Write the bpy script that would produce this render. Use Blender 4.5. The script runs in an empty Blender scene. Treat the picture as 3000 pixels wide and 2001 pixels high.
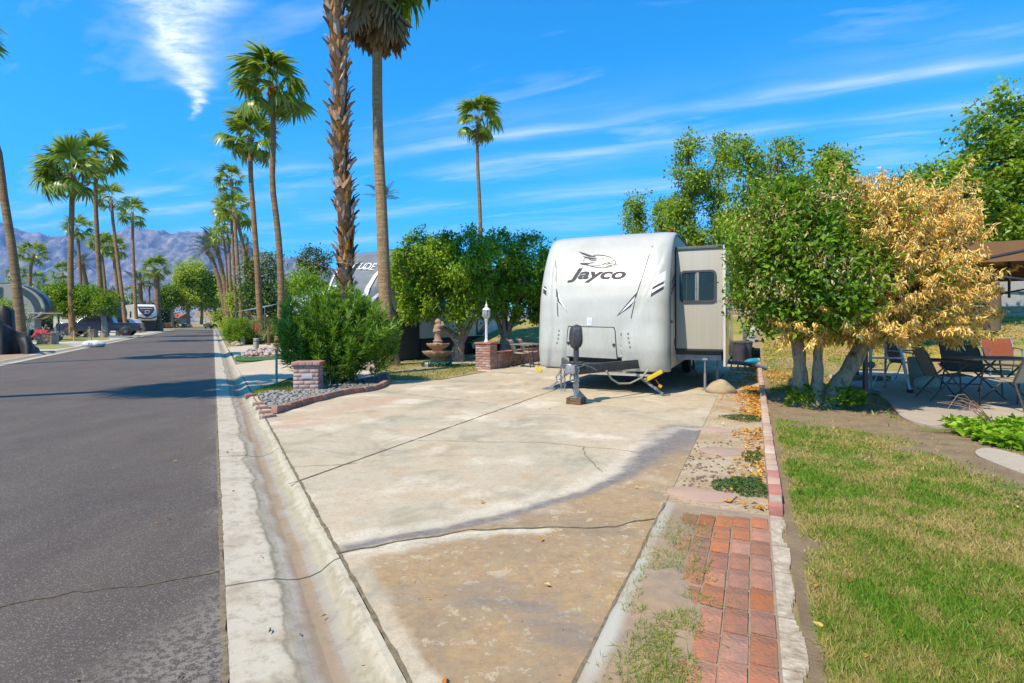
import bpy, bmesh, math, random
import numpy as np
from mathutils import Vector, Matrix, Euler

# ------------------------------------------------------------------ camera
S = bpy.context.scene
COL = S.collection
PI = math.pi
R = math.radians
F, HZ, CX, H = 1600.0, 943.0, 1500.0, 1.35      # focal (photo px), horizon row, centre column, eye height
cam = bpy.data.cameras.new('camera'); camo = bpy.data.objects.new('camera', cam); COL.objects.link(camo)
camo.location = (0, 0, H); camo.rotation_euler = (R(90), 0, 0)
cam.sensor_width = 36.0; cam.lens = 36.0 * F / 3000.0
cam.shift_y = -(1000.5 - HZ) / 3000.0
cam.clip_start = 0.05; cam.clip_end = 30000
S.camera = camo

# ------------------------------------------------------------------ world, sun, exposure
SUN_AZ, SUN_EL = 40.0, 53.0                      # shadows run 40 deg right of straight ahead
W = bpy.data.worlds.new('World'); S.world = W; W.use_nodes = True
def build_world():
    nt = W.node_tree; nt.nodes.clear(); N = nt.nodes; L = nt.links
    out = N.new('ShaderNodeOutputWorld'); bg = N.new('ShaderNodeBackground'); bg.inputs['Strength'].default_value = 0.094
    L.new(bg.outputs[0], out.inputs[0])
    sky = N.new('ShaderNodeTexSky'); sky.sky_type = 'NISHITA'; sky.sun_disc = False
    sky.sun_elevation = R(SUN_EL); sky.sun_rotation = R(180 + SUN_AZ)
    sky.air_density = 1.0; sky.dust_density = 0.25; sky.ozone_density = 3.0; sky.altitude = 0
    sp = N.new('ShaderNodeSeparateColor'); L.new(sky.outputs[0], sp.inputs[0]); cb = N.new('ShaderNodeCombineColor')
    for i, (k, e) in enumerate(((0.034, 2.0), (1.34, 1.0), (1.95, 1.0))):
        pw_ = N.new('ShaderNodeMath'); pw_.operation = 'POWER'; pw_.inputs[1].default_value = e; ml_ = N.new('ShaderNodeMath'); ml_.operation = 'MULTIPLY'; ml_.inputs[1].default_value = k
        L.new(sp.outputs[i], pw_.inputs[0]); L.new(pw_.outputs[0], ml_.inputs[0]); L.new(ml_.outputs[0], cb.inputs[i])
    hs = cb
    # thin cirrus on a high flat layer: coordinates on that layer are (x/z, y/z)
    tc = N.new('ShaderNodeTexCoord'); sx = N.new('ShaderNodeSeparateXYZ'); L.new(tc.outputs['Generated'], sx.inputs[0])
    def m(op, a, b=None, c=None, clamp=False):
        n = N.new('ShaderNodeMath'); n.operation = op; n.use_clamp = clamp
        for i, v in enumerate((a, b, c)):
            if v is None: continue
            if isinstance(v, (int, float)): n.inputs[i].default_value = v
            else: L.new(v, n.inputs[i])
        return n.outputs[0]
    z = m('MAXIMUM', sx.outputs[2], 0.03)
    cx = m('DIVIDE', sx.outputs[0], z); cy = m('DIVIDE', sx.outputs[1], z)
    p = m('SUBTRACT', m('MULTIPLY', cx, 0.91), m('MULTIPLY', cy, 0.41))
    q0 = m('ADD', m('MULTIPLY', cx, 0.41), m('MULTIPLY', cy, 0.91))
    def noise(x, y, sc, det=6, rough=0.6, dist=0.0, zz=0.0):
        c = N.new('ShaderNodeCombineXYZ'); L.new(x, c.inputs[0]); L.new(y, c.inputs[1]); c.inputs[2].default_value = zz
        n = N.new('ShaderNodeTexNoise'); n.inputs['Scale'].default_value = sc; n.inputs['Detail'].default_value = det
        n.inputs['Roughness'].default_value = rough; n.inputs['Distortion'].default_value = dist
        L.new(c.outputs[0], n.inputs['Vector']); return n.outputs[0]
    wob = noise(m('MULTIPLY', p, 0.6), m('MULTIPLY', q0, 0.6), 1.3, 3, 0.5)
    q = m('ADD', q0, m('MULTIPLY', m('SUBTRACT', wob, 0.5), 0.45))
    def gauss(x, c0, w):
        d = m('DIVIDE', m('SUBTRACT', x, c0), w); return m('POWER', 2.718, m('MULTIPLY', m('MULTIPLY', d, d), -1.0))
    ripple = noise(m('MULTIPLY', p, 0.7), m('MULTIPLY', q, 5.0), 2.0, 8, 0.62, 0.3, 3.1)
    along = noise(m('MULTIPLY', p, 0.8), m('MULTIPLY', q, 0.7), 1.1, 3, 0.5, 0.0, 7.7)
    st = m('ADD', m('MULTIPLY', gauss(q, 2.66, 0.075), 1.0), m('MULTIPLY', gauss(q, 2.5, 0.25), 0.28))
    st = m('ADD', st, m('MULTIPLY', gauss(q, 3.13, 0.10), 0.95))
    st = m('ADD', st, m('MULTIPLY', gauss(q, 3.3, 0.30), 0.25))
    st = m('ADD', st, m('MULTIPLY', gauss(q, 4.05, 0.22), 0.8))
    st = m('ADD', st, m('MULTIPLY', gauss(q, 5.4, 0.45), 0.6))
    st = m('MULTIPLY', st, m('MULTIPLY_ADD', ripple, 1.5, -0.25, clamp=True))
    st = m('MULTIPLY', st, m('MULTIPLY_ADD', along, 3.4, -1.15, clamp=True))
    veil = m('MULTIPLY', m('MULTIPLY_ADD', noise(m('MULTIPLY', p, 0.45), m('MULTIPLY', q, 1.6), 1.6, 7, 0.6, 0.4, 1.3), 2.6, -1.42, clamp=True), 0.5)
    # plume: from (-1.02,1.62) to (-1.52,2.62) on the layer
    ax, ay = -0.447, 0.894
    t = m('ADD', m('MULTIPLY', m('ADD', cx, 1.0), ax), m('MULTIPLY', m('ADD', cy, -1.6), ay))
    s = m('ADD', m('MULTIPLY', m('ADD', cx, 1.0), ay), m('MULTIPLY', m('ADD', cy, -1.6), -ax))
    pw = noise(m('MULTIPLY', cx, 1.0), m('MULTIPLY', cy, 1.0), 2.2, 4, 0.6, 0.2, 5.0)
    s2 = m('ADD', s, m('MULTIPLY', m('SUBTRACT', pw, 0.5), 0.30))
    wid = m('MAXIMUM', m('MULTIPLY_ADD', t, -0.115, 0.138), 0.016)
    d = m('DIVIDE', s2, wid); pl = m('POWER', 2.718, m('MULTIPLY', m('MULTIPLY', d, d), -1.0))
    ends = m('MULTIPLY', m('MULTIPLY_ADD', t, -4.0, 5.1, clamp=True), m('MULTIPLY_ADD', t, 1.6, 0.9, clamp=True))
    feather = noise(m('ADD', m('MULTIPLY', s, 3.0), m('MULTIPLY', t, 5.0)), m('SUBTRACT', m('MULTIPLY', t, 1.2), m('MULTIPLY', s, 2.5)), 2.6, 8, 0.65, 0.4, 9.0)
    pl = m('MULTIPLY', m('MULTIPLY', pl, ends), m('MULTIPLY_ADD', feather, 3.2, -0.85, clamp=True))
    tot = m('ADD', m('ADD', m('MULTIPLY', st, 0.62), veil), m('MULTIPLY', pl, 0.85))
    fade = m('MULTIPLY_ADD', sx.outputs[2], 14.0, -0.9, clamp=True)
    tot = m('MINIMUM', m('MULTIPLY', tot, fade), 0.92)
    mix = N.new('ShaderNodeMixRGB'); L.new(tot, mix.inputs[0]); L.new(hs.outputs[0], mix.inputs[1]); mix.inputs[2].default_value = (9.0, 9.6, 10.4, 1)
    L.new(mix.outputs[0], bg.inputs['Color'])
build_world()
sl = bpy.data.lights.new('sun', 'SUN'); sl.energy = 5.0; sl.angle = R(0.55); sl.color = (1.0, 0.885, 0.68)
so = bpy.data.objects.new('sun', sl); COL.objects.link(so); so.location = (-30, -30, 60)
_d = Vector((math.sin(R(SUN_AZ)) * math.cos(R(SUN_EL)), math.cos(R(SUN_AZ)) * math.cos(R(SUN_EL)), -math.sin(R(SUN_EL))))
so.rotation_euler = _d.to_track_quat('-Z', 'Y').to_euler()
vs = S.view_settings; vs.view_transform = 'Standard'; vs.look = 'None'; vs.gamma = 1.0; vs.exposure = 0.65; vs.use_curve_mapping = False
S.cycles.max_bounces = 6; S.cycles.transparent_max_bounces = 6

# ------------------------------------------------------------------ frames of the place
def gp(px, py, z=0.0):                            # photo survey point on the ground (height z) -> x, y
    D = (H - z) * F / (py - HZ); return Vector(((px - CX) / F * D, D, z))
def pt(px, py, D):                                # photo survey point at a known distance -> x, y, z
    return Vector(((px - CX) / F * D, D, H - (py - HZ) / F * D))
AU = R(23.9); UX, UY = math.sin(AU), math.cos(AU)  # site axis u, across v
AR = R(28.7); RX, RY = -math.sin(AR), math.cos(AR) # road axis r, across n
def site(u, v, z=0.0): return Vector((UX * u + UY * v, UY * u - UX * v, z))
def road(r, n, z=0.0): return Vector((RX * r + RY * n, RY * r - RX * n, z))
def to_site(p): return (p[0] * UX + p[1] * UY, p[0] * UY - p[1] * UX)
def to_road(p): return (p[0] * RX + p[1] * RY, p[0] * RY - p[1] * RX)

# ------------------------------------------------------------------ numpy noise
_rs = np.random.RandomState(7)
_perm = _rs.permutation(512)
_val = _rs.rand(512)
def vnoise(x, y):
    x = np.asarray(x, float); y = np.asarray(y, float)
    xi = np.floor(x).astype(int); yi = np.floor(y).astype(int); xf = x - xi; yf = y - yi
    xf = xf * xf * (3 - 2 * xf); yf = yf * yf * (3 - 2 * yf)
    def h(a, b): return _val[(_perm[(a & 255)] + b) & 511 if False else _perm[(_perm[a & 255] + b) & 511]]
    a = h(xi, yi); b = h(xi + 1, yi); c = h(xi, yi + 1); d = h(xi + 1, yi + 1)
    return (a * (1 - xf) + b * xf) * (1 - yf) + (c * (1 - xf) + d * xf) * yf
def fbm(x, y, o=4, g=0.5):
    s = 0; a = 1; t = 0
    for i in range(o):
        s = s + a * vnoise(x * 2 ** i + 17.3 * i, y * 2 ** i + 5.1 * i); t += a; a *= g
    return s / t
def sstep(a, b, x): t = np.clip((x - a) / (b - a), 0, 1); return t * t * (3 - 2 * t)

# ------------------------------------------------------------------ materials
MATS = {}
def M(name, c1, c2=None, scale=6.0, rough=0.7, bump=0.0, bscale=None, metal=0.0, spec=0.4, objvar=0.0, streak=None, coat=0.0, c3=None, coords='Object', emis=None):
    if name in MATS: return MATS[name]
    m = bpy.data.materials.new(name); m.use_nodes = True; nt = m.node_tree; N = nt.nodes; L = nt.links
    b = N['Principled BSDF']; b.inputs['Roughness'].default_value = rough; b.inputs['Metallic'].default_value = metal
    b.inputs['Specular IOR Level'].default_value = spec
    if coat: b.inputs['Coat Weight'].default_value = coat; b.inputs['Coat Roughness'].default_value = 0.08
    c1 = tuple(c1) + (1,); c2 = tuple(c2) + (1,) if c2 else tuple(v * 0.78 for v in c1[:3]) + (1,)
    tc = N.new('ShaderNodeTexCoord'); vec = tc.outputs[coords]
    if streak:
        mp = N.new('ShaderNodeMapping'); mp.inputs['Scale'].default_value = streak; L.new(vec, mp.inputs[0]); vec = mp.outputs[0]
    n = N.new('ShaderNodeTexNoise'); n.inputs['Scale'].default_value = scale; n.inputs['Detail'].default_value = 6; n.inputs['Roughness'].default_value = 0.62
    L.new(vec, n.inputs['Vector'])
    r = N.new('ShaderNodeValToRGB'); r.color_ramp.elements[0].position = 0.33; r.color_ramp.elements[1].position = 0.68
    r.color_ramp.elements[0].color = c1; r.color_ramp.elements[1].color = c2
    if c3:
        e = r.color_ramp.elements.new(0.5); e.color = tuple(c3) + (1,)
    L.new(n.outputs[0], r.inputs[0]); col = r.outputs[0]
    if objvar:
        oi = N.new('ShaderNodeObjectInfo'); hv = N.new('ShaderNodeHueSaturation')
        mr = N.new('ShaderNodeMapRange'); mr.inputs[3].default_value = 1 - objvar; mr.inputs[4].default_value = 1 + objvar
        L.new(oi.outputs['Random'], mr.inputs[0]); L.new(mr.outputs[0], hv.inputs['Value'])
        mu = N.new('ShaderNodeMath'); mu.operation = 'MULTIPLY'; mu.inputs[1].default_value = 7.31; fr = N.new('ShaderNodeMath'); fr.operation = 'FRACT'
        L.new(oi.outputs['Random'], mu.inputs[0]); L.new(mu.outputs[0], fr.inputs[0])
        m2 = N.new('ShaderNodeMapRange'); m2.inputs[3].default_value = 1 - objvar; m2.inputs[4].default_value = 1 + objvar * 0.6
        L.new(fr.outputs[0], m2.inputs[0]); L.new(m2.outputs[0], hv.inputs['Saturation'])
        L.new(col, hv.inputs['Color']); col = hv.outputs[0]
    L.new(col, b.inputs['Base Color'])
    if bump:
        n2 = N.new('ShaderNodeTexNoise'); n2.inputs['Scale'].default_value = bscale or scale * 6; n2.inputs['Detail'].default_value = 5
        L.new(vec, n2.inputs['Vector'])
        bp = N.new('ShaderNodeBump'); bp.inputs['Strength'].default_value = bump; bp.inputs['Distance'].default_value = 0.01
        L.new(n2.outputs[0], bp.inputs['Height']); L.new(bp.outputs[0], b.inputs['Normal'])
    MATS[name] = m; return m
def LM(name, ca, cb, cc, trans=0.3, rough=0.45, spec=0.4, tcol=None):
    """leaf material: colour by the per-leaf 'var' attribute, light through the blade"""
    if name in MATS: return MATS[name]
    m = bpy.data.materials.new(name); m.use_nodes = True; nt = m.node_tree; N = nt.nodes; L = nt.links
    b = N['Principled BSDF']; b.inputs['Roughness'].default_value = rough; b.inputs['Specular IOR Level'].default_value = spec
    at = N.new('ShaderNodeAttribute'); at.attribute_name = 'var'
    r = N.new('ShaderNodeValToRGB'); r.color_ramp.elements[0].color = tuple(ca) + (1,); r.color_ramp.elements[1].color = tuple(cc) + (1,)
    e = r.color_ramp.elements.new(0.5); e.color = tuple(cb) + (1,)
    L.new(at.outputs['Fac'], r.inputs[0]); L.new(r.outputs[0], b.inputs['Base Color'])
    tr = N.new('ShaderNodeBsdfTranslucent'); hv = N.new('ShaderNodeHueSaturation'); hv.inputs['Value'].default_value = 1.5; hv.inputs['Hue'].default_value = 0.485
    L.new(r.outputs[0], hv.inputs['Color']); L.new(hv.outputs[0], tr.inputs['Color'])
    mx = N.new('ShaderNodeMixShader'); mx.inputs[0].default_value = trans
    L.new(b.outputs[0], mx.inputs[1]); L.new(tr.outputs[0], mx.inputs[2]); L.new(mx.outputs[0], N['Material Output'].inputs[0])
    MATS[name] = m; return m

# ------------------------------------------------------------------ objects
def tag(o, label=None, cat=None, group=None, kind=None):
    if label: o['label'] = label
    if cat: o['category'] = cat
    if group: o['group'] = group
    if kind: o['kind'] = kind
    return o
def thing(name, label, cat, loc=(0, 0, 0), rz=0.0, group=None):
    o = bpy.data.objects.new(name, None); COL.objects.link(o); o.empty_display_size = 0.2
    o.location = loc; o.rotation_euler = (0, 0, rz); return tag(o, label, cat, group)
def link(name, me, parent=None, mat=None, loc=None, rot=None, scale=None):
    o = bpy.data.objects.new(name, me); COL.objects.link(o)
    if mat is not None and not me.materials: me.materials.append(mat)
    if parent is not None: o.parent = parent
    if loc is not None: o.location = loc
    if rot is not None: o.rotation_euler = rot
    if scale is not None: o.scale = scale if not isinstance(scale, (int, float)) else (scale,) * 3
    return o
def cp(o, parent=None):
    c = o.copy(); COL.objects.link(c); c.parent = parent; return c
def cptree(o, parent=None):
    c = cp(o, parent)
    for ch in list(o.children): cptree(ch, c)
    return c
class MB:
    def __init__(s): s.v = []; s.f = []
    def add(s, vs_, fs): o = len(s.v); s.v += [tuple(v) for v in vs_]; s.f += [tuple(i + o for i in f) for f in fs]; return s
    def box(s, c, d, rot=None):
        x, y, z = d[0] / 2, d[1] / 2, d[2] / 2
        vs_ = [Vector((a * x, b * y, e * z)) for e in (-1, 1) for a, b in ((-1, -1), (1, -1), (1, 1), (-1, 1))]
        if rot is not None:
            m = rot if isinstance(rot, Matrix) else Euler(rot).to_matrix(); vs_ = [m @ v for v in vs_]
        c = Vector(c)
        return s.add([v + c for v in vs_], [(3, 2, 1, 0), (4, 5, 6, 7), (0, 1, 5, 4), (1, 2, 6, 5), (2, 3, 7, 6), (3, 0, 4, 7)])
    def bx(s, x0, x1, y0, y1, z0, z1): return s.box(((x0 + x1) / 2, (y0 + y1) / 2, (z0 + z1) / 2), (x1 - x0, y1 - y0, z1 - z0))
    def tube(s, path, rad, seg=8, cap=True, twist=0.0):
        P = [Vector(p) for p in path]; n = len(P)
        rr = rad if hasattr(rad, '__len__') else [rad] * n
        t0 = (P[1] - P[0]).normalized(); ref = Vector((0, 0, 1)) if abs(t0.z) < 0.9 else Vector((1, 0, 0))
        a = t0.cross(ref).normalized(); base = len(s.v); o = base
        for i in range(n):
            t = (P[min(i + 1, n - 1)] - P[max(i - 1, 0)]).normalized()
            a = (a - t * a.dot(t)).normalized(); b = t.cross(a)
            for k in range(seg):
                g = 2 * PI * k / seg + twist; s.v.append(tuple(P[i] + (a * math.cos(g) + b * math.sin(g)) * rr[i]))
        for i in range(n - 1):
            for k in range(seg):
                k2 = (k + 1) % seg; s.f.append((o + i * seg + k, o + i * seg + k2, o + (i + 1) * seg + k2, o + (i + 1) * seg + k))
        if cap:
            s.f.append(tuple(o + k for k in reversed(range(seg)))); s.f.append(tuple(o + (n - 1) * seg + k for k in range(seg)))
        return s
    def lathe(s, prof, c=(0, 0, 0), seg=20, wave=None):
        o = len(s.v); n = len(prof)
        for i, (r_, z) in enumerate(prof):
            for k in range(seg):
                g = 2 * PI * k / seg; w = 1 + (wave[i] * math.cos(g * wave[-1]) if wave else 0)
                s.v.append((c[0] + r_ * w * math.cos(g), c[1] + r_ * w * math.sin(g), c[2] + z))
        for i in range(n - 1):
            for k in range(seg):
                k2 = (k + 1) % seg; s.f.append((o + i * seg + k, o + i * seg + k2, o + (i + 1) * seg + k2, o + (i + 1) * seg + k))
        s.f.append(tuple(o + k for k in reversed(range(seg)))); s.f.append(tuple(o + (n - 1) * seg + k for k in range(seg)))
        return s
    def prism(s, poly, z0, z1):                   # polygon in x,y extruded in z
        n = len(poly); o = len(s.v)
        s.v += [(p[0], p[1], z0) for p in poly] + [(p[0], p[1], z1) for p in poly]
        s.f.append(tuple(o + i for i in reversed(range(n)))); s.f.append(tuple(o + n + i for i in range(n)))
        for i in range(n): j = (i + 1) % n; s.f.append((o + i, o + j, o + n + j, o + n + i))
        return s
    def prismx(s, poly, x0, x1):                  # polygon in y,z extruded in x
        n = len(poly); o = len(s.v)
        s.v += [(x0, p[0], p[1]) for p in poly] + [(x1, p[0], p[1]) for p in poly]
        s.f.append(tuple(o + i for i in range(n))); s.f.append(tuple(o + n + i for i in reversed(range(n))))
        for i in range(n): j = (i + 1) % n; s.f.append((o + j, o + i, o + n + i, o + n + j))
        return s
    def mesh(s, name, mat=None, smooth=False, bev=0.0, seg=2, ang=35):
        me = bpy.data.meshes.new(name); me.from_pydata(s.v, [], s.f)
        bm = bmesh.new(); bm.from_mesh(me)
        bmesh.ops.recalc_face_normals(bm, faces=bm.faces)
        if bev:
            ed = [e for e in bm.edges if len(e.link_faces) == 2 and e.calc_face_angle(0) > R(ang)]
            bmesh.ops.bevel(bm, geom=ed, offset=bev, segments=seg, affect='EDGES', profile=0.6, clamp_overlap=True)
        if smooth:
            for f in bm.faces: f.smooth = True
            for e in bm.edges:
                if len(e.link_faces) == 2 and e.calc_face_angle(0) > R(50): e.smooth = False
        bm.to_mesh(me); bm.free()
        if mat is not None: me.materials.append(mat)
        return me
    def build(s, name, mat=None, parent=None, smooth=False, bev=0.0, seg=2, loc=None, rot=None, ang=35):
        return link(name, s.mesh(name, mat, smooth, bev, seg, ang), parent, None, loc, rot)
def grid_mesh(name, X, Y, Z, mat=None, smooth=True, attr=None):
    nx, ny = X.shape
    co = np.stack([X, Y, Z], -1).reshape(-1, 3)
    idx = np.arange(nx * ny).reshape(nx, ny)
    fs = np.stack([idx[:-1, :-1], idx[1:, :-1], idx[1:, 1:], idx[:-1, 1:]], -1).reshape(-1, 4)
    return np_mesh(name, co, fs, mat, smooth, attr)
def np_mesh(name, co, fs, mat=None, smooth=False, attr=None):
    me = bpy.data.meshes.new(name); nv = len(co); nf, k = fs.shape
    me.vertices.add(nv); me.vertices.foreach_set('co', np.ascontiguousarray(co, np.float32).ravel())
    me.loops.add(nf * k); me.loops.foreach_set('vertex_index', np.ascontiguousarray(fs, np.int32).ravel())
    me.polygons.add(nf); me.polygons.foreach_set('loop_start', np.arange(0, nf * k, k, dtype=np.int32))
    try: me.polygons.foreach_set('loop_total', np.full(nf, k, np.int32))
    except Exception: pass
    if smooth: me.polygons.foreach_set('use_smooth', np.ones(nf, bool))
    if attr:
        for an, av in attr.items():
            a = me.attributes.new(an, 'FLOAT', 'POINT'); a.data.foreach_set('value', np.ascontiguousarray(av, np.float32).ravel())
    me.update(calc_edges=True)
    if mat is not None: me.materials.append(mat)
    return me
def inpoly(x, y, poly):
    ins = np.zeros(np.shape(x), bool); n = len(poly)
    for i in range(n):
        x0, y0 = poly[i][0], poly[i][1]; x1, y1 = poly[(i + 1) % n][0], poly[(i + 1) % n][1]
        c = ((y0 > y) != (y1 > y)) & (x < (x1 - x0) * (y - y0) / ((y1 - y0) if y1 != y0 else 1e-9) + x0); ins ^= c
    return ins
def polydist(x, y, path):
    d = np.full(np.shape(x), 1e9)
    for (a, b) in zip(path[:-1], path[1:]):
        ax, ay, bx, by = a[0], a[1], b[0], b[1]; L2 = (bx - ax) ** 2 + (by - ay) ** 2 + 1e-12
        t = np.clip(((x - ax) * (bx - ax) + (y - ay) * (by - ay)) / L2, 0, 1)
        d = np.minimum(d, np.hypot(x - ax - t * (bx - ax), y - ay - t * (by - ay)))
    return d
def nrm(a): return a / (np.linalg.norm(a, axis=-1, keepdims=True) + 1e-9)
def leaves(name, pos, dirs, size, wr, mat, parent=None, var=None, fold=0.25, rs=None, curl=0.0, kind=None, up=None):
    """folded leaf blades (two triangles each) of the given size, direction and width ratio"""
    rs = rs or np.random.RandomState(3); n = len(pos); dirs = nrm(dirs)
    u0 = up if up is not None else nrm(rs.normal(size=(n, 3)) + np.array([0, 0, 1.2]))
    side = nrm(np.cross(dirs, u0)); nr = np.cross(side, dirs); L_ = np.asarray(size)[:, None] * np.ones((n, 1)); Wd = L_ * wr * 0.5
    b = pos; tip = pos + dirs * L_ - nr * L_ * curl; mid = pos + dirs * L_ * 0.45
    l = mid + side * Wd + nr * Wd * fold; r_ = mid - side * Wd + nr * Wd * fold
    co = np.stack([b, l, tip, r_], 1).reshape(-1, 3)
    i = np.arange(n)[:, None] * 4
    fs = np.stack([i + [0, 1, 2], i + [0, 2, 3]], 1).reshape(-1, 3)
    v = rs.rand(n) if var is None else var
    me = np_mesh(name, co, fs, mat, False, {'var': np.repeat(v, 4)})
    o = link(name, me, parent)
    if kind: o['kind'] = kind
    return o
def text_mesh(txt, size=1.0, shear=0.0, offset=0.0, spacing=1.0):
    cu = bpy.data.curves.new('lettering', 'FONT'); cu.body = txt; cu.size = size; cu.shear = shear; cu.offset = offset; cu.space_character = spacing
    cu.align_x = 'CENTER'; cu.resolution_u = 6
    o = bpy.data.objects.new('lettering', cu); COL.objects.link(o)
    bpy.context.view_layer.update()
    dg = bpy.context.evaluated_depsgraph_get(); me = bpy.data.meshes.new_from_object(o.evaluated_get(dg))
    bpy.data.objects.remove(o); bpy.data.curves.remove(cu)
    me.materials.clear()
    return me
# ================================================================== GROUND
def node_mat(name):
    m = bpy.data.materials.new(name); m.use_nodes = True; MATS[name] = m; nt = m.node_tree
    return m, nt.nodes, nt.links, nt.nodes['Principled BSDF']
def mixc(N, L, fac, a, b, mode='MIX'):
    n = N.new('ShaderNodeMixRGB'); n.blend_type = mode
    for i, v in ((0, fac), (1, a), (2, b)):
        if isinstance(v, tuple): n.inputs[i].default_value = v + (1,) if len(v) == 3 else v
        elif isinstance(v, (int, float)): n.inputs[i].default_value = v
        else: L.new(v, n.inputs[i])
    return n.outputs[0]
def nz(N, L, vec, scale, det=5, rough=0.6, dist=0.0, sc=None):
    if sc:
        mp = N.new('ShaderNodeMapping'); mp.inputs['Scale'].default_value = sc; L.new(vec, mp.inputs[0]); vec = mp.outputs[0]
    n = N.new('ShaderNodeTexNoise'); n.inputs['Scale'].default_value = scale; n.inputs['Detail'].default_value = det
    n.inputs['Roughness'].default_value = rough; n.inputs['Distortion'].default_value = dist; L.new(vec, n.inputs['Vector']); return n.outputs[0]
def rmp(N, L, v, a, b, lo=0.0, hi=1.0):
    n = N.new('ShaderNodeMapRange'); n.inputs[1].default_value = a; n.inputs[2].default_value = b; n.inputs[3].default_value = lo; n.inputs[4].default_value = hi
    L.new(v, n.inputs[0]); return n.outputs[0]
def bump(N, L, b, h, st, dist=0.01):
    n = N.new('ShaderNodeBump'); n.inputs['Strength'].default_value = st; n.inputs['Distance'].default_value = dist; L.new(h, n.inputs['Height']); L.new(n.outputs[0], b.inputs['Normal'])
def attr(N, nm):
    a = N.new('ShaderNodeAttribute'); a.attribute_name = nm; return a.outputs['Fac']

def asphalt():
    m, N, L, b = node_mat('asphalt'); tc = N.new('ShaderNodeTexCoord'); v = tc.outputs['Object']
    big = nz(N, L, v, 0.35, 4, 0.6); mid = nz(N, L, v, 2.2, 5, 0.65, 0, (1, 0.25, 1)); fine = nz(N, L, v, 140, 3, 0.7)
    vo = N.new('ShaderNodeTexVoronoi'); vo.inputs['Scale'].default_value = 170; L.new(v, vo.inputs['Vector'])
    sp = N.new('ShaderNodeSeparateColor'); L.new(vo.outputs['Color'], sp.inputs[0])
    c = mixc(N, L, rmp(N, L, big, 0.35, 0.65), (0.090, 0.068, 0.055), (0.115, 0.087, 0.068))
    c = mixc(N, L, rmp(N, L, mid, 0.45, 0.75, 0, 0.5), c, (0.17, 0.13, 0.096))
    worn = nz(N, L, v, 1.3, 6, 0.7)
    thr = N.new('ShaderNodeMath'); thr.operation = 'MULTIPLY_ADD'; L.new(worn, thr.inputs[0]); thr.inputs[1].default_value = -0.62; thr.inputs[2].default_value = 1.13
    gt = N.new('ShaderNodeMath'); gt.operation = 'GREATER_THAN'; L.new(sp.outputs[0], gt.inputs[0]); L.new(thr.outputs[0], gt.inputs[1])
    agg = mixc(N, L, sp.outputs[1], (0.20, 0.17, 0.14), (0.32, 0.28, 0.23))
    f2 = N.new('ShaderNodeMath'); f2.operation = 'MULTIPLY'; f2.inputs[1].default_value = 0.6; L.new(gt.outputs[0], f2.inputs[0])
    c = mixc(N, L, f2.outputs[0], c, agg)
    patch = N.new('ShaderNodeMath'); patch.operation = 'MULTIPLY'; L.new(attr(N, 'worn'), patch.inputs[0]); L.new(rmp(N, L, nz(N, L, v, 26, 4, 0.7), 0.46, 0.54), patch.inputs[1])
    c = mixc(N, L, patch.outputs[0], c, (0.26, 0.225, 0.18))
    c = mixc(N, L, rmp(N, L, fine, 0.3, 0.7, 0.0, 0.55), c, (0.035, 0.03, 0.034))
    L.new(c, b.inputs['Base Color']); b.inputs['Roughness'].default_value = 0.82; b.inputs['Specular IOR Level'].default_value = 0.35
    bump(N, L, b, fine, 0.9, 0.006); return m
def rgrid(r0, r1, n0, n1, dr, dn):
    r = np.arange(r0, r1 + dr * 0.5, dr); n = np.linspace(n0, n1, max(2, int(round((n1 - n0) / dn)) + 1))
    return np.meshgrid(r, n, indexing='ij')
REND = 112.0
# the carriageway as one sheet
r1 = np.concatenate([np.arange(-8, 14, 0.15), np.arange(14, 40, 0.6), np.arange(40, REND + 1, 4)])
n1 = np.linspace(-5.7, 0.048, 36)
Rr, Nn = np.meshgrid(r1, n1, indexing='ij'); X = RX * Rr + RY * Nn; Y = RY * Rr - RX * Nn
w = np.zeros_like(X)
for (px, py, rad) in ((560, 1950, 0.30), (640, 1930, 0.2), (655, 1770, 0.12), (640, 1500, 0.10), (625, 1840, 0.16)):
    c = gp(px, py); w = np.maximum(w, np.clip(1.3 * (1.0 - np.hypot(X - c.x, Y - c.y) / (rad * 1.6)), 0, 1))
w = np.maximum(w, np.clip(0.6 - (0.048 - Nn) / 0.22, 0, 1) * (fbm(X * 1.5, Y * 1.5, 3) > 0.47))
o = link('road', grid_mesh('road', X, Y, np.zeros_like(X), asphalt(), True, {'worn': w})); tag(o, kind='structure'); ROAD = o

def ribbon(path, width, z=0.003, jit=0.3, seed=1):
    rs = random.Random(seed); P = []
    for a, b in zip(path[:-1], path[1:]):
        k = max(2, int((Vector(b[:2]) - Vector(a[:2])).length / 0.06))
        for i in range(k): P.append(Vector(a[:2]).lerp(Vector(b[:2]), i / k))
    P.append(Vector(path[-1][:2])); n = len(P); vs_ = []; off = 0
    for i, p in enumerate(P):
        d = (P[min(i + 1, n - 1)] - P[max(0, i - 1)]).normalized(); nn = Vector((-d.y, d.x)); off = off * 0.8 + rs.uniform(-1, 1) * jit * 0.02
        wv = width * (0.55 + 0.9 * rs.random()) * 0.5
        vs_ += [(*(p + nn * (off + wv)), z), (*(p + nn * (off - wv)), z)]
    fs = [(2 * i, 2 * i + 1, 2 * i + 3, 2 * i + 2) for i in range(n - 1)]
    return MB().add(vs_, fs)
crack_m = M('crack_fill', (0.035, 0.028, 0.022), (0.16, 0.12, 0.06), 30, 0.95)
joint_m = M('joint_dirt', (0.10, 0.075, 0.045), (0.22, 0.17, 0.10), 25, 0.95)
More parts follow.
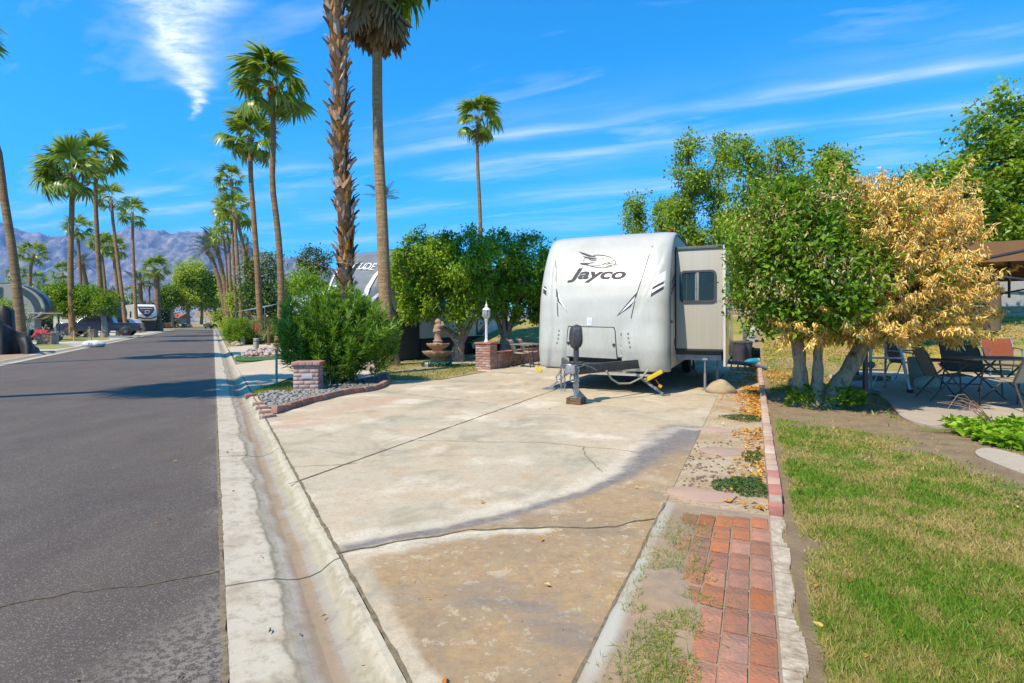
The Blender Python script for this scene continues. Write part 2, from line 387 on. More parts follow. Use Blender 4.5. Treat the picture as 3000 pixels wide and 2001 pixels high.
ribbon([gp(-300, 1830), gp(0, 1780), gp(110, 1757), gp(215, 1736), (gp(300, 1728)), gp(420, 1712), gp(560, 1683), gp(651, 1669)], 0.016, 0.003, 1.0).build('crack', crack_m, ROAD)
ribbon([gp(-400, 1182), gp(0, 1176), gp(300, 1168), gp(627, 1160)], 0.02, 0.003, 0.6, 3).build('crack', crack_m, ROAD)
ribbon([road(-6, 0.043), road(40, 0.043), road(100, 0.043)], 0.022, 0.004, 0.12, 4).build('joint', joint_m, ROAD)

def gutter_mat():
    m, N, L, b = node_mat('gutter_concrete'); tc = N.new('ShaderNodeTexCoord'); v = tc.outputs['Object']
    uv = N.new('ShaderNodeSeparateXYZ'); a = N.new('ShaderNodeAttribute'); a.attribute_name = 'across'
    w = nz(N, L, v, 1.6, 5, 0.6); w2 = nz(N, L, v, 7, 5, 0.65)
    s = N.new('ShaderNodeMath'); s.operation = 'MULTIPLY_ADD'; L.new(w, s.inputs[0]); s.inputs[1].default_value = 0.34; L.new(a.outputs['Fac'], s.inputs[2])
    s2 = N.new('ShaderNodeMath'); s2.operation = 'MULTIPLY_ADD'; L.new(w2, s2.inputs[0]); s2.inputs[1].default_value = 0.12; L.new(s.outputs[0], s2.inputs[2])
    s3 = N.new('ShaderNodeMath'); s3.operation = 'SUBTRACT'; L.new(s2.outputs[0], s3.inputs[0]); s3.inputs[1].default_value = 0.23
    r = N.new('ShaderNodeValToRGB'); cr = r.color_ramp
    stops = [(0.0, (0.41, 0.355, 0.28)), (0.36, (0.45, 0.39, 0.305)), (0.40, (0.40, 0.345, 0.26)), (0.43, (0.21, 0.18, 0.135)), (0.47, (0.33, 0.29, 0.215)), (0.52, (0.33, 0.29, 0.25)),
             (0.60, (0.23, 0.17, 0.12)), (0.67, (0.27, 0.185, 0.115)), (0.74, (0.27, 0.24, 0.20)), (0.81, (0.31, 0.275, 0.20)), (0.86, (0.29, 0.25, 0.17)), (0.90, (0.38, 0.33, 0.25)), (1.0, (0.39, 0.345, 0.265))]
    for i, (p_, c) in enumerate(stops):
        e = cr.elements[0] if i == 0 else (cr.elements[1] if i == 1 else cr.elements.new(p_))
        e.position = p_; e.color = c + (1,)
    L.new(s3.outputs[0], r.inputs[0]); c = r.outputs[0]
    c = mixc(N, L, rmp(N, L, nz(N, L, v, 45, 4, 0.7), 0.35, 0.7, 0, 0.4), c, (0.66, 0.60, 0.50), 'SOFT_LIGHT')
    c = mixc(N, L, rmp(N, L, nz(N, L, v, 3.1, 6, 0.7), 0.50, 0.70, 0, 0.7), c, (0.27, 0.205, 0.125))
    c = mixc(N, L, rmp(N, L, nz(N, L, v, 11, 6, 0.75, 0.4), 0.50, 0.66, 0, 0.55), c, (0.17, 0.135, 0.095))
    L.new(c, b.inputs['Base Color']); b.inputs['Roughness'].default_value = 0.85
    bump(N, L, b, nz(N, L, v, 120, 4, 0.7), 0.35, 0.004); return m
GM = gutter_mat()
PROF = [(0.0, 0.004), (0.12, 0.002), (0.30, -0.004), (0.42, -0.012), (0.52, -0.030), (0.62, -0.040), (0.72, -0.038), (0.82, -0.022), (0.90, 0.010), (0.95, 0.026), (1.0, 0.030)]
def gutter_slab(r0, r1_, n0, n1_, nm, parent, drop=True):
    rr = np.linspace(r0, r1_, max(2, int((r1_ - r0) / 0.5) + 1)); aa = np.array([p[0] for p in PROF]); zz = np.array([p[1] for p in PROF])
    A, Rr = np.meshgrid(aa, rr, indexing='ij'); Zz = np.repeat(zz[:, None], len(rr), 1); Nn = n0 + (n1_ - n0) * A
    X = RX * Rr + RY * Nn; Y = RY * Rr - RX * Nn
    # closed slab: skirts at the ends and sides
    nx, ny = X.shape; co = np.stack([X, Y, Zz], -1).reshape(-1, 3); idx = np.arange(nx * ny).reshape(nx, ny)
    fs = [tuple(q) for q in np.stack([idx[:-1, :-1], idx[1:, :-1], idx[1:, 1:], idx[:-1, 1:]], -1).reshape(-1, 4)]
    rim = list(idx[:, 0]) + list(idx[-1, 1:]) + list(idx[-2::-1, -1]) + list(idx[0, -2:0:-1])
    vs_ = [tuple(c) for c in co]; o0 = len(vs_); vs_ += [(co[i][0], co[i][1], -0.075) for i in rim]; k = len(rim)
    for i in range(k): j = (i + 1) % k; fs.append((rim[j], rim[i], o0 + i, o0 + j))
    me = bpy.data.meshes.new('gutter_slab'); me.from_pydata(vs_, [], fs)
    at = me.attributes.new('across', 'FLOAT', 'POINT'); av = list(A.reshape(-1)) + [A.reshape(-1)[i] for i in rim]; at.data.foreach_set('value', np.array(av, np.float32))
    bm = bmesh.new(); bm.from_mesh(me); bmesh.ops.recalc_face_normals(bm, faces=bm.faces); bm.to_mesh(me); bm.free()
    me.materials.append(GM); return link('gutter_slab', me, parent)
bed = MB().prism([road(-8, 0.052)[:2], road(REND, 0.052)[:2], road(REND, 0.62)[:2], road(-8, 0.62)[:2]], -0.085, -0.07).build('gutter', joint_m); tag(bed, kind='structure')
for k in range(-3, 37):
    gutter_slab(0.09 + 3.05 * k + 0.008, 0.09 + 3.05 * (k + 1) - 0.008, 0.055, 0.622, 'gutter_slab', bed)
bed2 = MB().prism([road(-8, -6.36)[:2], road(REND, -6.36)[:2], road(REND, -5.71)[:2], road(-8, -5.71)[:2]], -0.085, -0.07).build('far_gutter', joint_m); tag(bed2, kind='structure')
for k in range(0, 18):
    gutter_slab(2 + 6.1 * k + 0.008, 2 + 6.1 * (k + 1) - 0.008, -5.705, -6.35, 'gutter_slab', bed2)

# far ground
m, N, L, b = node_mat('desert_soil'); v = N.new('ShaderNodeTexCoord').outputs['Object']
c = mixc(N, L, rmp(N, L, nz(N, L, v, 0.8, 6, 0.65), 0.35, 0.65), (0.30, 0.22, 0.13), (0.20, 0.15, 0.085))
c = mixc(N, L, rmp(N, L, nz(N, L, v, 9, 5, 0.7), 0.4, 0.7, 0, 0.6), c, (0.36, 0.28, 0.17))
c = mixc(N, L, rmp(N, L, nz(N, L, v, 0.16, 5, 0.6), 0.48, 0.6, 0, 0.55), c, (0.13, 0.16, 0.04))
L.new(c, b.inputs['Base Color']); b.inputs['Roughness'].default_value = 0.95; bump(N, L, b, nz(N, L, v, 60, 5, 0.7), 0.5, 0.01)
SOIL = m
o = MB().add([(-14000, -3000, -0.09), (14000, -3000, -0.09), (14000, 14000, -0.09), (-14000, 14000, -0.09)], [(0, 1, 2, 3)]).build('ground', SOIL); tag(o, kind='structure')

# ------------------------------------------------------------------ the concrete pad
def pad_mat():
    m, N, L, b = node_mat('pad_concrete'); v = N.new('ShaderNodeTexCoord').outputs['Object']
    big = nz(N, L, v, 0.55, 5, 0.6, 0.3); mid = nz(N, L, v, 2.3, 6, 0.68, 0.2); fine = nz(N, L, v, 22, 5, 0.7); gr = nz(N, L, v, 180, 3, 0.7)
    c = mixc(N, L, rmp(N, L, mid, 0.36, 0.66), (0.52, 0.42, 0.295), (0.46, 0.34, 0.21))
    c = mixc(N, L, rmp(N, L, big, 0.46, 0.62, 0, 0.75), c, (0.42, 0.37, 0.27))
    c = mixc(N, L, rmp(N, L, nz(N, L, v, 1.1, 6, 0.7, 0.6), 0.52, 0.64, 0, 0.85), c, (0.27, 0.24, 0.165))
    c = mixc(N, L, rmp(N, L, nz(N, L, v, 0.9, 5, 0.6, 0.2), 0.53, 0.66, 0, 0.95), c, (0.66, 0.57, 0.44))
    c = mixc(N, L, rmp(N, L, nz(N, L, v, 1.7, 6, 0.7, 0.5), 0.56, 0.70, 0, 0.6), c, (0.44, 0.26, 0.11))
    # brown silt crust
    br = attr(N, 'brown'); bm_ = N.new('ShaderNodeMath'); bm_.operation = 'ADD'; L.new(br, bm_.inputs[0]); L.new(rmp(N, L, mid, 0.2, 0.8, -0.4, 0.4), bm_.inputs[1])
    bc = mixc(N, L, rmp(N, L, fine, 0.35, 0.65), (0.40, 0.245, 0.10), (0.25, 0.15, 0.068))
    bc = mixc(N, L, rmp(N, L, nz(N, L, v, 0.8, 5, 0.65, 0.3), 0.48, 0.64, 0, 0.7), bc, (0.16, 0.115, 0.085))
    fl = mixc(N, L, rmp(N, L, nz(N, L, v, 11, 6, 0.75), 0.565, 0.60), bc, (0.44, 0.33, 0.19))
    c = mixc(N, L, rmp(N, L, bm_.outputs[0], 0.35, 0.72), c, fl)
    # dark water line and lime edge
    dk = attr(N, 'dark'); da = N.new('ShaderNodeMath'); da.operation = 'ADD'; L.new(dk, da.inputs[0]); L.new(rmp(N, L, nz(N, L, v, 3.2, 6, 0.7, 0, (1, 3, 1)), 0.2, 0.8, -0.42, 0.42), da.inputs[1])
    c = mixc(N, L, rmp(N, L, da.outputs[0], 0.25, 0.85, 0, 0.92), c, mixc(N, L, rmp(N, L, fine, 0.4, 0.6), (0.085, 0.075, 0.085), (0.16, 0.145, 0.15)))
    li = attr(N, 'lime'); la = N.new('ShaderNodeMath'); la.operation = 'ADD'; L.new(li, la.inputs[0]); L.new(rmp(N, L, nz(N, L, v, 4.0, 6, 0.7), 0.2, 0.8, -0.45, 0.45), la.inputs[1])
    c = mixc(N, L, rmp(N, L, la.outputs[0], 0.3, 0.95, 0, 0.62), c, (0.70, 0.62, 0.50))
    ti = attr(N, 'tire'); c = mixc(N, L, ti, c, (0.25, 0.22, 0.17))
    pk = attr(N, 'pink'); c = mixc(N, L, pk, c, (0.48, 0.26, 0.15))
    c = mixc(N, L, rmp(N, L, nz(N, L, v, 7.5, 7, 0.78, 0.3), 0.50, 0.66, 0, 0.45), c, (0.30, 0.245, 0.17))
    c = mixc(N, L, rmp(N, L, nz(N, L, v, 48, 6, 0.8), 0.50, 0.62, 0, 0.5), c, (0.27, 0.215, 0.15))
    c = mixc(N, L, rmp(N, L, gr, 0.35, 0.65, 0, 0.35), c, (0.25, 0.21, 0.16))
    vo = N.new('ShaderNodeTexVoronoi'); vo.inputs['Scale'].default_value = 9; L.new(v, vo.inputs['Vector'])
    c = mixc(N, L, rmp(N, L, vo.outputs['Distance'], 0.045, 0.06, 0.8, 0.0), c, (0.12, 0.08, 0.05))
    L.new(c, b.inputs['Base Color']); b.inputs['Roughness'].default_value = 0.88
    bump(N, L, b, nz(N, L, v, 60, 7, 0.8), 0.45, 0.006); return m
U = np.concatenate([np.arange(-1.0, 10.5, 0.06), np.arange(10.5, 21, 0.25)]); V = np.arange(-9.0, -0.589, 0.06)
V[-1] = -0.59
Ug, Vg = np.meshgrid(U, V, indexing='ij'); X = UX * Ug + UY * Vg; Y = UY * Ug - UX * Vg
NN = X * RY - Y * RX
def pathg(pts): return [gp(*p) for p in pts]
f1 = fbm(X * 1.4, Y * 1.4, 4) - 0.5; f2 = fbm(X * 4 + 9, Y * 4, 4) - 0.5
band = pathg([(1000, 1625), (1150, 1590), (1300, 1565), (1480, 1525), (1600, 1488), (1720, 1455), (1830, 1400), (1900, 1330), (2010, 1268)])
bw = polydist(X + f1 * 0.10, Y + f1 * 0.12, band)
wide = 0.06 + 0.42 * sstep(0.7, 2.4, X) ; dark = np.clip(1.05 * np.exp(-(bw / wide) ** 2), 0, 1)
d2 = polydist(X + f2 * .2, Y + f1 * .2, pathg([(1380, 1760), (1480, 1790), (1620, 1850), (1700, 1900), (1850, 1880)])); dark = np.maximum(dark, 0.55 * np.exp(-(d2 / 0.20) ** 2))
d3 = polydist(X, Y, pathg([(1830, 1280), (1700, 1330), (1860, 1430)])); dark = np.maximum(dark, 0.0 * d3)
fronty = polydist(X, Y, band + [gp(2100, 1200)])
# below the band (towards the kerb and the brick walk) lies the silt
xb = np.array([p.x for p in band]); yb = np.array([p.y for p in band]); oi_ = np.argsort(xb)
below = Y < np.interp(X, xb[oi_], yb[oi_])
crk = [gp(985, 1639), gp(1158, 1607), gp(1375, 1568), gp(1500, 1562), gp(1800, 1556), gp(1930, 1530)]
xc = np.array([p.x for p in crk]); yc = np.array([p.y for p in crk]); belowc = Y < np.interp(X, xc, yc)
brown = np.where(below & (X > -0.75), 0.85, -0.4) + f1 * 0.9
brown = np.where(belowc, 1.0 + f1 * 0.9, brown)
brown = np.where(belowc, brown - 1.1 * np.exp(-((np.interp(X, xc, yc) - Y) / 0.10) ** 2) * (X < 0.25), brown)
edge_n = (NN - 0.625); brown -= 1.6 * np.exp(-(edge_n / 0.09) ** 2)
above = (~below)
lime = above * 1.0 * np.exp(-((bw - 0.14) / 0.13) ** 2) * 0.75 + np.where(belowc & (X < 0.25), 0.9 * np.exp(-((np.interp(X, xc, yc) - Y) / 0.07) ** 2), 0)
lime = np.maximum(lime, 0.9 * np.exp(-(polydist(X, Y, pathg([(1990, 1460), (1960, 1500), (1930, 1560)])) / 0.05) ** 2))
tire = np.zeros_like(X)
for path_, wd in ((pathg([(1430, 1245), (1520, 1270), (1580, 1330), (1600, 1400), (1590, 1460)]), 0.11), (pathg([(1070, 1250), (1075, 1275), (1040, 1300)]), 0.10), (pathg([(1140, 1265), (1155, 1290), (1120, 1330)]), 0.10)):
    dd = polydist(X, Y, path_); tire = np.maximum(tire, 0.34 * (dd < wd) * (0.55 + 0.45 * np.sin(Vg * 160)) * (0.4 + fbm(X * 3, Y * 3)))
pink = 0.55 * np.exp(-(polydist(X + f2 * .4, Y + f1 * .4, pathg([(810, 1265), (900, 1225), (1050, 1190), (1180, 1165)])) / 0.30) ** 2) * np.clip(0.5 + 2 * f1, 0, 1)
Zp = 0.030 + 0.002 * f1
co = np.stack([X, Y, Zp], -1).reshape(-1, 3); idx = np.arange(X.size).reshape(X.shape)
fs = np.stack([idx[:-1, :-1], idx[1:, :-1], idx[1:, 1:], idx[:-1, 1:]], -1).reshape(-1, 4)
me = np_mesh('pad', co, fs, pad_mat(), True, dict(brown=brown, dark=dark, lime=lime, tire=tire, pink=pink))
bm = bmesh.new(); bm.from_mesh(me)
pn = road(0, 0.636)
bmesh.ops.bisect_plane(bm, geom=bm.verts[:] + bm.edges[:] + bm.faces[:], plane_co=(pn.x, pn.y, 0), plane_no=(RY, -RX, 0), clear_inner=True)
bm.normal_update()
bm.faces.ensure_lookup_table()
if bm.faces[0].normal.z < 0: bmesh.ops.reverse_faces(bm, faces=bm.faces)
bm.to_mesh(me); bm.free()
PAD = link('pad', me); tag(PAD, kind='structure')
ribbon(crk, 0.014, 0.035, 0.7, 5).build('crack', joint_m, PAD)
ribbon([site(3.32, -3.45), site(6, -3.48), site(12, -3.55)], 0.016, 0.035, 0.15, 6).build('joint', joint_m, PAD)
ribbon([gp(858, 1380), gp(930, 1373), gp(1010, 1368), gp(1045, 1366)], 0.008, 0.035, 0.8, 7).build('crack', joint_m, PAD)
ribbon([gp(1225, 1298), gp(1600, 1305), gp(1720, 1318), gp(1790, 1322), gp(1900, 1340)], 0.007, 0.035, 0.8, 8).build('crack', joint_m, PAD)
ribbon([gp(1712, 1318), gp(1718, 1345), gp(1750, 1378), gp(1770, 1395)], 0.007, 0.035, 0.8, 9).build('crack', joint_m, PAD)
ribbon([gp(1130, 1155), gp(1300, 1172), gp(1460, 1190)], 0.010, 0.035, 0.6, 10).build('crack', joint_m, PAD)
ribbon([road(-5, 0.632), road(30, 0.632)], 0.022, 0.033, 0.2, 11).build('joint', joint_m, PAD)
# ================================================================== YARDS, LAWN, WALK
def sheet(name, poly, z, mat, kind='structure', parent=None):
    bm = bmesh.new(); f = bm.faces.new([bm.verts.new((p[0], p[1], z)) for p in poly]); f.normal_update()
    if f.normal.z < 0: f.normal_flip()
    bmesh.ops.triangulate(bm, faces=bm.faces[:]); me = bpy.data.meshes.new(name); bm.to_mesh(me); bm.free(); me.materials.append(mat)
    o = link(name, me, parent)
    if parent is None: tag(o, kind=kind)
    return o
def smoothpoly(pts, it=2, closed=True):
    P = [Vector(p[:2]) for p in pts]
    for _ in range(it):
        Q = []
        n = len(P)
        for i in range(n if closed else n - 1):
            a, b = P[i], P[(i + 1) % n]; Q += [a.lerp(b, 0.25), a.lerp(b, 0.75)]
        if not closed: Q = [P[0]] + Q + [P[-1]]
        P = Q
    return P
m, N, L, b = node_mat('yard_soil'); v = N.new('ShaderNodeTexCoord').outputs['Object']
c = mixc(N, L, rmp(N, L, nz(N, L, v, 1.5, 6, 0.65), 0.35, 0.65), (0.27, 0.20, 0.115), (0.19, 0.145, 0.075))
c = mixc(N, L, rmp(N, L, nz(N, L, v, 14, 5, 0.7), 0.4, 0.7, 0, 0.6), c, (0.34, 0.26, 0.14))
c = mixc(N, L, rmp(N, L, nz(N, L, v, 0.5, 6, 0.65), 0.44, 0.58, 0, 0.8), c, (0.20, 0.20, 0.045))
L.new(c, b.inputs['Base Color']); b.inputs['Roughness'].default_value = 0.95; bump(N, L, b, nz(N, L, v, 60, 5, 0.7), 0.7, 0.015); YARD = m
m, N, L, b = node_mat('drive_concrete'); v = N.new('ShaderNodeTexCoord').outputs['Object']
c = mixc(N, L, rmp(N, L, nz(N, L, v, 0.7, 6, 0.65), 0.35, 0.65), (0.50, 0.40, 0.28), (0.44, 0.36, 0.27))
c = mixc(N, L, rmp(N, L, nz(N, L, v, 4, 6, 0.7), 0.4, 0.7, 0, 0.5), c, (0.36, 0.30, 0.22))
L.new(c, b.inputs['Base Color']); b.inputs['Roughness'].default_value = 0.9; bump(N, L, b, nz(N, L, v, 90, 4, 0.7), 0.3, 0.005); DRIVE = m
sheet('yard', [road(-40, 0.63), road(112, 0.63), road(112, 90), road(-40, 90)], 0.008, YARD)
sheet('far_yard', [road(-40, -6.352), road(112, -6.352), road(112, -90), road(-40, -90)], 0.008, YARD)
m, N, L, b = node_mat('lot_concrete'); v = N.new('ShaderNodeTexCoord').outputs['Object']
c = mixc(N, L, rmp(N, L, nz(N, L, v, 0.4, 6, 0.65), 0.4, 0.6), (0.47, 0.41, 0.33), (0.37, 0.32, 0.26))
L.new(c, b.inputs['Base Color']); b.inputs['Roughness'].default_value = 0.9
sheet('far_lot', [road(6, -6.353), road(108, -6.353), road(108, -20), road(6, -20)], 0.030, m)

# lawn: rises to a bank under the perimeter wall
def bank(u): return 1.5 * sstep(16.0, 27.8, u)
def lawn_mat():
    m, N, L, b = node_mat('lawn'); v = N.new('ShaderNodeTexCoord').outputs['Object']
    fine = nz(N, L, v, 55, 5, 0.75, 0, (1, 1, 1)); mid = nz(N, L, v, 5, 5, 0.7)
    dirt = mixc(N, L, rmp(N, L, mid, 0.35, 0.65), (0.29, 0.205, 0.115), (0.20, 0.135, 0.075))
    dry = mixc(N, L, rmp(N, L, fine, 0.35, 0.65), (0.36, 0.29, 0.11), (0.20, 0.155, 0.055))
    grn = mixc(N, L, rmp(N, L, fine, 0.35, 0.65), (0.20, 0.24, 0.035), (0.10, 0.13, 0.02))
    g = N.new('ShaderNodeMath'); g.operation = 'ADD'; L.new(attr(N, 'green'), g.inputs[0]); L.new(rmp(N, L, mid, 0.2, 0.8, -0.35, 0.35), g.inputs[1])
    c = mixc(N, L, rmp(N, L, g.outputs[0], 0.3, 0.7), dry, grn)
    c = mixc(N, L, rmp(N, L, nz(N, L, v, 2.2, 7, 0.75, 0.4), 0.48, 0.62, 0, 0.7), c, (0.33, 0.24, 0.07))
    d = N.new('ShaderNodeMath'); d.operation = 'ADD'; L.new(attr(N, 'bare'), d.inputs[0]); L.new(rmp(N, L, nz(N, L, v, 9, 5, 0.7), 0.2, 0.8, -0.3, 0.3), d.inputs[1])
    c = mixc(N, L, rmp(N, L, d.outputs[0], 0.35, 0.65), c, dirt)
    c = mixc(N, L, rmp(N, L, attr(N, 'litter'), 0.0, 1.0), c, mixc(N, L, rmp(N, L, nz(N, L, v, 22, 5, 0.75), 0.45, 0.55), (0.46, 0.27, 0.05), c))
    L.new(c, b.inputs['Base Color']); b.inputs['Roughness'].default_value = 0.95; bump(N, L, b, fine, 1.0, 0.02); return m
def lawn_masks(x, y):
    u = x * UX + y * UY; v = x * UY - y * UX
    green = 0.52 + 1.5 * (fbm(x * 0.9 + 3, y * 0.9, 3) - 0.5) + 2.2 * (fbm(x * 5.3 + 3, y * 5.3, 4) - 0.5) + 0.35 * np.exp(-((v - 0.55) / 0.3) ** 2)
    path = polydist(x, y, [gp(2330, 1215), gp(2480, 1245), gp(2640, 1270), gp(2760, 1300), gp(2900, 1360), gp(3100, 1440), gp(3400, 1600)])
    bare = np.clip(1.25 - path / 0.62, 0, 1) + 0.75 * np.exp(-(polydist(x, y, [gp(2330, 1190), gp(2420, 1180), gp(2560, 1230)]) / 0.8) ** 2)
    bare = bare + 0.45 * sstep(8.5, 11, u) * (1 - sstep(18, 20, u)) + 0.8 * np.exp(-((v - 0.205) / 0.05) ** 2) + 3.0 * np.clip(fbm(x * 2.3, y * 2.3, 4) - 0.55, 0, .4)
    litter = sstep(11, 14, u) * (1 - sstep(24, 28, u) * 0.7) * np.clip(3.0 * (fbm(x * 0.5 + 4, y * 0.5, 4) - 0.40), 0, 1)
    return green, np.clip(bare, 0, 1.2), np.clip(litter, 0, 1)
LAWNM = lawn_mat()
def lawn_piece(U, V):
    Ug, Vg = np.meshgrid(U, V, indexing='ij'); X = UX * Ug + UY * Vg; Y = UY * Ug - UX * Vg
    g, ba, li = lawn_masks(X, Y)
    Z = 0.034 + bank(Ug) + 0.03 * (fbm(X * 0.9, Y * 0.9, 3) - 0.5) * sstep(0.2, 0.6, Vg) - 0.018 * np.exp(-((Vg - 0.215) / 0.05) ** 2) * (Ug < 9)
    return X, Y, Z, dict(green=g, bare=ba, litter=li)
Va = np.concatenate([np.linspace(0.186, 0.5, 9), np.arange(0.6, 8, 0.15), np.arange(8, 40, 0.8)]); Ua = np.concatenate([np.arange(-30, -1, 3.0), np.arange(-1, 9, 0.12), np.arange(9, 30.01, 0.5)])
X, Y, Z, A = lawn_piece(Ua, Va)
me = grid_mesh('lawn', X, Y, Z, LAWNM, True, A)
bm = bmesh.new(); bm.from_mesh(me); bmesh.ops.bisect_plane(bm, geom=bm.verts[:] + bm.edges[:] + bm.faces[:], plane_co=(pn.x, pn.y, 0), plane_no=(RY, -RX, 0), clear_inner=True); bm.faces.ensure_lookup_table(); bm.normal_update()
if bm.faces[0].normal.z < 0: bmesh.ops.reverse_faces(bm, faces=bm.faces)
bm.to_mesh(me); bm.free()
LAWN = tag(link('lawn', me), kind='structure')
X, Y, Z, A = lawn_piece(np.arange(20.2, 30.2, 0.5), np.linspace(-16, 0.19, 28)); X = X[:, :]; me = grid_mesh('bank', X, Y, Z, LAWNM, True, A)
me.flip_normals() if me.polygons[0].normal.z < 0 else None
tag(link('bank', me), kind='structure')

def lawn_z(x, y):
    u = x * UX + y * UY; v = x * UY - y * UX
    return 0.034 + bank(u) + 0.03 * (fbm(x * 0.9, y * 0.9, 3) - 0.5) * sstep(0.2, 0.6, v) - 0.018 * np.exp(-((v - 0.215) / 0.05) ** 2) * (u < 9)
GRASS = LM('grass_blades', (0.40, 0.31, 0.115), (0.26, 0.25, 0.05), (0.115, 0.22, 0.016), 0.25, 0.6, 0.2)
def blades(name, x, y, z, length, width, var, parent=None, seed=5, lay=0.9, mat=GRASS):
    rs = np.random.RandomState(seed); n = len(x)
    az = rs.rand(n) * 2 * PI; t = lay * rs.rand(n) ** 0.6 * 1.45
    d = np.stack([np.cos(az) * np.sin(t), np.sin(az) * np.sin(t), np.cos(t)], 1); a2 = rs.rand(n) * 2 * PI
    sd = np.stack([np.cos(a2), np.sin(a2), np.zeros(n)], 1)
    p = np.stack([x, y, z], 1); Lg = (length * (0.5 + rs.rand(n)) * np.where(rs.rand(n) < .07, 1.9, 1.0))[:, None]; Wd = (width * (0.7 + 0.6 * rs.rand(n)))[:, None]
    co = np.stack([p - sd * Wd, p + sd * Wd, p + d * Lg], 1).reshape(-1, 3); fs = np.arange(3 * n).reshape(-1, 3)
    o = link(name, np_mesh(name, co, fs, mat, False, {'var': np.repeat(np.clip(var, 0, 1), 3)}), parent); o['kind'] = 'stuff'; return o
rs = np.random.RandomState(11)
n = 400000; pxs = rs.uniform(2180, 3080, n); pys = 1130 + (2040 - 1130) * rs.rand(n)
D = (H - 0.03) * F / (pys - HZ); x = (pxs - CX) / F * D; y = D
v_ = x * UY - y * UX; g, ba, li = lawn_masks(x, y)
PATIO = [(2420, 1114), (2480, 1130), (2560, 1156), (2600, 1180), (2616, 1205), (2647, 1242), (2740, 1264), (3100, 1335), (3900, 1335), (3900, 1078), (2800, 1074), (2440, 1098)]
PATG = [gp(*p) for p in PATIO]
keep = (v_ > 0.23 + 0.09 * rs.rand(n)) & (rs.rand(n) > np.clip(ba * 1.1, 0, 0.985)) & ~inpoly(x, y, PATG)
x, y, g, D = x[keep], y[keep], g[keep], D[keep]
var = np.clip(g + rs.normal(0, 0.36, len(x)), 0, 1)
blades('lawn_grass', x, y, lawn_z(x, y) - 0.004, 0.022 + 0.0012 * D, 0.0014 + 0.0010 * D, var, None, 5)
tag(bpy.data.objects['lawn_grass'], 'short patchy green and straw lawn grass beside the brick edging', 'grass', kind='stuff')

# patio slab and the corner of a second slab
m, N, L, b = node_mat('patio_concrete'); v = N.new('ShaderNodeTexCoord').outputs['Object']
c = mixc(N, L, rmp(N, L, nz(N, L, v, 0.9, 6, 0.65), 0.35, 0.65), (0.42, 0.35, 0.27), (0.33, 0.27, 0.21))
c = mixc(N, L, rmp(N, L, nz(N, L, v, 18, 5, 0.7), 0.4, 0.7, 0, 0.4), c, (0.24, 0.19, 0.14))
L.new(c, b.inputs['Base Color']); b.inputs['Roughness'].default_value = 0.85; bump(N, L, b, nz(N, L, v, 90, 4, 0.7), 0.3, 0.005); PATM = m
o = MB().prism(smoothpoly(PATG, 2), 0.0, 0.062).build('patio', PATM); tag(o, kind='structure')
o = MB().prism(smoothpoly([gp(2840, 1340), gp(2925, 1378), gp(3060, 1430), gp(3400, 1560), gp(3500, 1500), gp(3100, 1385), gp(2900, 1320)], 2), 0.0, 0.054).build('path', PATM); tag(o, kind='structure')

# strip of bare dirt between pad and brick edging
m, N, L, b = node_mat('strip_dirt'); v = N.new('ShaderNodeTexCoord').outputs['Object']
c = mixc(N, L, rmp(N, L, nz(N, L, v, 1.7, 6, 0.7), 0.38, 0.62), (0.46, 0.36, 0.245), (0.34, 0.23, 0.12))
c = mixc(N, L, rmp(N, L, nz(N, L, v, 30, 5, 0.75), 0.52, 0.62, 0, 0.8), c, (0.20, 0.13, 0.085))
L.new(c, b.inputs['Base Color']); b.inputs['Roughness'].default_value = 0.95; bump(N, L, b, nz(N, L, v, 45, 6, 0.75), 0.9, 0.012)
Ug, Vg = np.meshgrid(np.arange(4.05, 21.4, 0.06), np.linspace(-0.588, 0.095, 14), indexing='ij'); X = UX * Ug + UY * Vg; Y = UY * Ug - UX * Vg
Z = 0.026 + 0.018 * (fbm(X * 3.5, Y * 3.5, 4) - 0.4) * sstep(0, 0.12, Vg + 0.588)
STRIP = tag(link('dirt_strip', grid_mesh('dirt_strip', X, Y, Z, m, True)), kind='structure')
# apron: silt over the brick walk
m, N, L, b = node_mat('silt'); v = N.new('ShaderNodeTexCoord').outputs['Object']
c = mixc(N, L, rmp(N, L, nz(N, L, v, 1.2, 6, 0.65, 0.3), 0.38, 0.62), (0.30, 0.195, 0.115), (0.215, 0.165, 0.125))
c = mixc(N, L, rmp(N, L, nz(N, L, v, 16, 5, 0.7), 0.42, 0.68, 0, 0.5), c, (0.38, 0.27, 0.16))
c = mixc(N, L, rmp(N, L, attr(N, 'seam'), 0.2, 0.8), c, (0.40, 0.37, 0.30))
L.new(c, b.inputs['Base Color']); b.inputs['Roughness'].default_value = 0.93; bump(N, L, b, nz(N, L, v, 70, 6, 0.75), 0.5, 0.006)
Ug, Vg = np.meshgrid(np.arange(-0.5, 4.11, 0.04), np.linspace(-0.588, 0.10, 30), indexing='ij'); X = UX * Ug + UY * Vg; Y = UY * Ug - UX * Vg
cover = sstep(0.06, -0.16, Vg - np.interp(Ug, [1.5, 2.4, 3.2, 4.0], [-.10, -.20, -.30, -.44]) + 0.3 * (fbm(X * 2.6, Y * 2.6, 4) - 0.5))
Z = 0.0335 + 0.012 * cover + 0.003 * (fbm(X * 9, Y * 9, 3) - 0.5)
seam = np.exp(-((Vg + 0.56) / 0.05) ** 2) * (fbm(X * 2, Y * 2, 3) * 1.4)
me = grid_mesh('walk_bed', X, Y, Z, m, True, {'seam': seam})
bm = bmesh.new(); bm.from_mesh(me); bmesh.ops.bisect_plane(bm, geom=bm.verts[:] + bm.edges[:] + bm.faces[:], plane_co=(pn.x, pn.y, 0), plane_no=(RY, -RX, 0), clear_inner=True); bm.to_mesh(me); bm.free()
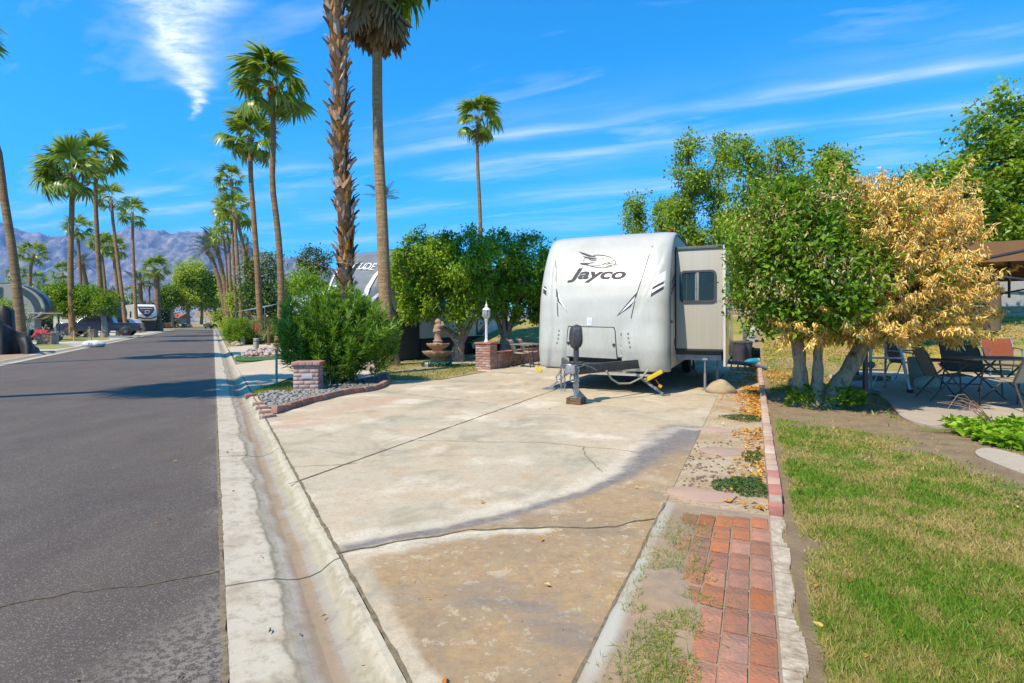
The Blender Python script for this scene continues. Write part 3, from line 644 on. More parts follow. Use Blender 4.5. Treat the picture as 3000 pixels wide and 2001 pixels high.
WALK = tag(link('brick_walk', me), kind='structure')
BRM = M('paver_brick', (0.40, 0.14, 0.065), (0.24, 0.115, 0.07), 14, 0.92, 0.9, 60, objvar=0.2, c3=(0.32, 0.13, 0.07))
brm = []
for k in range(3):
    mb = MB(); rs_ = random.Random(k)
    mb.box((0, 0, 0), (0.0985, 0.203, 0.06)); me = mb.mesh('brick', BRM, True, 0.006, 2)
    for vv in me.vertices: vv.co += Vector((rs_.uniform(-1, 1), rs_.uniform(-1, 1), rs_.uniform(-.6, .4))) * 0.0022
    brm.append(me)
rs_ = random.Random(4)
RZ = -AU
ribbon([site(0.6, -0.59), site(2.2, -0.592), site(4.05, -0.588)], 0.013, 0.0475, 0.12, 21).build('joint', joint_m, WALK)
for col in range(5):
    for row in range(14):
        u = 4.02 - 0.105 - row * 0.2165 - (0.06 if col % 2 else 0.0) * 0; v = 0.036 - col * 0.1075
        p = site(u + rs_.uniform(-.004, .004) - (0.03 * col), v + rs_.uniform(-.003, .003), 0.0115 + rs_.uniform(-0.002, 0.002))
        if to_road(p)[1] < 0.75: continue
        link('brick', rs_.choice(brm), WALK, None, p, (rs_.uniform(-.012, .012), rs_.uniform(-.012, .012), RZ + rs_.uniform(-.012, .012)))
EDC = M('edge_concrete', (0.50, 0.42, 0.32), (0.27, 0.20, 0.13), 18, 0.92, 0.9, 70)
u = 4.10
while u > 0.4:
    ln = rs_.uniform(0.35, 0.6); mb = MB(); k = 9
    for i in range(k):
        u0 = u - ln * i / k; u1 = u - ln * (i + 1) / k + 0.002; w_ = 0.178 + .05 * (float(vnoise(u0 * 7, 3.3)) - .5) - (0.04 if 1.5 < u0 < 1.75 else 0)
        a, b_, c_, d_ = site(u0, 0.098), site(u1, 0.098), site(u1, w_), site(u0, w_); mb.prism([a[:2], b_[:2], c_[:2], d_[:2]], 0.0, 0.036)
    mb.build('concrete_edge', EDC, WALK); u -= ln + 0.012

# raised brick edging between dirt strip and lawn
EBM = M('edging_brick', (0.46, 0.27, 0.19), (0.36, 0.19, 0.135), 7, 0.88, 0.6, 50, objvar=0.2, c3=(0.44, 0.30, 0.21))
EBR = M('edging_brick_red', (0.46, 0.17, 0.13), (0.36, 0.14, 0.11), 7, 0.88, 0.6, 50, objvar=0.15)
EDG = thing('brick_edging', 'long low edging of single pinkish bricks between dirt strip and lawn', 'edging', site(4.2, 0.14))
MB().prism([(site(4.25, 0.102) - site(4.2, 0.14))[:2], (site(20.9, 0.102) - site(4.2, 0.14))[:2], (site(20.9, 0.178) - site(4.2, 0.14))[:2], (site(4.25, 0.178) - site(4.2, 0.14))[:2]], -0.02, 0.094).build('mortar_core', M('mortar', (0.40, 0.33, 0.25), (0.30, 0.24, 0.18), 20, 0.95, 0.5), EDG)
bm1 = MB().box((0, 0, 0), (0.09, 0.208, 0.13)).mesh('brick', EBM, True, 0.007, 2); bm2 = MB().box((0, 0, 0), (0.09, 0.208, 0.13)).mesh('brick', EBR, True, 0.008, 2)
u = 4.29; k = 0
while u < 20.9:
    p = site(u, 0.14 + rs_.uniform(-.003, .003)) - site(4.2, 0.14); p.z = (0.022 if k == 0 else 0.050) + rs_.uniform(-.003, .003)
    link('brick', bm2 if k in (0, 1, 3) else bm1, EDG, None, p, (rs_.uniform(-.01, .01) + (0.06 if k == 0 else 0), rs_.uniform(-.015, .015), RZ + rs_.uniform(-.01, .01))); u += 0.2125; k += 1

# stepping stones, dark lumps, leaf litter on the strip
FLG = M('flagstone', (0.40, 0.255, 0.185), (0.33, 0.22, 0.17), 5, 0.85, 0.4, 40, objvar=0.12)
for (px, py, sx, sy) in ((2122, 1333, .26, .20), (2157, 1187, .24, .15), (2160, 1163, .27, .16), (2167, 1096, .34, .2), (2050, 1462, .28, .16), (2098, 1268, .22, .15), (2190, 1060, .3, .2)):
    p = gp(px, py); q = [(math.cos(a) * sx * rs_.uniform(.82, 1.1), math.sin(a) * sy * rs_.uniform(.82, 1.1)) for a in [i * PI / 6 for i in range(12)]]
    MB().prism(q, 0, 0.030).build('flagstone', FLG, STRIP, True, 0.006, 2, loc=(p.x, p.y, 0.012), rot=(0, 0, RZ + PI / 2 * 0))
LITM = LM('dry_leaf', (0.42, 0.15, 0.02), (0.55, 0.27, 0.035), (0.60, 0.44, 0.15), 0.2, 0.7, 0.2)
rs = np.random.RandomState(21); n = 5200
uu = 4.2 + 16.3 * rs.rand(n) ** 1.25; ww = np.clip(rs.exponential(0.16, n), 0, 0.6); vv = 0.085 - ww
kp = rs.rand(n) < np.clip(0.25 + 0.9 * sstep(6, 9, uu) - 0.5 * (ww > 0.3) * (uu < 9), 0, 1) * (fbm(uu * 1.3, vv * 3, 2) > 0.36)
uu, vv = uu[kp], vv[kp]; n = len(uu); pos = np.stack([UX * uu + UY * vv, UY * uu - UX * vv, 0.034 + 0.03 * rs.rand(n)], 1)
az = rs.rand(n) * 2 * PI; dr = np.stack([np.cos(az), np.sin(az), rs.normal(0, .25, n)], 1)
o = leaves('leaf_litter', pos, dr, rs.uniform(.03, .065, n), 0.55, LITM, None, rs.rand(n), 0.5, rs, 0.15, 'stuff'); tag(o, 'dry orange leaf litter heaped against the brick edging', 'leaf litter')
# dead leaves scattered on pad, walk and lawn
n = 520; pxs = rs.uniform(1150, 3000, n); pys = rs.uniform(1150, 2000, n) ; D = 1.3 * F / (pys - HZ); x = (pxs - CX) / F * D; y = D; v_ = x * UY - y * UX; u_ = x * UX + y * UY
kp = np.where(v_ < -0.6, (rs.rand(n) < 0.30 * sstep(6, 10, u_) + 0.04), (rs.rand(n) < 0.30)) & (x * RY - y * RX > 0.7) & ((v_ < -0.6) | (v_ > 0.25)) & (v_ > -6.0)
x, y, v_ = x[kp], y[kp], v_[kp]; n = len(x); zz = np.where(v_ > 0.2, lawn_z(x, y) + 0.012, 0.042); az = rs.rand(n) * 2 * PI
o = leaves('fallen_leaves', np.stack([x, y, zz], 1), np.stack([np.cos(az), np.sin(az), rs.normal(0, .2, n)], 1), rs.uniform(.025, .05, n), 0.5, LITM, None, rs.rand(n), 0.5, rs, 0.15, 'stuff'); tag(o, 'few curled orange leaves scattered over pad and lawn', 'fallen leaves')
n = 90; r_ = 1.5 + 22 * rs.rand(n) ** 1.6; nn_ = np.where(rs.rand(n) < .7, .1 + .5 * rs.rand(n), -.5 * rs.rand(n) ** 2); x = RX * r_ + RY * nn_; y = RY * r_ - RX * nn_; az = rs.rand(n) * 2 * PI
o = leaves('gutter_debris', np.stack([x, y, np.where(nn_ > .3, -.018, .012)], 1), np.stack([np.cos(az), np.sin(az), rs.normal(0, .12, n)], 1), rs.uniform(.02, .055, n), 0.35, LM('brown_litter', (0.14, 0.075, 0.03), (0.26, 0.15, 0.06), (0.42, 0.28, 0.10), 0.1, 0.8, 0.2), None, rs.rand(n), 0.5, rs, 0.15, 'stuff'); tag(o, 'brown leaf scraps scattered along gutter and road edge', 'debris')
n = 9000; uu = rs.uniform(9, 26, n); vv = .3 + 9 * rs.rand(n) ** 1.2; x = UX * uu + UY * vv; y = UY * uu - UX * vv; kp = (lawn_masks(x, y)[2] > .25 * rs.rand(n)) & ~inpoly(x, y, PATG); x, y = x[kp], y[kp]; n = len(x); az = rs.rand(n) * 2 * PI
o = leaves('bank_litter', np.stack([x, y, lawn_z(x, y) + .02], 1), np.stack([np.cos(az), np.sin(az), rs.normal(0, .2, n)], 1), rs.uniform(.05, .10, n), 0.5, LITM, None, rs.rand(n), 0.5, rs, 0.15, 'stuff'); tag(o, 'orange fallen leaves strewn over the grassy bank', 'fallen leaves')
n = 60000; uu = rs.uniform(9, 27.5, n); vv = .3 + 11 * rs.rand(n); x = UX * uu + UY * vv; y = UY * uu - UX * vv; g_, b_, l_ = lawn_masks(x, y); kp = (rs.rand(n) > np.clip(b_, 0, .95)) & ~inpoly(x, y, PATG); x, y, g_ = x[kp], y[kp], g_[kp]
o = blades('bank_grass', x, y, lawn_z(x, y) - .01, np.full(len(x), .07), np.full(len(x), .016), np.clip(g_ + rs.normal(0, .3, len(x)), 0, 1), None, 15); tag(o, 'longer patchy grass on the bank below the block wall', 'grass')
# mown grass clippings strewn on the silted walk
n = 5200; pxs = rs.normal(1990, 85, n) - 0.10 * (rs.uniform(1480, 2010, n) - 1500); pys = rs.uniform(1510, 2010, n); pxs = 2010 - (pys - 1500) * 0.16 + rs.normal(0, 75, n)
D = 1.3 * F / (pys - HZ); x = (pxs - CX) / F * D; y = D; v_ = x * UY - y * UX
kp = (v_ < 0.05) & (v_ > -1.3) & (rs.rand(n) < np.where(v_ < -0.6, 0.25, 1.0)) & (fbm(x * 5, y * 5, 3) > 0.46) & (x * RY - y * RX > 0.8); x, y, v_ = x[kp], y[kp], v_[kp]
o = blades('grass_clippings', x, y, np.full(len(x), 0.047), np.full(len(x), 0.034), np.full(len(x), 0.0018), rs.rand(len(x)) * 0.9 + 0.2, None, 9, 1.07); tag(o, 'loose mown grass clippings strewn across the silted walk', 'grass clippings')
# gravel-like dark lumps
n = 240; cob = []
for k in range(4):
    bm = bmesh.new(); bmesh.ops.create_icosphere(bm, subdivisions=2, radius=1.0)
    for vv_ in bm.verts: vv_.co *= 1 + 0.22 * (random.Random(int(1e4 * (vv_.co.x * 3.1 + vv_.co.y * 7.7 + vv_.co.z * 1.3)) + k).random() - .5)
    bmesh.ops.smooth_vert(bm, verts=bm.verts, factor=0.5, use_axis_x=True, use_axis_y=True, use_axis_z=True)
    for f in bm.faces: f.smooth = True
    me = bpy.data.meshes.new('river_stone'); bm.to_mesh(me); bm.free(); cob.append(me)
CLOD = M('soil_clod', (0.20, 0.13, 0.09), (0.12, 0.08, 0.06), 30, 0.95)
verts = []; faces = []
for k in range(150):
    px = rs.uniform(2000, 2150); py = rs.uniform(1300, 1440); p = gp(px, py); s_ = rs.uniform(.006, .016); src = cob[k % 2]
    if not (-0.58 < to_site(p)[1] < -0.1): continue
    o0 = len(verts); verts += [(p.x + q.co.x * s_, p.y + q.co.y * s_, 0.032 + q.co.z * s_ * .7) for q in src.vertices]; faces += [tuple(i + o0 for i in f.vertices) for f in src.polygons]
o = MB().add(verts, faces).build('soil_clods', CLOD); tag(o, 'dark crumbs of soil on the pale dirt strip', 'soil', kind='stuff')

# low green ground-cover mats on the strip
GCM = LM('ground_cover_leaf', (0.03, 0.065, 0.012), (0.055, 0.11, 0.02), (0.10, 0.16, 0.03), 0.15, 0.6)
def mat_plant(px, py, rx, ry, hgt, n, lab, grp=None):
    c = gp(px, py); rs = np.random.RandomState(int(px)); a = rs.rand(n) * 2 * PI; q = np.sqrt(rs.rand(n)); e = 1 + 0.2 * np.sin(a * 3 + px) + 0.12 * np.sin(a * 7)
    pos = np.stack([q * np.cos(a) * rx * e, q * np.sin(a) * ry * e, 0.012 + hgt * (1 - q ** 2) * (0.6 + 0.4 * rs.rand(n))], 1)
    dr = np.stack([rs.normal(0, 1, n), rs.normal(0, 1, n), rs.uniform(.1, 1.2, n)], 1)
    t = thing('ground_cover', lab, 'plant', (c.x, c.y, 0.02), RZ, grp); leaves('foliage', pos, dr, rs.uniform(.012, .022, n), 0.7, GCM, t, None, 0.3, rs)
    k = 60; a = rs.rand(k) * 2 * PI
    mb = MB()
    for i in range(14): mb.tube([(0, 0, 0.0), (rx * .5 * math.cos(i), ry * .5 * math.sin(i), hgt * .5), (rx * .8 * math.cos(i), ry * .8 * math.sin(i), 0.01)], 0.003, 4)
    mb.build('stems', M('stem_brown', (0.12, 0.08, 0.04)), t)
mat_plant(2178, 1438, 0.21, 0.26, 0.05, 2600, 'larger dark green creeping mat where the brick walk ends')
mat_plant(2180, 1234, 0.27, 0.22, 0.05, 1800, 'flat dark green creeping mat halfway up the dirt strip')
mat_plant(2205, 1350, 0.09, 0.3, 0.03, 700, 'thin green creeping mat hugging the brick edging')
mat_plant(2196, 1155, 0.22, 0.2, 0.04, 800, 'small green creeping mat near the boulder')

# ------------------------------------------------------------------ neighbour lot ground
sheet('driveway', [gp(690, 1072), gp(842, 1049), gp(1100, 1050), gp(1100, 1112), gp(850, 1112), gp(738, 1152), gp(712, 1108)], 0.034, DRIVE)
sheet('neighbour_driveway', [gp(666, 1019), gp(812, 1008), gp(980, 1010), gp(900, 1036), gp(712, 1041), gp(688, 1050)], 0.034, DRIVE)
TURF = M('artificial_turf', (0.045, 0.12, 0.018), (0.03, 0.085, 0.014), 12, 0.9, 0.8, 90)
sheet('turf_strip', smoothpoly([gp(684, 1050), gp(707, 1041), gp(830, 1035), gp(900, 1036), gp(900, 1048), gp(694, 1066)], 2), 0.046, TURF)
def px_pts(poly, n, rs, z=0.0):
    P = [Vector(p) for p in poly]; xs = [p.x for p in P]; ys = [p.y for p in P]; X = rs.uniform(min(xs), max(xs), n * 4); Y = rs.uniform(min(ys), max(ys), n * 4)
    k = inpoly(X, Y, P); return X[k][:n], Y[k][:n]
# ================================================================== TRAVEL TRAILER
TRZ = -AU
TP = Vector((1.596, 10.155, 0.03))
tr = thing('travel_trailer', 'large dirty white travel trailer with slide-out parked on the pad', 'trailer', TP, TRZ)
HW = 1.25
def prof(z):                                       # how far the front skin lies behind the nose line at height z
    zs = [0.40, 0.55, 0.80, 1.10, 1.40, 1.75, 2.05, 2.35, 2.60, 2.80, 2.95, 3.04, 3.085, 3.10]
    ys = [0.13, 0.07, 0.015, 0.0, 0.005, 0.05, 0.14, 0.27, 0.42, 0.57, 0.74, 0.92, 1.12, 1.40]
    return float(np.interp(z, zs, ys))
zt = np.linspace(0.4, 3.10, 400); _pf = np.array([prof(z) for z in zt]); _k = np.hanning(31); _k /= _k.sum()
_pf = np.convolve(np.pad(_pf, 15, mode='edge'), _k, 'valid')
def P_(z): return np.interp(z, zt, _pf)
def ridge_l(z): return np.interp(z, [0.4, 0.9, 1.2, 1.5, 2.4, 2.9], [-1.02, -0.93, -0.90, -0.93, -1.00, -0.93])
def ridge_r(z): return np.interp(z, [0.4, 0.9, 1.2, 1.5, 2.4, 2.9], [0.80, 0.70, 0.67, 0.74, 1.10, 1.18])
def skin(x, z):
    x = np.asarray(x, float); z = np.asarray(z, float); y = P_(z) + 0.07 * (x / HW) ** 2
    cr = 0.26; t = np.clip((np.abs(x) - (HW - cr)) / cr, 0, 1); y = y + cr * (1 - np.sqrt(np.maximum(0, 1 - t ** 2)))
    inner = sstep(-0.03, 0.03, x - ridge_l(z)) * (1 - sstep(-0.03, 0.03, x - ridge_r(z)))
    y = y + 0.035 * inner * sstep(2.9, 2.3, z)       # centre panel set back between two ridges
    lobe = (sstep(-0.03, 0.03, x - 0.47) + 1 - sstep(-0.03, 0.03, x + 0.66)) * sstep(1.35, 0.75, z) * 0.05
    return y - lobe
def zbot(x): return np.where((x > -0.60 + 0.0) & (x < 0.44), 0.665, 0.415 + 0.03 * np.clip(-x, 0, 1.2))
xs = np.concatenate([np.linspace(-HW, -1.0, 14), np.linspace(-0.97, -0.615, 10), [-0.601], np.linspace(-0.599, 0.438, 30), [0.4401], np.linspace(0.455, 0.97, 14), np.linspace(1.0, HW, 14)])
ts = np.linspace(0, 1, 110)
Xg, Tg = np.meshgrid(xs, ts, indexing='ij'); B = zbot(Xg); Zg = np.where(Tg < .3, B + (1.3 - B) * Tg / .3, 1.3 + (3.098 - 1.3) * (Tg - .3) / .7)
Yg = skin(Xg, Zg)
m, N, L, b = node_mat('trailer_gelcoat'); v = N.new('ShaderNodeTexCoord').outputs['Object']
c = mixc(N, L, rmp(N, L, nz(N, L, v, 1.5, 5, 0.6), 0.35, 0.65), (0.45, 0.435, 0.40), (0.39, 0.375, 0.34))
sepz = N.new('ShaderNodeSeparateXYZ'); L.new(v, sepz.inputs[0])
lowz = rmp(N, L, sepz.outputs[2], 2.3, 0.9, 0.0, 1.0)
dirt = nz(N, L, v, 9, 6, 0.7, 0.0, (3.0, 3.0, 0.16)); dm = N.new('ShaderNodeMath'); dm.operation = 'MULTIPLY'; L.new(rmp(N, L, dirt, 0.52, 0.78, 0, .65), dm.inputs[0]); L.new(lowz, dm.inputs[1])
c = mixc(N, L, dm.outputs[0], c, (0.31, 0.27, 0.21))
run = nz(N, L, v, 5, 3, 0.5, 0.0, (4.5, 4.5, 0.10)); rm = N.new('ShaderNodeMath'); rm.operation = 'MULTIPLY'; L.new(rmp(N, L, run, 0.67, 0.71), rm.inputs[0]); L.new(rmp(N, L, sepz.outputs[2], 1.85, 1.6, 0, 0.55), rm.inputs[1])
c = mixc(N, L, rm.outputs[0], c, (0.40, 0.33, 0.17))
sm = nz(N, L, v, 2.6, 5, 0.65); s2 = N.new('ShaderNodeMath'); s2.operation = 'MULTIPLY'; L.new(rmp(N, L, sm, 0.54, 0.7, 0, 0.3), s2.inputs[0]); L.new(lowz, s2.inputs[1])
c = mixc(N, L, s2.outputs[0], c, (0.40, 0.345, 0.295))
L.new(c, b.inputs['Base Color']); b.inputs['Roughness'].default_value = 0.30; b.inputs['Specular IOR Level'].default_value = 0.35
GEL = m
cap = link('front_cap', grid_mesh('front_cap', Xg, Yg, Zg, GEL, True), tr)
md = cap.modifiers.new('shell', 'SOLIDIFY'); md.thickness = 0.03; md.offset = 0
def mark(name, pts, mat, lift=0.006, sub=0.03, parent=cap):
    """flat marking that lies on the curved front: polygon in (x, z), cut finely and laid on the skin"""
    bm = bmesh.new(); f = bm.faces.new([bm.verts.new((p[0], 0, p[1])) for p in pts]); bmesh.ops.triangulate(bm, faces=[f])
    zs = [p[1] for p in pts]; x_ = [p[0] for p in pts]
    for ax, lo, hi in ((2, min(zs), max(zs)), (0, min(x_), max(x_))):
        t = lo + sub
        while t < hi:
            co = [0, 0, 0]; co[ax] = t; no = [0, 0, 0]; no[ax] = 1
            bmesh.ops.bisect_plane(bm, geom=bm.verts[:] + bm.edges[:] + bm.faces[:], plane_co=co, plane_no=no); t += sub
    for v_ in bm.verts: v_.co.y = float(skin(v_.co.x, v_.co.z)) - 0.015 - lift
    bm.normal_update()
    for f in bm.faces:
        if f.normal.y > 0: f.normal_flip()
    me = bpy.data.meshes.new(name); bm.to_mesh(me); bm.free(); me.materials.append(mat); return link(name, me, parent)
P0u, P0v = to_site(TP)
def cs(px, py):                                     # survey: photo point on the front skin -> (x, z)
    a = (px - CX) / F; e = -(py - HZ) / F; y = 0.1
    for _ in range(14):
        D = (P0u + y) / (UY + UX * a); x = D * (UY * a - UX) - P0v; z = H + e * D - TP.z; y = float(skin(np.clip(x, -1.2, 1.2), np.clip(z, .42, 3.09))) - 0.015
    return (x, z)
def zz5(x, y): return cs(1540 + x / 2.703, 640 + y / 2.703)
def zz4(x, y): return cs(1640 + x / 9.042, 720 + y / 9.042)
GRAY = M('decal_grey', (0.055, 0.052, 0.06), (0.035, 0.033, 0.04), 20, 0.6, spec=.2); LGRAY = M('decal_light_grey', (0.42, 0.42, 0.43), (0.30, 0.30, 0.31), 30, 0.5); WHT = M('decal_white', (0.82, 0.82, 0.80), None, 5, 0.5)
BLK = M('black_rubber', (0.02, 0.02, 0.022), (0.035, 0.035, 0.036), 12, 0.6); DKM = M('black_painted_steel', (0.035, 0.033, 0.036), (0.07, 0.065, 0.065), 9, 0.5, 0.15, metal=0.0)
STL = M('galvanised_steel', (0.42, 0.42, 0.42), (0.30, 0.30, 0.30), 16, 0.35, metal=0.85); GAL = M('dull_grey_steel', (0.30, 0.29, 0.30), (0.20, 0.19, 0.20), 10, 0.5, 0.1, metal=0.4)
# lettering
me = text_mesh('Jayco', 1.0, 0.30, 0.030, 0.98); co = np.array([v_.co[:] for v_ in me.vertices]); lo = co.min(0); hi = co.max(0)
# baseline 0 and cap top .. map: text box -> surveyed quadrilateral
bl, br = zz4(215, 872), zz4(1750, 872)
capz = zz4(500, 592)[1]; bm = bmesh.new(); bm.from_mesh(me)
jt = max(v_.co.y for v_ in bm.verts)
for v_ in bm.verts:
    fx = (v_.co.x - lo[0]) / (hi[0] - lo[0]); zz = bl[1] + (br[1] - bl[1]) * fx + (v_.co.y / jt) * (capz - bl[1]) * 1.02; xx = bl[0] + (br[0] - bl[0]) * fx
    v_.co = (xx, float(skin(xx, zz)) - 0.0225, zz)
bm.normal_update()
for f in bm.faces:
    if f.normal.y > 0: f.normal_flip()
bm.to_mesh(me); bm.free(); me.materials.append(GRAY); link('lettering', me, cap)
# bird emblem: oval ring, body outline, wings
def ring(cx, cy, rx, ry, w, a0, a1, tilt=0.0, k=40):
    o_, i_ = [], []
    for j in range(k + 1):
        t = R(a0 + (a1 - a0) * j / k); ct, st = math.cos(t), math.sin(t)
        for lst, d in ((o_, w / 2), (i_, -w / 2)):
            x, y = (rx + d) * ct, (ry + d) * st; lst.append(zz4(cx + x * math.cos(tilt) - y * math.sin(tilt), cy + x * math.sin(tilt) + y * math.cos(tilt)))
    return o_, i_
def strip_mark(name, A, B, mat, parent=cap, lift=0.006):
    vs_ = []
    for (x, z) in list(A) + list(B): vs_.append((x, float(skin(x, z)) - 0.015 - lift, z))
    n = len(A); me = bpy.data.meshes.new(name); me.from_pydata(vs_, [], [(i, i + 1, n + i + 1, n + i) for i in range(n - 1)])
    me.materials.append(mat); return link(name, me, parent)
EMB = bpy.data.objects.new('emblem', None)
for (a0, a1, w) in ((-115, 22, 22), (40, 150, 24), (165, 205, 18)):
    A, B = ring(1060, 415, 425, 165, w, a0, a1, 0.06); strip_mark('emblem_ring', A, B, GRAY)
def feather(pts_top, pts_bot, mat=GRAY, k=16):
    def cat(P):
        P = np.array(P, float); t = np.linspace(0, len(P) - 1, k); i = np.arange(len(P)); return [(np.interp(q, i, P[:, 0]), np.interp(q, i, P[:, 1])) for q in t]
    strip_mark('emblem_feather', [zz4(*p) for p in cat(pts_top)], [zz4(*p) for p in cat(pts_bot)], mat, lift=0.009)
feather([(505, 150), (640, 190), (820, 250), (960, 285)], [(505, 158), (600, 225), (760, 285), (950, 305)])
feather([(615, 270), (720, 295), (850, 315), (985, 330)], [(615, 276), (690, 325), (800, 355), (970, 355)])
feather([(765, 365), (830, 370), (900, 372), (970, 372)], [(765, 372), (830, 392), (900, 397), (970, 392)])
feather([(525, 452), (640, 455), (760, 455), (960, 415)], [(525, 462), (600, 492), (720, 495), (800, 470)])
feather([(560, 488), (700, 505), (850, 525), (1000, 520), (1150, 490), (1300, 430), (1450, 395)], [(560, 494), (700, 518), (850, 537), (1000, 532), (1150, 502), (1300, 442), (1450, 404)])
feather([(1250, 440), (1350, 465), (1480, 480), (1700, 470)], [(1270, 470), (1360, 488), (1480, 496), (1700, 477)])
feather([(1215, 480), (1300, 505), (1400, 520), (1540, 518)], [(1230, 500), (1300, 525), (1400, 532), (1540, 526)])
feather([(1160, 510), (1220, 530), (1290, 545), (1350, 545)], [(1175, 520), (1230, 545), (1290, 555), (1350, 552)])
feather([(975, 290), (1010, 330), (1080, 370), (1150, 372), (1210, 345)], [(985, 290), (1020, 325), (1082, 360), (1145, 362), (1200, 338)], LGRAY)
feather([(1095, 310), (1120, 328), (1150, 320), (1190, 318)], [(1100, 318), (1125, 338), (1155, 332), (1190, 326)])
feather([(980, 340), (975, 390), (1000, 415), (900, 450), (800, 490)], [(990, 340), (985, 385), (1010, 418), (905, 458), (805, 497)], LGRAY)
feather([(1210, 345), (1222, 390), (1205, 440), (1140, 480)], [(1220, 345), (1234, 390), (1217, 445), (1150, 488)], LGRAY)
feather([(1230, 325), (1320, 340), (1390, 375), (1470, 380)], [(1230, 333), (1315, 348), (1385, 385), (1470, 388)], LGRAY)
# ridge seams
for pts_, wd in (([(265, 180), (247, 240), (240, 330), (240, 480), (246, 600), (252, 700), (256, 775)], 3.2), ([(1005, 215), (975, 300), (945, 400), (912, 500), (880, 600), (855, 700), (835, 790)], 3.2)):
    strip_mark('ridge_seam', [zz5(x - wd, y) for x, y in pts_], [zz5(x + wd, y) for x, y in pts_], BLK)
# swooping graphics
for pl, mt in (([(250, 565), (262, 620), (335, 750), (290, 690), (252, 655)], GRAY), ([(256, 590), (325, 733), (268, 655)], WHT), ([(882, 583), (720, 775), (830, 700), (866, 640)], GRAY), ([(868, 618), (745, 755), (822, 690), (856, 655)], WHT), ([(862, 642), (760, 745), (850, 668)], GRAY),
               ([(1140, 478), (1005, 548), (990, 622), (1135, 538)], GRAY), ([(1138, 494), (1004, 566), (1000, 590), (1136, 512)], WHT), ([(1140, 395), (1020, 470), (1004, 545), (1140, 470)], WHT), ([(112, 508), (165, 548), (165, 612), (110, 562)], GRAY), ([(113, 522), (164, 560), (164, 572), (112, 532)], WHT)):
    mark('graphic', [zz5(*p) for p in pl], mt, 0.004 if mt is WHT and False else (0.009 if mt is WHT else 0.006))
# front storage hatch, seam, latches, label, rivets
hp = [zz5(343, 858), (zz5(695, 866)), zz5(706, 890), zz5(722, 1112), zz5(325, 1090), zz5(338, 880)]
hb = mark('hatch_seam', [zz5(338, 850), zz5(702, 860), zz5(712, 890), zz5(730, 1120), zz5(318, 1098), zz5(331, 880)], BLK, 0.004)
hatch = mark('storage_hatch', hp, GEL, 0.012)
for (x, y) in ((340, 985), (699, 1000)):
    x_, z_ = zz5(x, y); MB().lathe([(0.001, 0.022), (0.020, 0.02), (0.026, 0.006), (0.026, 0)], seg=14).build('latch', BLK, hatch, True, loc=(x_, float(skin(x_, z_)) - 0.03, z_), rot=(R(90), 0, 0))
lb = mark('label_plate', [zz5(489, 785), zz5(524, 787), zz5(522, 848), zz5(486, 846)], WHT, 0.008)
for k in range(6):
    y0 = 792 + k * 8; strip_mark('label_print', [zz5(493, y0), zz5(518, y0 + 1)], [zz5(493, y0 + 3), zz5(518, y0 + 4)], LGRAY, cap, 0.011)
riv = MB().lathe([(0.001, 0.012), (0.014, 0.012), (0.018, 0.004), (0.018, 0)], seg=10).mesh('rivet_light', M('lens_grey', (0.25, 0.25, 0.24), None, 5, 0.3), True)
for (x, y) in ((263, 887), (261, 920), (256, 950), (249, 983), (811, 911), (813, 944), (819, 979), (825, 1015)):
    x_, z_ = zz5(x, y); link('running_light', riv, cap, None, (x_, float(skin(x_, z_)) - 0.018, z_), (R(90), 0, 0))
amb = M('amber_lens', (0.45, 0.10, 0.02), (0.3, 0.05, 0.01), 9, 0.25); ml = MB().box((0, 0, 0), (0.05, 0.03, 0.025)).mesh('marker_light', amb, True, 0.008)
for (x, y) in ((212, 143), (207, 158), (1138, 98), (1160, 84)):
    x_, z_ = zz5(x, y); link('marker_light', ml, cap, None, (x_, float(skin(x_, z_)) - 0.025, z_), (R(-50), 0, 0))

# body behind the cap
SIDE = M('filon_side', (0.55, 0.52, 0.46), (0.50, 0.465, 0.41), 4, 0.4, streak=(3, 3, 0.15)); ROOF = M('roof_membrane', (0.55, 0.54, 0.52), (0.4, 0.39, 0.37), 3, 0.7)
pr = [(0.42, 0.45), (9.2, 0.45), (9.2, 2.80), (9.05, 2.94), (1.45, 2.94)]
zz = np.linspace(3.05, 0.45, 26)
fr = [(float(P_(z)) + 0.335, float(z)) for z in zz]
MB().prismx([(9.2, 0.55), (9.2, 2.93), (9.05, 3.08)] + fr[0:1] + fr[1:], -HW + 0.006, HW - 0.006).build('body', SIDE, tr, False)
# dark edge trim along the right and left seam of the cap
for sx in (-1, 1):
    pth = [(sx * (HW + 0.004), float(P_(z)) + 0.33, float(z)) for z in np.linspace(0.5, 3.06, 30)]
    MB().tube(pth, 0.016, 6).build('seam_trim', M('dark_grey_trim', (0.12, 0.12, 0.125)), tr, True)
MB().tube([(HW - 0.01, 1.3, 3.08), (HW - 0.01, 9.1, 3.08)], 0.022, 6).build('roof_gutter', M('dark_grey_trim', (0.12, 0.12, 0.125)), tr, True)
# side graphics in the gap ahead of the slide
mb = MB()
for (z0, z1, h_) in ((1.93, 2.22, 0.05), (1.85, 2.14, 0.02), (1.76, 2.05, 0.05)):
    mb.add([(HW + 0.004 - 0.006, 0.45, z0), (HW - 0.002, 1.08, z1), (HW - 0.002, 1.08, z1 + h_), (HW - 0.002, 0.45, z0 + h_)], [(0, 1, 2, 3)])
mb.build('side_graphic', GRAY, tr)
dr = MB().bx(HW - 0.02, HW + 0.012, 0.50, 0.98, 0.74, 1.30).build('access_door', SIDE, tr, True, 0.02); MB().bx(HW + 0.012, HW + 0.03, 0.86, 0.94, 0.86, 1.0).build('door_latch', BLK, dr, True, 0.01)
MB().bx(HW - 0.01, HW + 0.02, 0.56, 0.62, 1.30, 1.345).build('side_marker', amb, tr, True, 0.006)
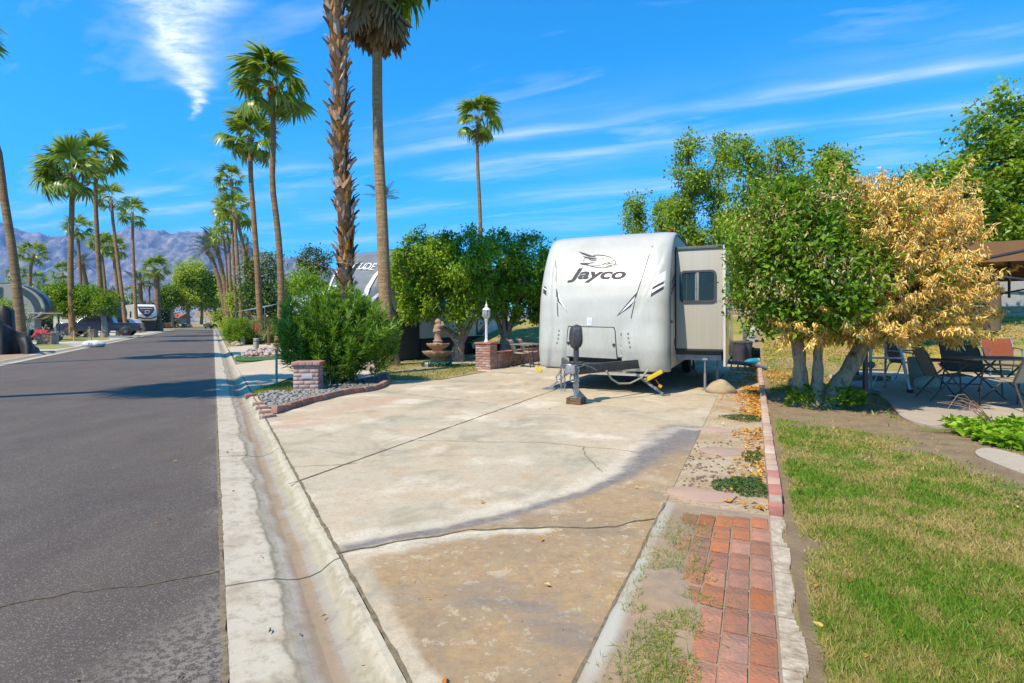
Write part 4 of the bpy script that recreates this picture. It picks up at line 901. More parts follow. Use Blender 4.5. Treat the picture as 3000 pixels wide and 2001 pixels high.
# slide-out
x0, x1, y0, y1, z0, z1 = HW - 0.03, 2.139, 1.1, 5.4, 0.78, 2.745
sl_ = MB().bx(x0, x1, y0, y1, z0, z1).build('slide_out', M('slide_panel', (0.40, 0.37, 0.32), (0.355, 0.325, 0.28), 6, 0.45, streak=(5, 5, 0.12)), tr, True, 0.006)
TRM = M('white_trim', (0.62, 0.60, 0.56), (0.5, 0.48, 0.44), 8, 0.4)
mb = MB(); mb.bx(x1 - 0.01, x1 + 0.03, y0 - 0.045, y0 + 0.012, z0 - 0.30, z1 + 0.02); mb.build('corner_flange', TRM, sl_, True, 0.006)
MB().bx(x1 + 0.001, x1 + 0.02, y0 + 0.012, y1, z0 - 0.28, z1 + 0.01).build('outer_wall', M('slide_side', (0.50, 0.46, 0.40), (0.40, 0.37, 0.32), 3, 0.16, coat=0.6), sl_, True, 0.004)
MB().bx(x0, x1 + 0.02, y0 - 0.03, y0 + 0.02, z1 - 0.025, z1 + 0.03).build('topper_bar', M('dark_grey_trim', (0.12, 0.12, 0.125)), sl_, True, 0.008)
MB().bx(x0, x1 + 0.02, y0 + 0.05, y1, z1 + 0.012, z1 + 0.035).build('slide_topper', M('black_awning', (0.05, 0.05, 0.052)), sl_, True, 0.01)
MB().bx(x0 + 0.045, x1 - 0.012, y0 - 0.012, y0 + 0.012, z0 - 0.02, z0 + 0.022).build('bottom_seal', BLK, sl_, True, 0.004)
MB().bx(x0 + 0.018, x0 + 0.05, y0 - 0.03, y0 + 0.02, z0 - 0.02, z1).build('side_seal', BLK, sl_, True, 0.006)
def rrect(x0_, x1_, z0_, z1_, r_, k=6):
    P = []
    for (cx_, cz_, a) in ((x1_ - r_, z1_ - r_, 0), (x0_ + r_, z1_ - r_, 90), (x0_ + r_, z0_ + r_, 180), (x1_ - r_, z0_ + r_, 270)):
        for j in range(k + 1): t = R(a + 90 * j / k); P.append((cx_ + r_ * math.cos(t), cz_ + r_ * math.sin(t)))
    return P
def frame_ring(outer, inner, y0_, y1_):
    n = len(outer); vs_ = [(p[0], y0_, p[1]) for p in outer] + [(p[0], y0_, p[1]) for p in inner] + [(p[0], y1_, p[1]) for p in outer] + [(p[0], y1_, p[1]) for p in inner]; fs = []
    for i in range(n):
        j = (i + 1) % n; fs += [(i, j, n + j, n + i), (2 * n + j, 2 * n + i, 3 * n + i, 3 * n + j), (i, 2 * n + i, 2 * n + j, j), (n + i, n + j, 3 * n + j, 3 * n + i)]
    return MB().add(vs_, fs)
GLS = M('tinted_glass', (0.012, 0.016, 0.02), (0.02, 0.026, 0.03), 3, 0.06, spec=0.28)
wn = frame_ring(rrect(1.335, 2.005, 1.69, 2.31, 0.09), rrect(1.375, 1.965, 1.73, 2.27, 0.06), y0 - 0.03, y0 + 0.004).build('window', M('dark_frame', (0.055, 0.06, 0.068)), sl_, True)
for (a, c_, dy) in ((1.37, 1.665, 0.006), (1.675, 1.97, 0.013)):
    MB().bx(a, c_, y0 - dy - 0.004, y0 - dy, 1.725, 2.275).build('pane', GLS, wn)
MB().bx(1.648, 1.69, y0 - 0.026, y0 - 0.004, 1.725, 2.275).build('mullion', GAL, wn, True, 0.004)
MB().bx(1.46, 1.462, y0 - 0.0125, y0 - 0.0115, 1.735, 2.265).bx(1.62, 1.64, y0 - 0.0125, y0 - 0.0115, 1.735, 2.265).build('sash', GAL, wn)
# under the slide: dark rails and support jacks
MB().bx(x0, x1 - 0.05, y0 + 0.15, y1 - 0.2, z0 - 0.10, z0 - 0.005).build('slide_floor', DKM, sl_)
mb = MB(); mb.bx(x0 - 0.1, x1 - 0.06, y0 + 0.12, y0 + 0.18, z0 - 0.20, z0 - 0.10); mb.bx(x0 - 0.1, x1 - 0.06, y0 + 0.5, y0 + 0.56, z0 - 0.2, z0 - 0.1); mb.build('slide_rail', GAL, sl_)
for (xx, yy) in ((1.79, 1.22), (1.98, 1.75)):
    jk = MB().tube([(xx, yy, 0.0), (xx, yy, 0.34)], 0.026, 10).tube([(xx, yy, 0.34), (xx, yy, 0.6)], 0.016, 8).bx(xx - 0.06, xx + 0.06, yy - 0.05, yy + 0.05, 0.0, 0.012).bx(xx - 0.05, xx + 0.05, yy - 0.03, yy + 0.03, 0.58, 0.68).build('support_jack', GAL, tr, True)
# chassis, hitch frame
ch = MB(); ch.bx(-HW + 0.1, HW - 0.1, 0.35, 9.0, 0.40, 0.47); ch.build('underbelly', DKM, tr)
ta, tb = (0.03, -1.62), (0.92, 0.55)
fr_ = MB()
for s_ in (-1, 1):
    d = Vector((s_ * tb[0] - ta[0], tb[1] - ta[1], 0)); ln = d.length; ang = math.atan2(d.x, d.y)
    fr_.box(((s_ * tb[0] + ta[0]) / 2, (tb[1] + ta[1]) / 2, 0.555), (0.05, ln + 0.1, 0.16), (0, 0, -ang))
fr_.bx(-0.14, 0.20, -1.62, -1.40, 0.635, 0.648); fr_.bx(-0.9, 0.9, 0.28, 0.34, 0.50, 0.60)
hf = fr_.build('hitch_frame', DKM, tr, True, 0.008)
fr_ = MB(); fr_.bx(-0.05, 0.11, -1.78, -1.55, 0.50, 0.64); fr_.build('coupler', GAL, hf, True, 0.03)
# tongue jack
jk = MB().tube([(0.03, -1.45, 0.16), (0.03, -1.45, 0.66)], 0.036, 12).build('tongue_jack', M('pinkish_jack_tube', (0.42, 0.34, 0.31), (0.34, 0.27, 0.24), 12, 0.5), tr, True)
MB().tube([(0.03, -1.45, 0.66), (0.03, -1.45, 0.92)], 0.045, 12).bx(-0.07, 0.13, -1.55, -1.35, 0.655, 0.675).build('jack_post', DKM, jk, True)
cv = MB(); ring_ = []
for i, (z, r_) in enumerate([(0.90, 0.055), (0.92, 0.085), (0.98, 0.115), (1.06, 0.125), (1.14, 0.118), (1.20, 0.11), (1.245, 0.09), (1.26, 0.03)]):
    for k in range(24): a = 2 * PI * k / 24; rr = .9 * r_ * (1 + 0.07 * math.sin(5 * a + z * 9) + 0.05 * math.sin(11 * a)); cv.v.append((0.03 + rr * math.cos(a) * 1.0, -1.45 + rr * math.sin(a) * 0.9, z + 0.02 * math.sin(a)))
for i in range(7):
    for k in range(24): k2 = (k + 1) % 24; cv.f.append((i * 24 + k, i * 24 + k2, (i + 1) * 24 + k2, (i + 1) * 24 + k))
cv.f.append(tuple(range(23, -1, -1))); cv.f.append(tuple(7 * 24 + k for k in range(24)))
cv.build('jack_cover', M('black_vinyl', (0.035, 0.032, 0.034), (0.06, 0.055, 0.055), 14, 0.38), jk, True)
MB().tube([(0.03, -1.45, 0.11), (0.03, -1.45, 0.20)], 0.042, 12).bx(-0.07, 0.13, -1.54, -1.36, 0.10, 0.115).build('jack_foot', STL, jk, True)
# safety chains with hooks
def chain(p0, n_, parent, lean=0.0):
    mb = MB()
    for i in range(n_):
        c_ = Vector(p0) + Vector((lean * i, 0, -0.040 * i)); e = []
        for k in range(13):
            a = 2 * PI * k / 12; q = (0.015 * math.cos(a), 0.026 * math.sin(a)); e.append(c_ + (Vector((q[0], 0, q[1])) if i % 2 else Vector((0, q[0], q[1]))))
        mb.tube(e, 0.0065, 5, False)
    return mb.build('safety_chain', STL, parent, True)
for (x_, lean) in ((-0.13, 0.001), (0.10, -0.001)):
    for dx in (-0.03, 0.03):
        chain((x_ + dx, -1.66, 0.60), 10, hf, lean)
    hk = [Vector((x_ - 0.05 + 0.045 * math.cos(R(a)), -1.69, 0.43 + 0.05 * math.sin(R(a)))) for a in range(110, 400, 20)]; MB().tube([(x_ - 0.02, -1.69, 0.56)] + hk, 0.011, 8).build('chain_hook', STL, hf, True)
MB().tube([(-0.16, -1.66, 0.58), (-0.10, -1.69, 0.64), (0.0, -1.69, 0.645), (0.12, -1.68, 0.60), (0.22, -1.60, 0.64), (0.30, -1.50, 0.60), (0.36, -1.40, 0.54)], 0.005, 6).build('breakaway_cable', STL, hf, True)
MB().tube([(0.40, -0.95, 0.50), (0.46, -0.85, 0.36), (0.55, -0.7, 0.27), (0.70, -0.5, 0.26), (0.85, -0.25, 0.34), (0.92, 0.0, 0.46)], 0.016, 8).build('wiring_cord', M('dusty_cord', (0.33, 0.30, 0.24)), tr, True)
MB().bx(-0.45, 0.55, 0.25, 0.75, 0.34, 0.55).build('propane_tray', M('grey_tray', (0.38, 0.36, 0.33), (0.28, 0.26, 0.24), 9, 0.6), tr, True, 0.02)
MB().bx(-0.2, 1.05, 0.10, 0.16, 0.33, 0.37).build('step_rail', M('grey_tray', (0.38, 0.36, 0.33)), tr)
# stabiliser legs (front pair) with yellow tool
for s_, ex in ((-1, -1.02), (1, 1.15)):
    x_ = 0.55 * s_; sg = MB(); sg.tube([(x_, 0.28, 0.42), (ex, 0.20, 0.02)], 0.032, 4, True, PI / 4); sg.bx(ex - 0.12, ex + 0.12, 0.08, 0.32, 0.0, 0.014); sg.build('stabiliser_leg', GAL, tr, True)
MB().box((1.02, -0.02, 0.36), (0.34, 0.05, 0.07), (0, R(-30), R(12))).build('stabiliser_handle', M('yellow_paint', (0.60, 0.42, 0.01), (0.52, 0.36, 0.01), 8, 0.35), tr, True, 0.008)
MB().box((-1.18, 0.0, 0.40), (0.16, 0.05, 0.06), (0, R(35), 0)).build('stabiliser_handle', MATS['yellow_paint'], tr, True, 0.008)
MB().tube([(1.06, -0.05, 0.30), (1.10, -0.05, 0.24), (1.13, -0.05, 0.20)], 0.003, 5).box((1.14, -0.05, 0.185), (0.06, 0.03, 0.05), (0, 0.5, 0)).build('level_tag', M('orange_plastic', (0.55, 0.25, 0.01)), tr)
# wheels under the body
for s_ in (-1, 1):
    for yy in (5.0, 5.9):
        wh = MB().lathe([(0.10, -0.11), (0.30, -0.11), (0.355, -0.08), (0.365, 0), (0.355, 0.08), (0.30, 0.11), (0.10, 0.11)], seg=28).build('wheel', BLK, tr, True, loc=(s_ * 1.05, yy, 0.365), rot=(0, R(90), 0))
        MB().lathe([(0.01, -0.115), (0.19, -0.118), (0.2, 0), (0.19, 0.118), (0.01, 0.115)], seg=20).build('rim', STL, wh, True)
# black sewage hose, cords and tote under the slide
MB().tube([(1.5, 1.9, 0.40), (1.6, 1.85, 0.22), (1.75, 1.9, 0.08), (2.0, 2.2, 0.10), (2.05, 2.6, 0.2)], 0.012, 6).build('hanging_wire', BLK, tr, True)
# roof kit
MB().lathe([(0.05, 0), (0.05, 0.06), (0.065, 0.065), (0.065, 0.10), (0.05, 0.11)], seg=14).build('roof_vent', BLK, tr, True, loc=(-0.55, 2.4, 3.06))
ac = MB(); ac.bx(-0.35, 0.38, 2.6, 3.6, 3.08, 3.27); ac.build('air_conditioner', M('dark_shroud', (0.035, 0.03, 0.03)), tr, True, 0.07, 3)

# timber block under the jack
bk = MB(); pj = TP + Matrix.Rotation(TRZ, 3, 'Z') @ Vector((0.03, -1.45, 0)); WDM = M('weathered_block', (0.20, 0.10, 0.055), (0.09, 0.05, 0.03), 6, 0.9, 0.6, 40, streak=(1, 6, 6))
t = thing('timber_block', 'stacked brown timber blocks under the trailer tongue jack', 'wood block', (pj.x, pj.y, 0.03), TRZ - 0.1)
for k in range(2): MB().bx(-0.125, 0.125, -0.12, 0.12, 0.001 + k * 0.052, 0.051 + k * 0.05).build('block', WDM, t, True, 0.005)
MB().bx(-0.06, 0.06, -0.06, 0.06, 0.1015, 0.106).build('steel_pad', STL, t)

# boulder
p = gp(2118, 1157); me = cob[0].copy(); rk = M('boulder', (0.36, 0.29, 0.19), (0.25, 0.20, 0.14), 4, 0.85, 0.5, 25, c3=(0.33, 0.25, 0.15))
bm = bmesh.new(); bmesh.ops.create_icosphere(bm, subdivisions=4, radius=1.0)
for v_ in bm.verts:
    c_ = v_.co; a = fbm(np.array([c_.x * 1.3 + 5]), np.array([c_.y * 1.3 + c_.z]), 3)[0]; c_ *= 0.82 + 0.35 * a; c_.x *= 0.27; c_.y *= 0.22; c_.z *= 0.20 * (1.0 if c_.z < 0 else 1.0)
    c_.z = max(c_.z, -0.06); c_.x *= 1.0 - 0.45 * max(0, c_.z) / 0.2
for f in bm.faces: f.smooth = True
me = bpy.data.meshes.new('boulder'); bm.to_mesh(me); bm.free(); me.materials.append(rk)
tag(link('boulder', me, None, None, (p.x + 0.02, p.y + 0.12, 0.085)), 'smooth tan boulder beside the slide-out support jack', 'boulder')
# service pedestal, pipe, bins, hose behind the slide
p = gp(2203, 1055); t = thing('utility_pedestal', 'grey green utility pedestal with meter boxes at the end of the brick edging', 'utility post', (p.x, p.y, 0.1), TRZ)
PG = M('pedestal_grey', (0.30, 0.32, 0.29), (0.23, 0.25, 0.22), 6, 0.6); MB().bx(-0.09, 0.09, -0.07, 0.07, 0, 0.82).build('post', PG, t, True, 0.01)
bx_ = MB().bx(-0.16, 0.12, -0.12, 0.12, 0.72, 1.08).build('meter_box', M('box_grey', (0.45, 0.45, 0.43)), t, True, 0.015); MB().bx(-0.30, -0.165, -0.1, 0.12, 0.60, 1.04).build('breaker_box', M('dark_box', (0.12, 0.13, 0.14)), t, True, 0.015)
MB().lathe([(0.09, 0), (0.09, 0.05), (0.07, 0.07)], seg=16).build('meter', M('box_grey', (0.45, 0.45, 0.43)), bx_, True, loc=(0.17, -0.05, 0.92), rot=(R(90), 0, 0))
p = gp(2236, 1054); PVC = M('white_pvc', (0.70, 0.70, 0.68), None, 5, 0.4); t = MB().tube([(0.0, 0, 0), (0.03, 0, 0.42), (-0.05, 0, 0.46), (-0.42, 0, 0.54)], 0.022, 8).build('water_pipe', PVC, None, True, loc=(p.x, p.y, 0.08)); tag(t, 'bent white pvc water pipe by the utility pedestal', 'pipe')
for k, (px, lb) in enumerate(((2163, 'dark grey bin behind the slide-out, nearer the trailer body'), (2183, 'dark grey bin right against the utility pedestal'))):
    p = gp(px, 1062 - 2 * k); t = thing('storage_bin', lb, 'bin', (p.x, p.y, 0.04), TRZ)
    MB().lathe([(0.19, 0), (0.20, 0.05), (0.235, 0.60), (0.235, 0.62)], seg=22).build('tub', M('bin_grey', (0.045, 0.042, 0.05), (0.07, 0.065, 0.07), 5, 0.5), t, True); MB().lathe([(0.25, 0.6), (0.25, 0.64), (0.2, 0.67), (0.01, 0.675)], seg=22).build('lid', MATS['bin_grey'], t, True)
p = gp(2140, 1088); t = thing('sewer_hose', 'grey ribbed sewer hose lying on plastic support cradles', 'hose', (p.x, p.y, 0.05), TRZ)
HG = M('hose_grey', (0.20, 0.20, 0.215), (0.13, 0.13, 0.14), 12, 0.45); pth = [(-0.05 + 0.62 * i / 40, 0.10 * math.sin(i * 0.09), 0.20 - 0.05 * i / 40) for i in range(41)] + [(0.60 + 0.06 * i, 0.05 + 0.05 * i, 0.14 - 0.02 * i) for i in range(1, 6)]
MB().tube(pth, [0.052 + 0.006 * (i % 2) for i in range(len(pth))], 12).build('hose', HG, t, True)
for k in range(4):
    x_ = 0.02 + 0.17 * k; MB().tube([(x_ - 0.02, -0.08, 0), (x_, -0.05, 0.19)], 0.011, 5).tube([(x_ + 0.02, 0.12, 0), (x_, 0.10, 0.19)], 0.011, 5).tube([(x_, -0.06, 0.10), (x_, 0.10, 0.10)], 0.009, 5).build('cradle', HG, t, True)
p = gp(2203, 1072); MB_ = MB().tube([(-0.25, 0, 0.05), (-0.1, 0.05, 0.08), (0.1, 0, 0.11), (0.22, -0.03, 0.07)], [0.04, 0.09, 0.10, 0.05], 12)
tag(MB_.build('water_bag', M('teal_plastic', (0.01, 0.18, 0.26), (0.02, 0.24, 0.32), 6, 0.35), None, True, loc=(p.x, p.y, 0.04)), 'crumpled teal blue plastic bag among orange leaves', 'bag')
# ================================================================== PALMS
PFR = LM('palm_frond', (0.07, 0.125, 0.012), (0.165, 0.245, 0.02), (0.33, 0.38, 0.05), 0.42, 0.36, 0.5)
PDRY = LM('dry_frond', (0.10, 0.06, 0.025), (0.20, 0.125, 0.055), (0.33, 0.24, 0.12), 0.2, 0.7)
PORG = LM('orange_dead_frond', (0.30, 0.14, 0.03), (0.42, 0.22, 0.06), (0.52, 0.32, 0.11), 0.25, 0.7)
PGRY = LM('date_frond', (0.04, 0.065, 0.03), (0.08, 0.115, 0.055), (0.15, 0.18, 0.09), 0.2, 0.5)
PETM = M('petiole', (0.22, 0.20, 0.06), (0.16, 0.12, 0.04), 5, 0.5)
def fan_frond(seed, nseg=26, spread=118, droop=0.5, mat=PFR, pet=0.85):
    """one fan leaf: stalk along +Y, pleated blade of separate drooping fingers"""
    rs = np.random.RandomState(seed); co = []; fs = []; var = []
    def add(v, f, t):
        o = len(co); co.extend(v); fs.extend([[i + o for i in q] for q in f]); var.extend([t] * len(v))
    # stalk
    w = 0.022; add([(-w, 0, 0), (w, 0, 0), (w * .6, pet, 0.03), (-w * .6, pet, 0.03)], [[0, 1, 2, 3]], 0.75)
    for i in range(nseg):
        a = R(-spread + 2 * spread * (i + .5) / nseg); Lr = (1.0 - 0.28 * (abs(a) / R(spread)) ** 2) * rs.uniform(.88, 1.08)
        d = np.array([math.sin(a), math.cos(a), 0]); s = np.array([math.cos(a), -math.sin(a), 0]); h = np.array([0, pet, 0.03]); rows = []
        dr = droop * rs.uniform(.7, 1.4); sw = rs.normal(0, .06); lift = 0.10 * math.cos(a)
        for t, wd in ((0.05, .012), (0.40, .062), (0.68, .052), (0.88, .028), (1.0, .005)):
            zz = lift * t - dr * max(0, t - .28) ** 1.7 * 1.15; c = h + d * Lr * (t - 0.15 * dr * max(0, t - .5)) * .80 + s * sw * t ** 2 + np.array([0, 0, zz]); wv = wd * .92
            rows += [c - s * wv + np.array([0, 0, -.016 if t < .8 else 0]), c + s * wv + np.array([0, 0, .016 if t < .8 else 0])]
        tv = rs.uniform(.15, .85); add(rows, [[2 * k, 2 * k + 1, 2 * k + 3, 2 * k + 2] for k in range(4)], tv)
    me = np_mesh('frond', np.array(co), np.array(fs), mat, False, {'var': np.array(var)}); return me
def feather_frond(seed, n=38, mat=PGRY, arch=0.55):
    rs = np.random.RandomState(seed); co = []; fs = []; var = []
    def spine(t): return np.array([0, t * (1 - .12 * arch * t), 0.16 * t - arch * t ** 2.2 * 0.55])
    def add(v, f, t):
        o = len(co); co.extend(v); fs.extend([[i + o for i in q] for q in f]); var.extend([t] * len(v))
    P = [spine(t) for t in np.linspace(0, 1, 7)]
    for a, b in zip(P[:-1], P[1:]): add([a + [-.008, 0, 0], a + [.008, 0, 0], b + [.006, 0, 0], b + [-.006, 0, 0]], [[0, 1, 2, 3]], .8)
    for i in range(n):
        t = 0.14 + 0.86 * i / (n - 1); b = spine(t); L_ = 0.27 * math.sin(min(1, t * 1.15 + .12) * PI * .93) ** .6 + .05
        for sd in (-1, 1):
            d = np.array([sd * .8, .62, .22 - .25 * rs.rand()]); d /= np.linalg.norm(d); w = np.array([0, .011, 0]); m_ = b + d * L_ * .5
            add([b, m_ + w * .9, b + d * L_ + [0, 0, -.04], m_ - w], [[0, 1, 2, 3]], rs.rand())
    return np_mesh('frond', np.array(co), np.array(fs), mat, False, {'var': np.array(var)})
FAN = [fan_frond(k, droop=0.35 + 0.16 * k) for k in range(5)]; FANDRY = [fan_frond(20 + k, 26, 46, 0.25, PDRY) for k in range(3)]
FANFAR = [fan_frond(30 + k, 14, 110, 0.45 + .1 * k) for k in range(3)]
FEA = [feather_frond(k, arch=0.4 + .25 * k) for k in range(3)]; FEAG = [feather_frond(10 + k, 30, LM('pygmy_frond', (0.05, 0.09, 0.015), (0.12, 0.15, 0.03), (0.22, 0.23, 0.06), 0.2, 0.5), 0.7) for k in range(2)]; FEAO = [feather_frond(15 + k, 30, PORG, 1.1) for k in range(2)]
def trunk_mat(name, c1, c2, ring=9.0, fine=False):
    m, N, L, b = node_mat(name); v = N.new('ShaderNodeTexCoord').outputs['Object']
    rg = nz(N, L, v, ring, 5, 0.75, 0.3, (0.10, 0.10, 1.0)); fi = nz(N, L, v, 14, 5, 0.7, 0, (2.0, 2.0, 0.35))
    c = mixc(N, L, rmp(N, L, rg, 0.38, 0.60), c1, c2); c = mixc(N, L, rmp(N, L, fi, 0.45, 0.7, 0, 0.6), c, tuple(0.35 * q for q in c2))
    L.new(c, b.inputs['Base Color']); b.inputs['Roughness'].default_value = 0.9
    ad = N.new('ShaderNodeMath'); ad.operation = 'MULTIPLY_ADD'; L.new(fi, ad.inputs[0]); ad.inputs[1].default_value = 0.35; L.new(rg, ad.inputs[2])
    bump(N, L, b, ad.outputs[0], 0.9, 0.035); return m
PT_TAN = trunk_mat('palm_trunk_tan', (0.40, 0.26, 0.13), (0.24, 0.145, 0.07), 24); PT_ORG = trunk_mat('palm_trunk_orange', (0.36, 0.19, 0.075), (0.20, 0.105, 0.045), 10); PT_BRN = trunk_mat('palm_trunk_brown', (0.31, 0.185, 0.085), (0.16, 0.092, 0.045), 10)
BOOT = M('boot_brown', (0.44, 0.20, 0.065), (0.15, 0.075, 0.035), 5, 0.9, 0.7, 30, objvar=0.5, c3=(0.31, 0.165, 0.08), streak=(3, 3, .6))
def curve_pts(P, n=14):
    P = [Vector(p) for p in P]; k = len(P) - 1; out = []
    for i in range(n + 1):
        t = i / n * k; j = min(int(t), k - 1); f = t - j
        p0, p1, p2, p3 = P[max(j - 1, 0)], P[j], P[j + 1], P[min(j + 2, k)]
        out.append(0.5 * ((2 * p1) + (-p0 + p2) * f + (2 * p0 - 5 * p1 + 4 * p2 - p3) * f * f + (-p0 + 3 * p1 - 3 * p2 + p3) * f ** 3))
    return out
def palm(name, label, path, r0, r1, cr, n, tm, seed, wind=(-0.25, 0), group=None, near=True, skirt=0, boots=True, feather=None, emin=-45, stuffd=False, flare=1.5):
    """path: world points, base first; crown of fronds at the last point"""
    rs = random.Random(seed); base = Vector(path[0]); t = thing(name, label, 'palm tree', base, 0, group)
    P = curve_pts([Vector(p) - base for p in path], 16 if near else 9); k = len(P)
    rad = [(r0 + (r1 - r0) * (i / (k - 1))) * (1 + (flare - 1) * math.exp(-i / k * 14)) for i in range(k)]
    MB().tube(P, rad, 14 if near else 8).build('trunk', tm, t, True); top = P[-1]; up = (P[-1] - P[-3]).normalized()
    if boots:
        mb = MB(); nb = 34 if near else 14
        for i in range(nb):
            a = rs.uniform(0, 2 * PI); h = rs.uniform(-0.62, 0.1) * min(1.0, cr * .6); rr = r1 * (1.2 + 0.8 * (h + .7)); d = Vector((math.cos(a), math.sin(a), 0)); s = Vector((-d.y, d.x, 0)); p = top + d * rr * .8 + Vector((0, 0, h)); ln = rs.uniform(.16, .34)
            q = p + d * ln * .55 + Vector((0, 0, ln * rs.uniform(.3, .9))); w = rs.uniform(.03, .06)
            mb.add([p - s * w * 1.3, p + s * w * 1.3, q + s * w * .5, q - s * w * .5, p + d * .05 + Vector((0, 0, -.05))], [(0, 1, 2, 3), (0, 4, 1)])
        mb.tube([top + Vector((0, 0, -.65 * min(1, cr * .6))), top + Vector((0, 0, -.3)), top + Vector((0, 0, .1))], [r1 * 1.05, r1 * 1.55, r1 * 1.0], 9)
        mb.build('leaf_boots', BOOT, t)
    for i in range(n + skirt):
        dry = i >= n; q = (i + .5) / n if not dry else rs.random()
        el = R(78 + (emin - 78) * q ** 0.9 + rs.uniform(-9, 9)) if not dry else R(-rs.uniform(70, 89)); az = i * 2.39996 + rs.uniform(-.3, .3)
        d = Vector((math.sin(-az) * math.cos(el), math.cos(az) * math.cos(el), math.sin(el)))
        d = Vector((math.cos(az) * math.cos(el) + wind[0], math.sin(az) * math.cos(el) + wind[1], math.sin(el))).normalized()
        me = rs.choice(FANDRY) if dry else (rs.choice(feather) if feather else rs.choice(FAN if near else FANFAR))
        yv = d; xv = Vector((0, 0, 1)).cross(yv) * -1
        if xv.length < .05: xv = Vector((1, 0, 0))
        xv.normalize(); zv = xv.cross(yv); rot = Matrix((xv, yv, zv)).transposed().to_4x4() @ Matrix.Rotation(rs.uniform(-.5, .5), 4, 'Y')
        s = cr / 1.5 * rs.uniform(.85, 1.12) * (1.0 if not feather else 1.25)
        o = link('frond', me, t); o.matrix_local = Matrix.Translation(top + Vector((0, 0, rs.uniform(-.15, .1) - (.35 if dry else 0)))) @ rot @ Matrix.Scale(s, 4)
    return t
GR_R = 'palms along the near side of the road'; GR_L = 'palms along the far side of the road'
def pp(pts, D, base_y=None):                         # trunk path from photo points at distance D, base first
    return [pt(x, y, D) for x, y in pts]
def gnd(p, z=0.0): return Vector((p.x, p.y, z))
def pathD(pts, D): P = pp(pts, D); return [gnd(P[0])] + P[1:]
# right-hand row
palm('fan_palm', 'tall slender fan palm rising right behind the oleander, wide drooping crown', pathD([(814, 1026), (824, 900), (820, 760), (812, 660), (798, 534), (801, 402), (797, 260)], 26), .165, .115, 1.95, 22, PT_BRN, 1, (-.16, -.05), GR_R)
palm('fan_palm', 'fan palm standing by the red kayaks', pathD([(768, 1003), (760, 900), (752, 760), (742, 620), (735, 520), (733, 410)], 36), .20, .14, 2.0, 22, PT_ORG, 2, (-.2, 0), GR_R)
palm('fan_palm', 'leaning brown fan palm beyond the blue awning', pathD([(732, 988), (727, 910), (722, 800), (712, 720), (697, 655), (688, 612)], 48), .19, .14, 1.9, 18, PT_BRN, 3, (-.3, 0), GR_R, False)
palm('fan_palm', 'orange trunk fan palm whose crown tops its neighbours beyond the awning', pathD([(710, 982), (706, 900), (696, 760), (688, 650), (682, 580), (678, 528)], 55), .19, .14, 1.9, 18, PT_ORG, 4, (-.3, 0), GR_R, False)
palm('fan_palm', 'orange trunk fan palm with crown tucked under its taller neighbour', pathD([(697, 978), (692, 910), (686, 800), (681, 700), (676, 610)], 62), .19, .14, 2.1, 18, PT_ORG, 5, (-.3, 0), GR_R, False)
palm('fan_palm', 'thin fan palm second from the block wall end of the row', pathD([(681, 973), (678, 910), (674, 800), (671, 730), (664, 668)], 72), .19, .14, 2.0, 18, PT_ORG, 6, (-.3, 0), GR_R, False)
palm('fan_palm', 'shortest fan palm of the row, closest to the block wall', pathD([(671, 970), (668, 900), (664, 800), (660, 735), (654, 690)], 80), .19, .14, 2.0, 18, PT_ORG, 7, (-.3, 0), GR_R, False)
palm('fan_palm', 'lone very tall thin fan palm rising behind the round green trees', pathD([(1412, 1000), (1410, 800), (1406, 620), (1400, 500), (1398, 420), (1402, 352)], 38), .15, .10, 1.7, 20, PT_BRN, 8, (0, 0))
palm('date_palm', 'grey green date palm leaning left, nearest the mountains', pathD([(668, 967), (650, 860), (632, 790), (616, 748), (610, 735)], 90), .35, .3, 3.6, 22, PT_BRN, 9, (-.35, 0), 'date palms at the road end', False, feather=FEA)
palm('date_palm', 'grey green date palm leaning left behind the fan palm row', pathD([(668, 967), (660, 850), (650, 790), (638, 740), (630, 715)], 86), .35, .3, 3.8, 22, PT_BRN, 10, (-.35, 0), 'date palms at the road end', False, feather=FEA)
palm('date_palm', 'date palm peeking out between two brown fan palm trunks', pathD([(726, 974), (724, 860), (722, 780), (720, 730)], 70), .3, .25, 2.6, 20, PT_BRN, 11, (0, 0), None, False, feather=FEA)
palm('date_palm', 'dead palm with hanging orange fronds amid the green trees', pathD([(742, 979), (740, 900), (737, 830), (733, 790)], 60), .25, .2, 2.3, 22, PT_ORG, 12, (0, 0), None, False, feather=FEAO, emin=-80)
palm('date_palm', 'far date palm crown showing behind the smooth palm trunk', pathD([(1128, 979), (1127, 800), (1126, 660), (1125, 580)], 60), .25, .2, 2.5, 16, PT_BRN, 13, (0, 0), None, False, feather=FEA, emin=0)
# left-hand row
palm('fan_palm', 'leaning palm trunk beside the tarpaulin, its crown out of sight', pathD([(62, 1013), (54, 890), (42, 780), (28, 680), (10, 570), (-12, 420), (-75, 280), (-150, 110)], 30), .22, .16, 2.3, 24, PT_BRN, 14, (0.1, -.1), GR_L)
palm('fan_palm', 'tan trunk fan palm with wind-blown crown behind the rope posts', pathD([(214, 990), (212, 960), (208, 860), (207, 760), (210, 640), (212, 510)], 45), .25, .17, 2.8, 24, PT_ORG, 15, (-.45, 0), GR_L, flare=1.6)
palm('fan_palm', 'fan palm growing out of the clipped hedge tree', pathD([(308, 985), (298, 880), (290, 780), (284, 680), (280, 580), (283, 460)], 52), .24, .16, 2.4, 22, PT_BRN, 16, (-.3, 0), GR_L)
palm('fan_palm', 'thin curved fan palm behind the pickup cab', pathD([(370, 978), (362, 900), (350, 800), (337, 700), (330, 640), (326, 585)], 61), .20, .14, 2.2, 18, PT_ORG, 17, (-.3, 0), GR_L, False)
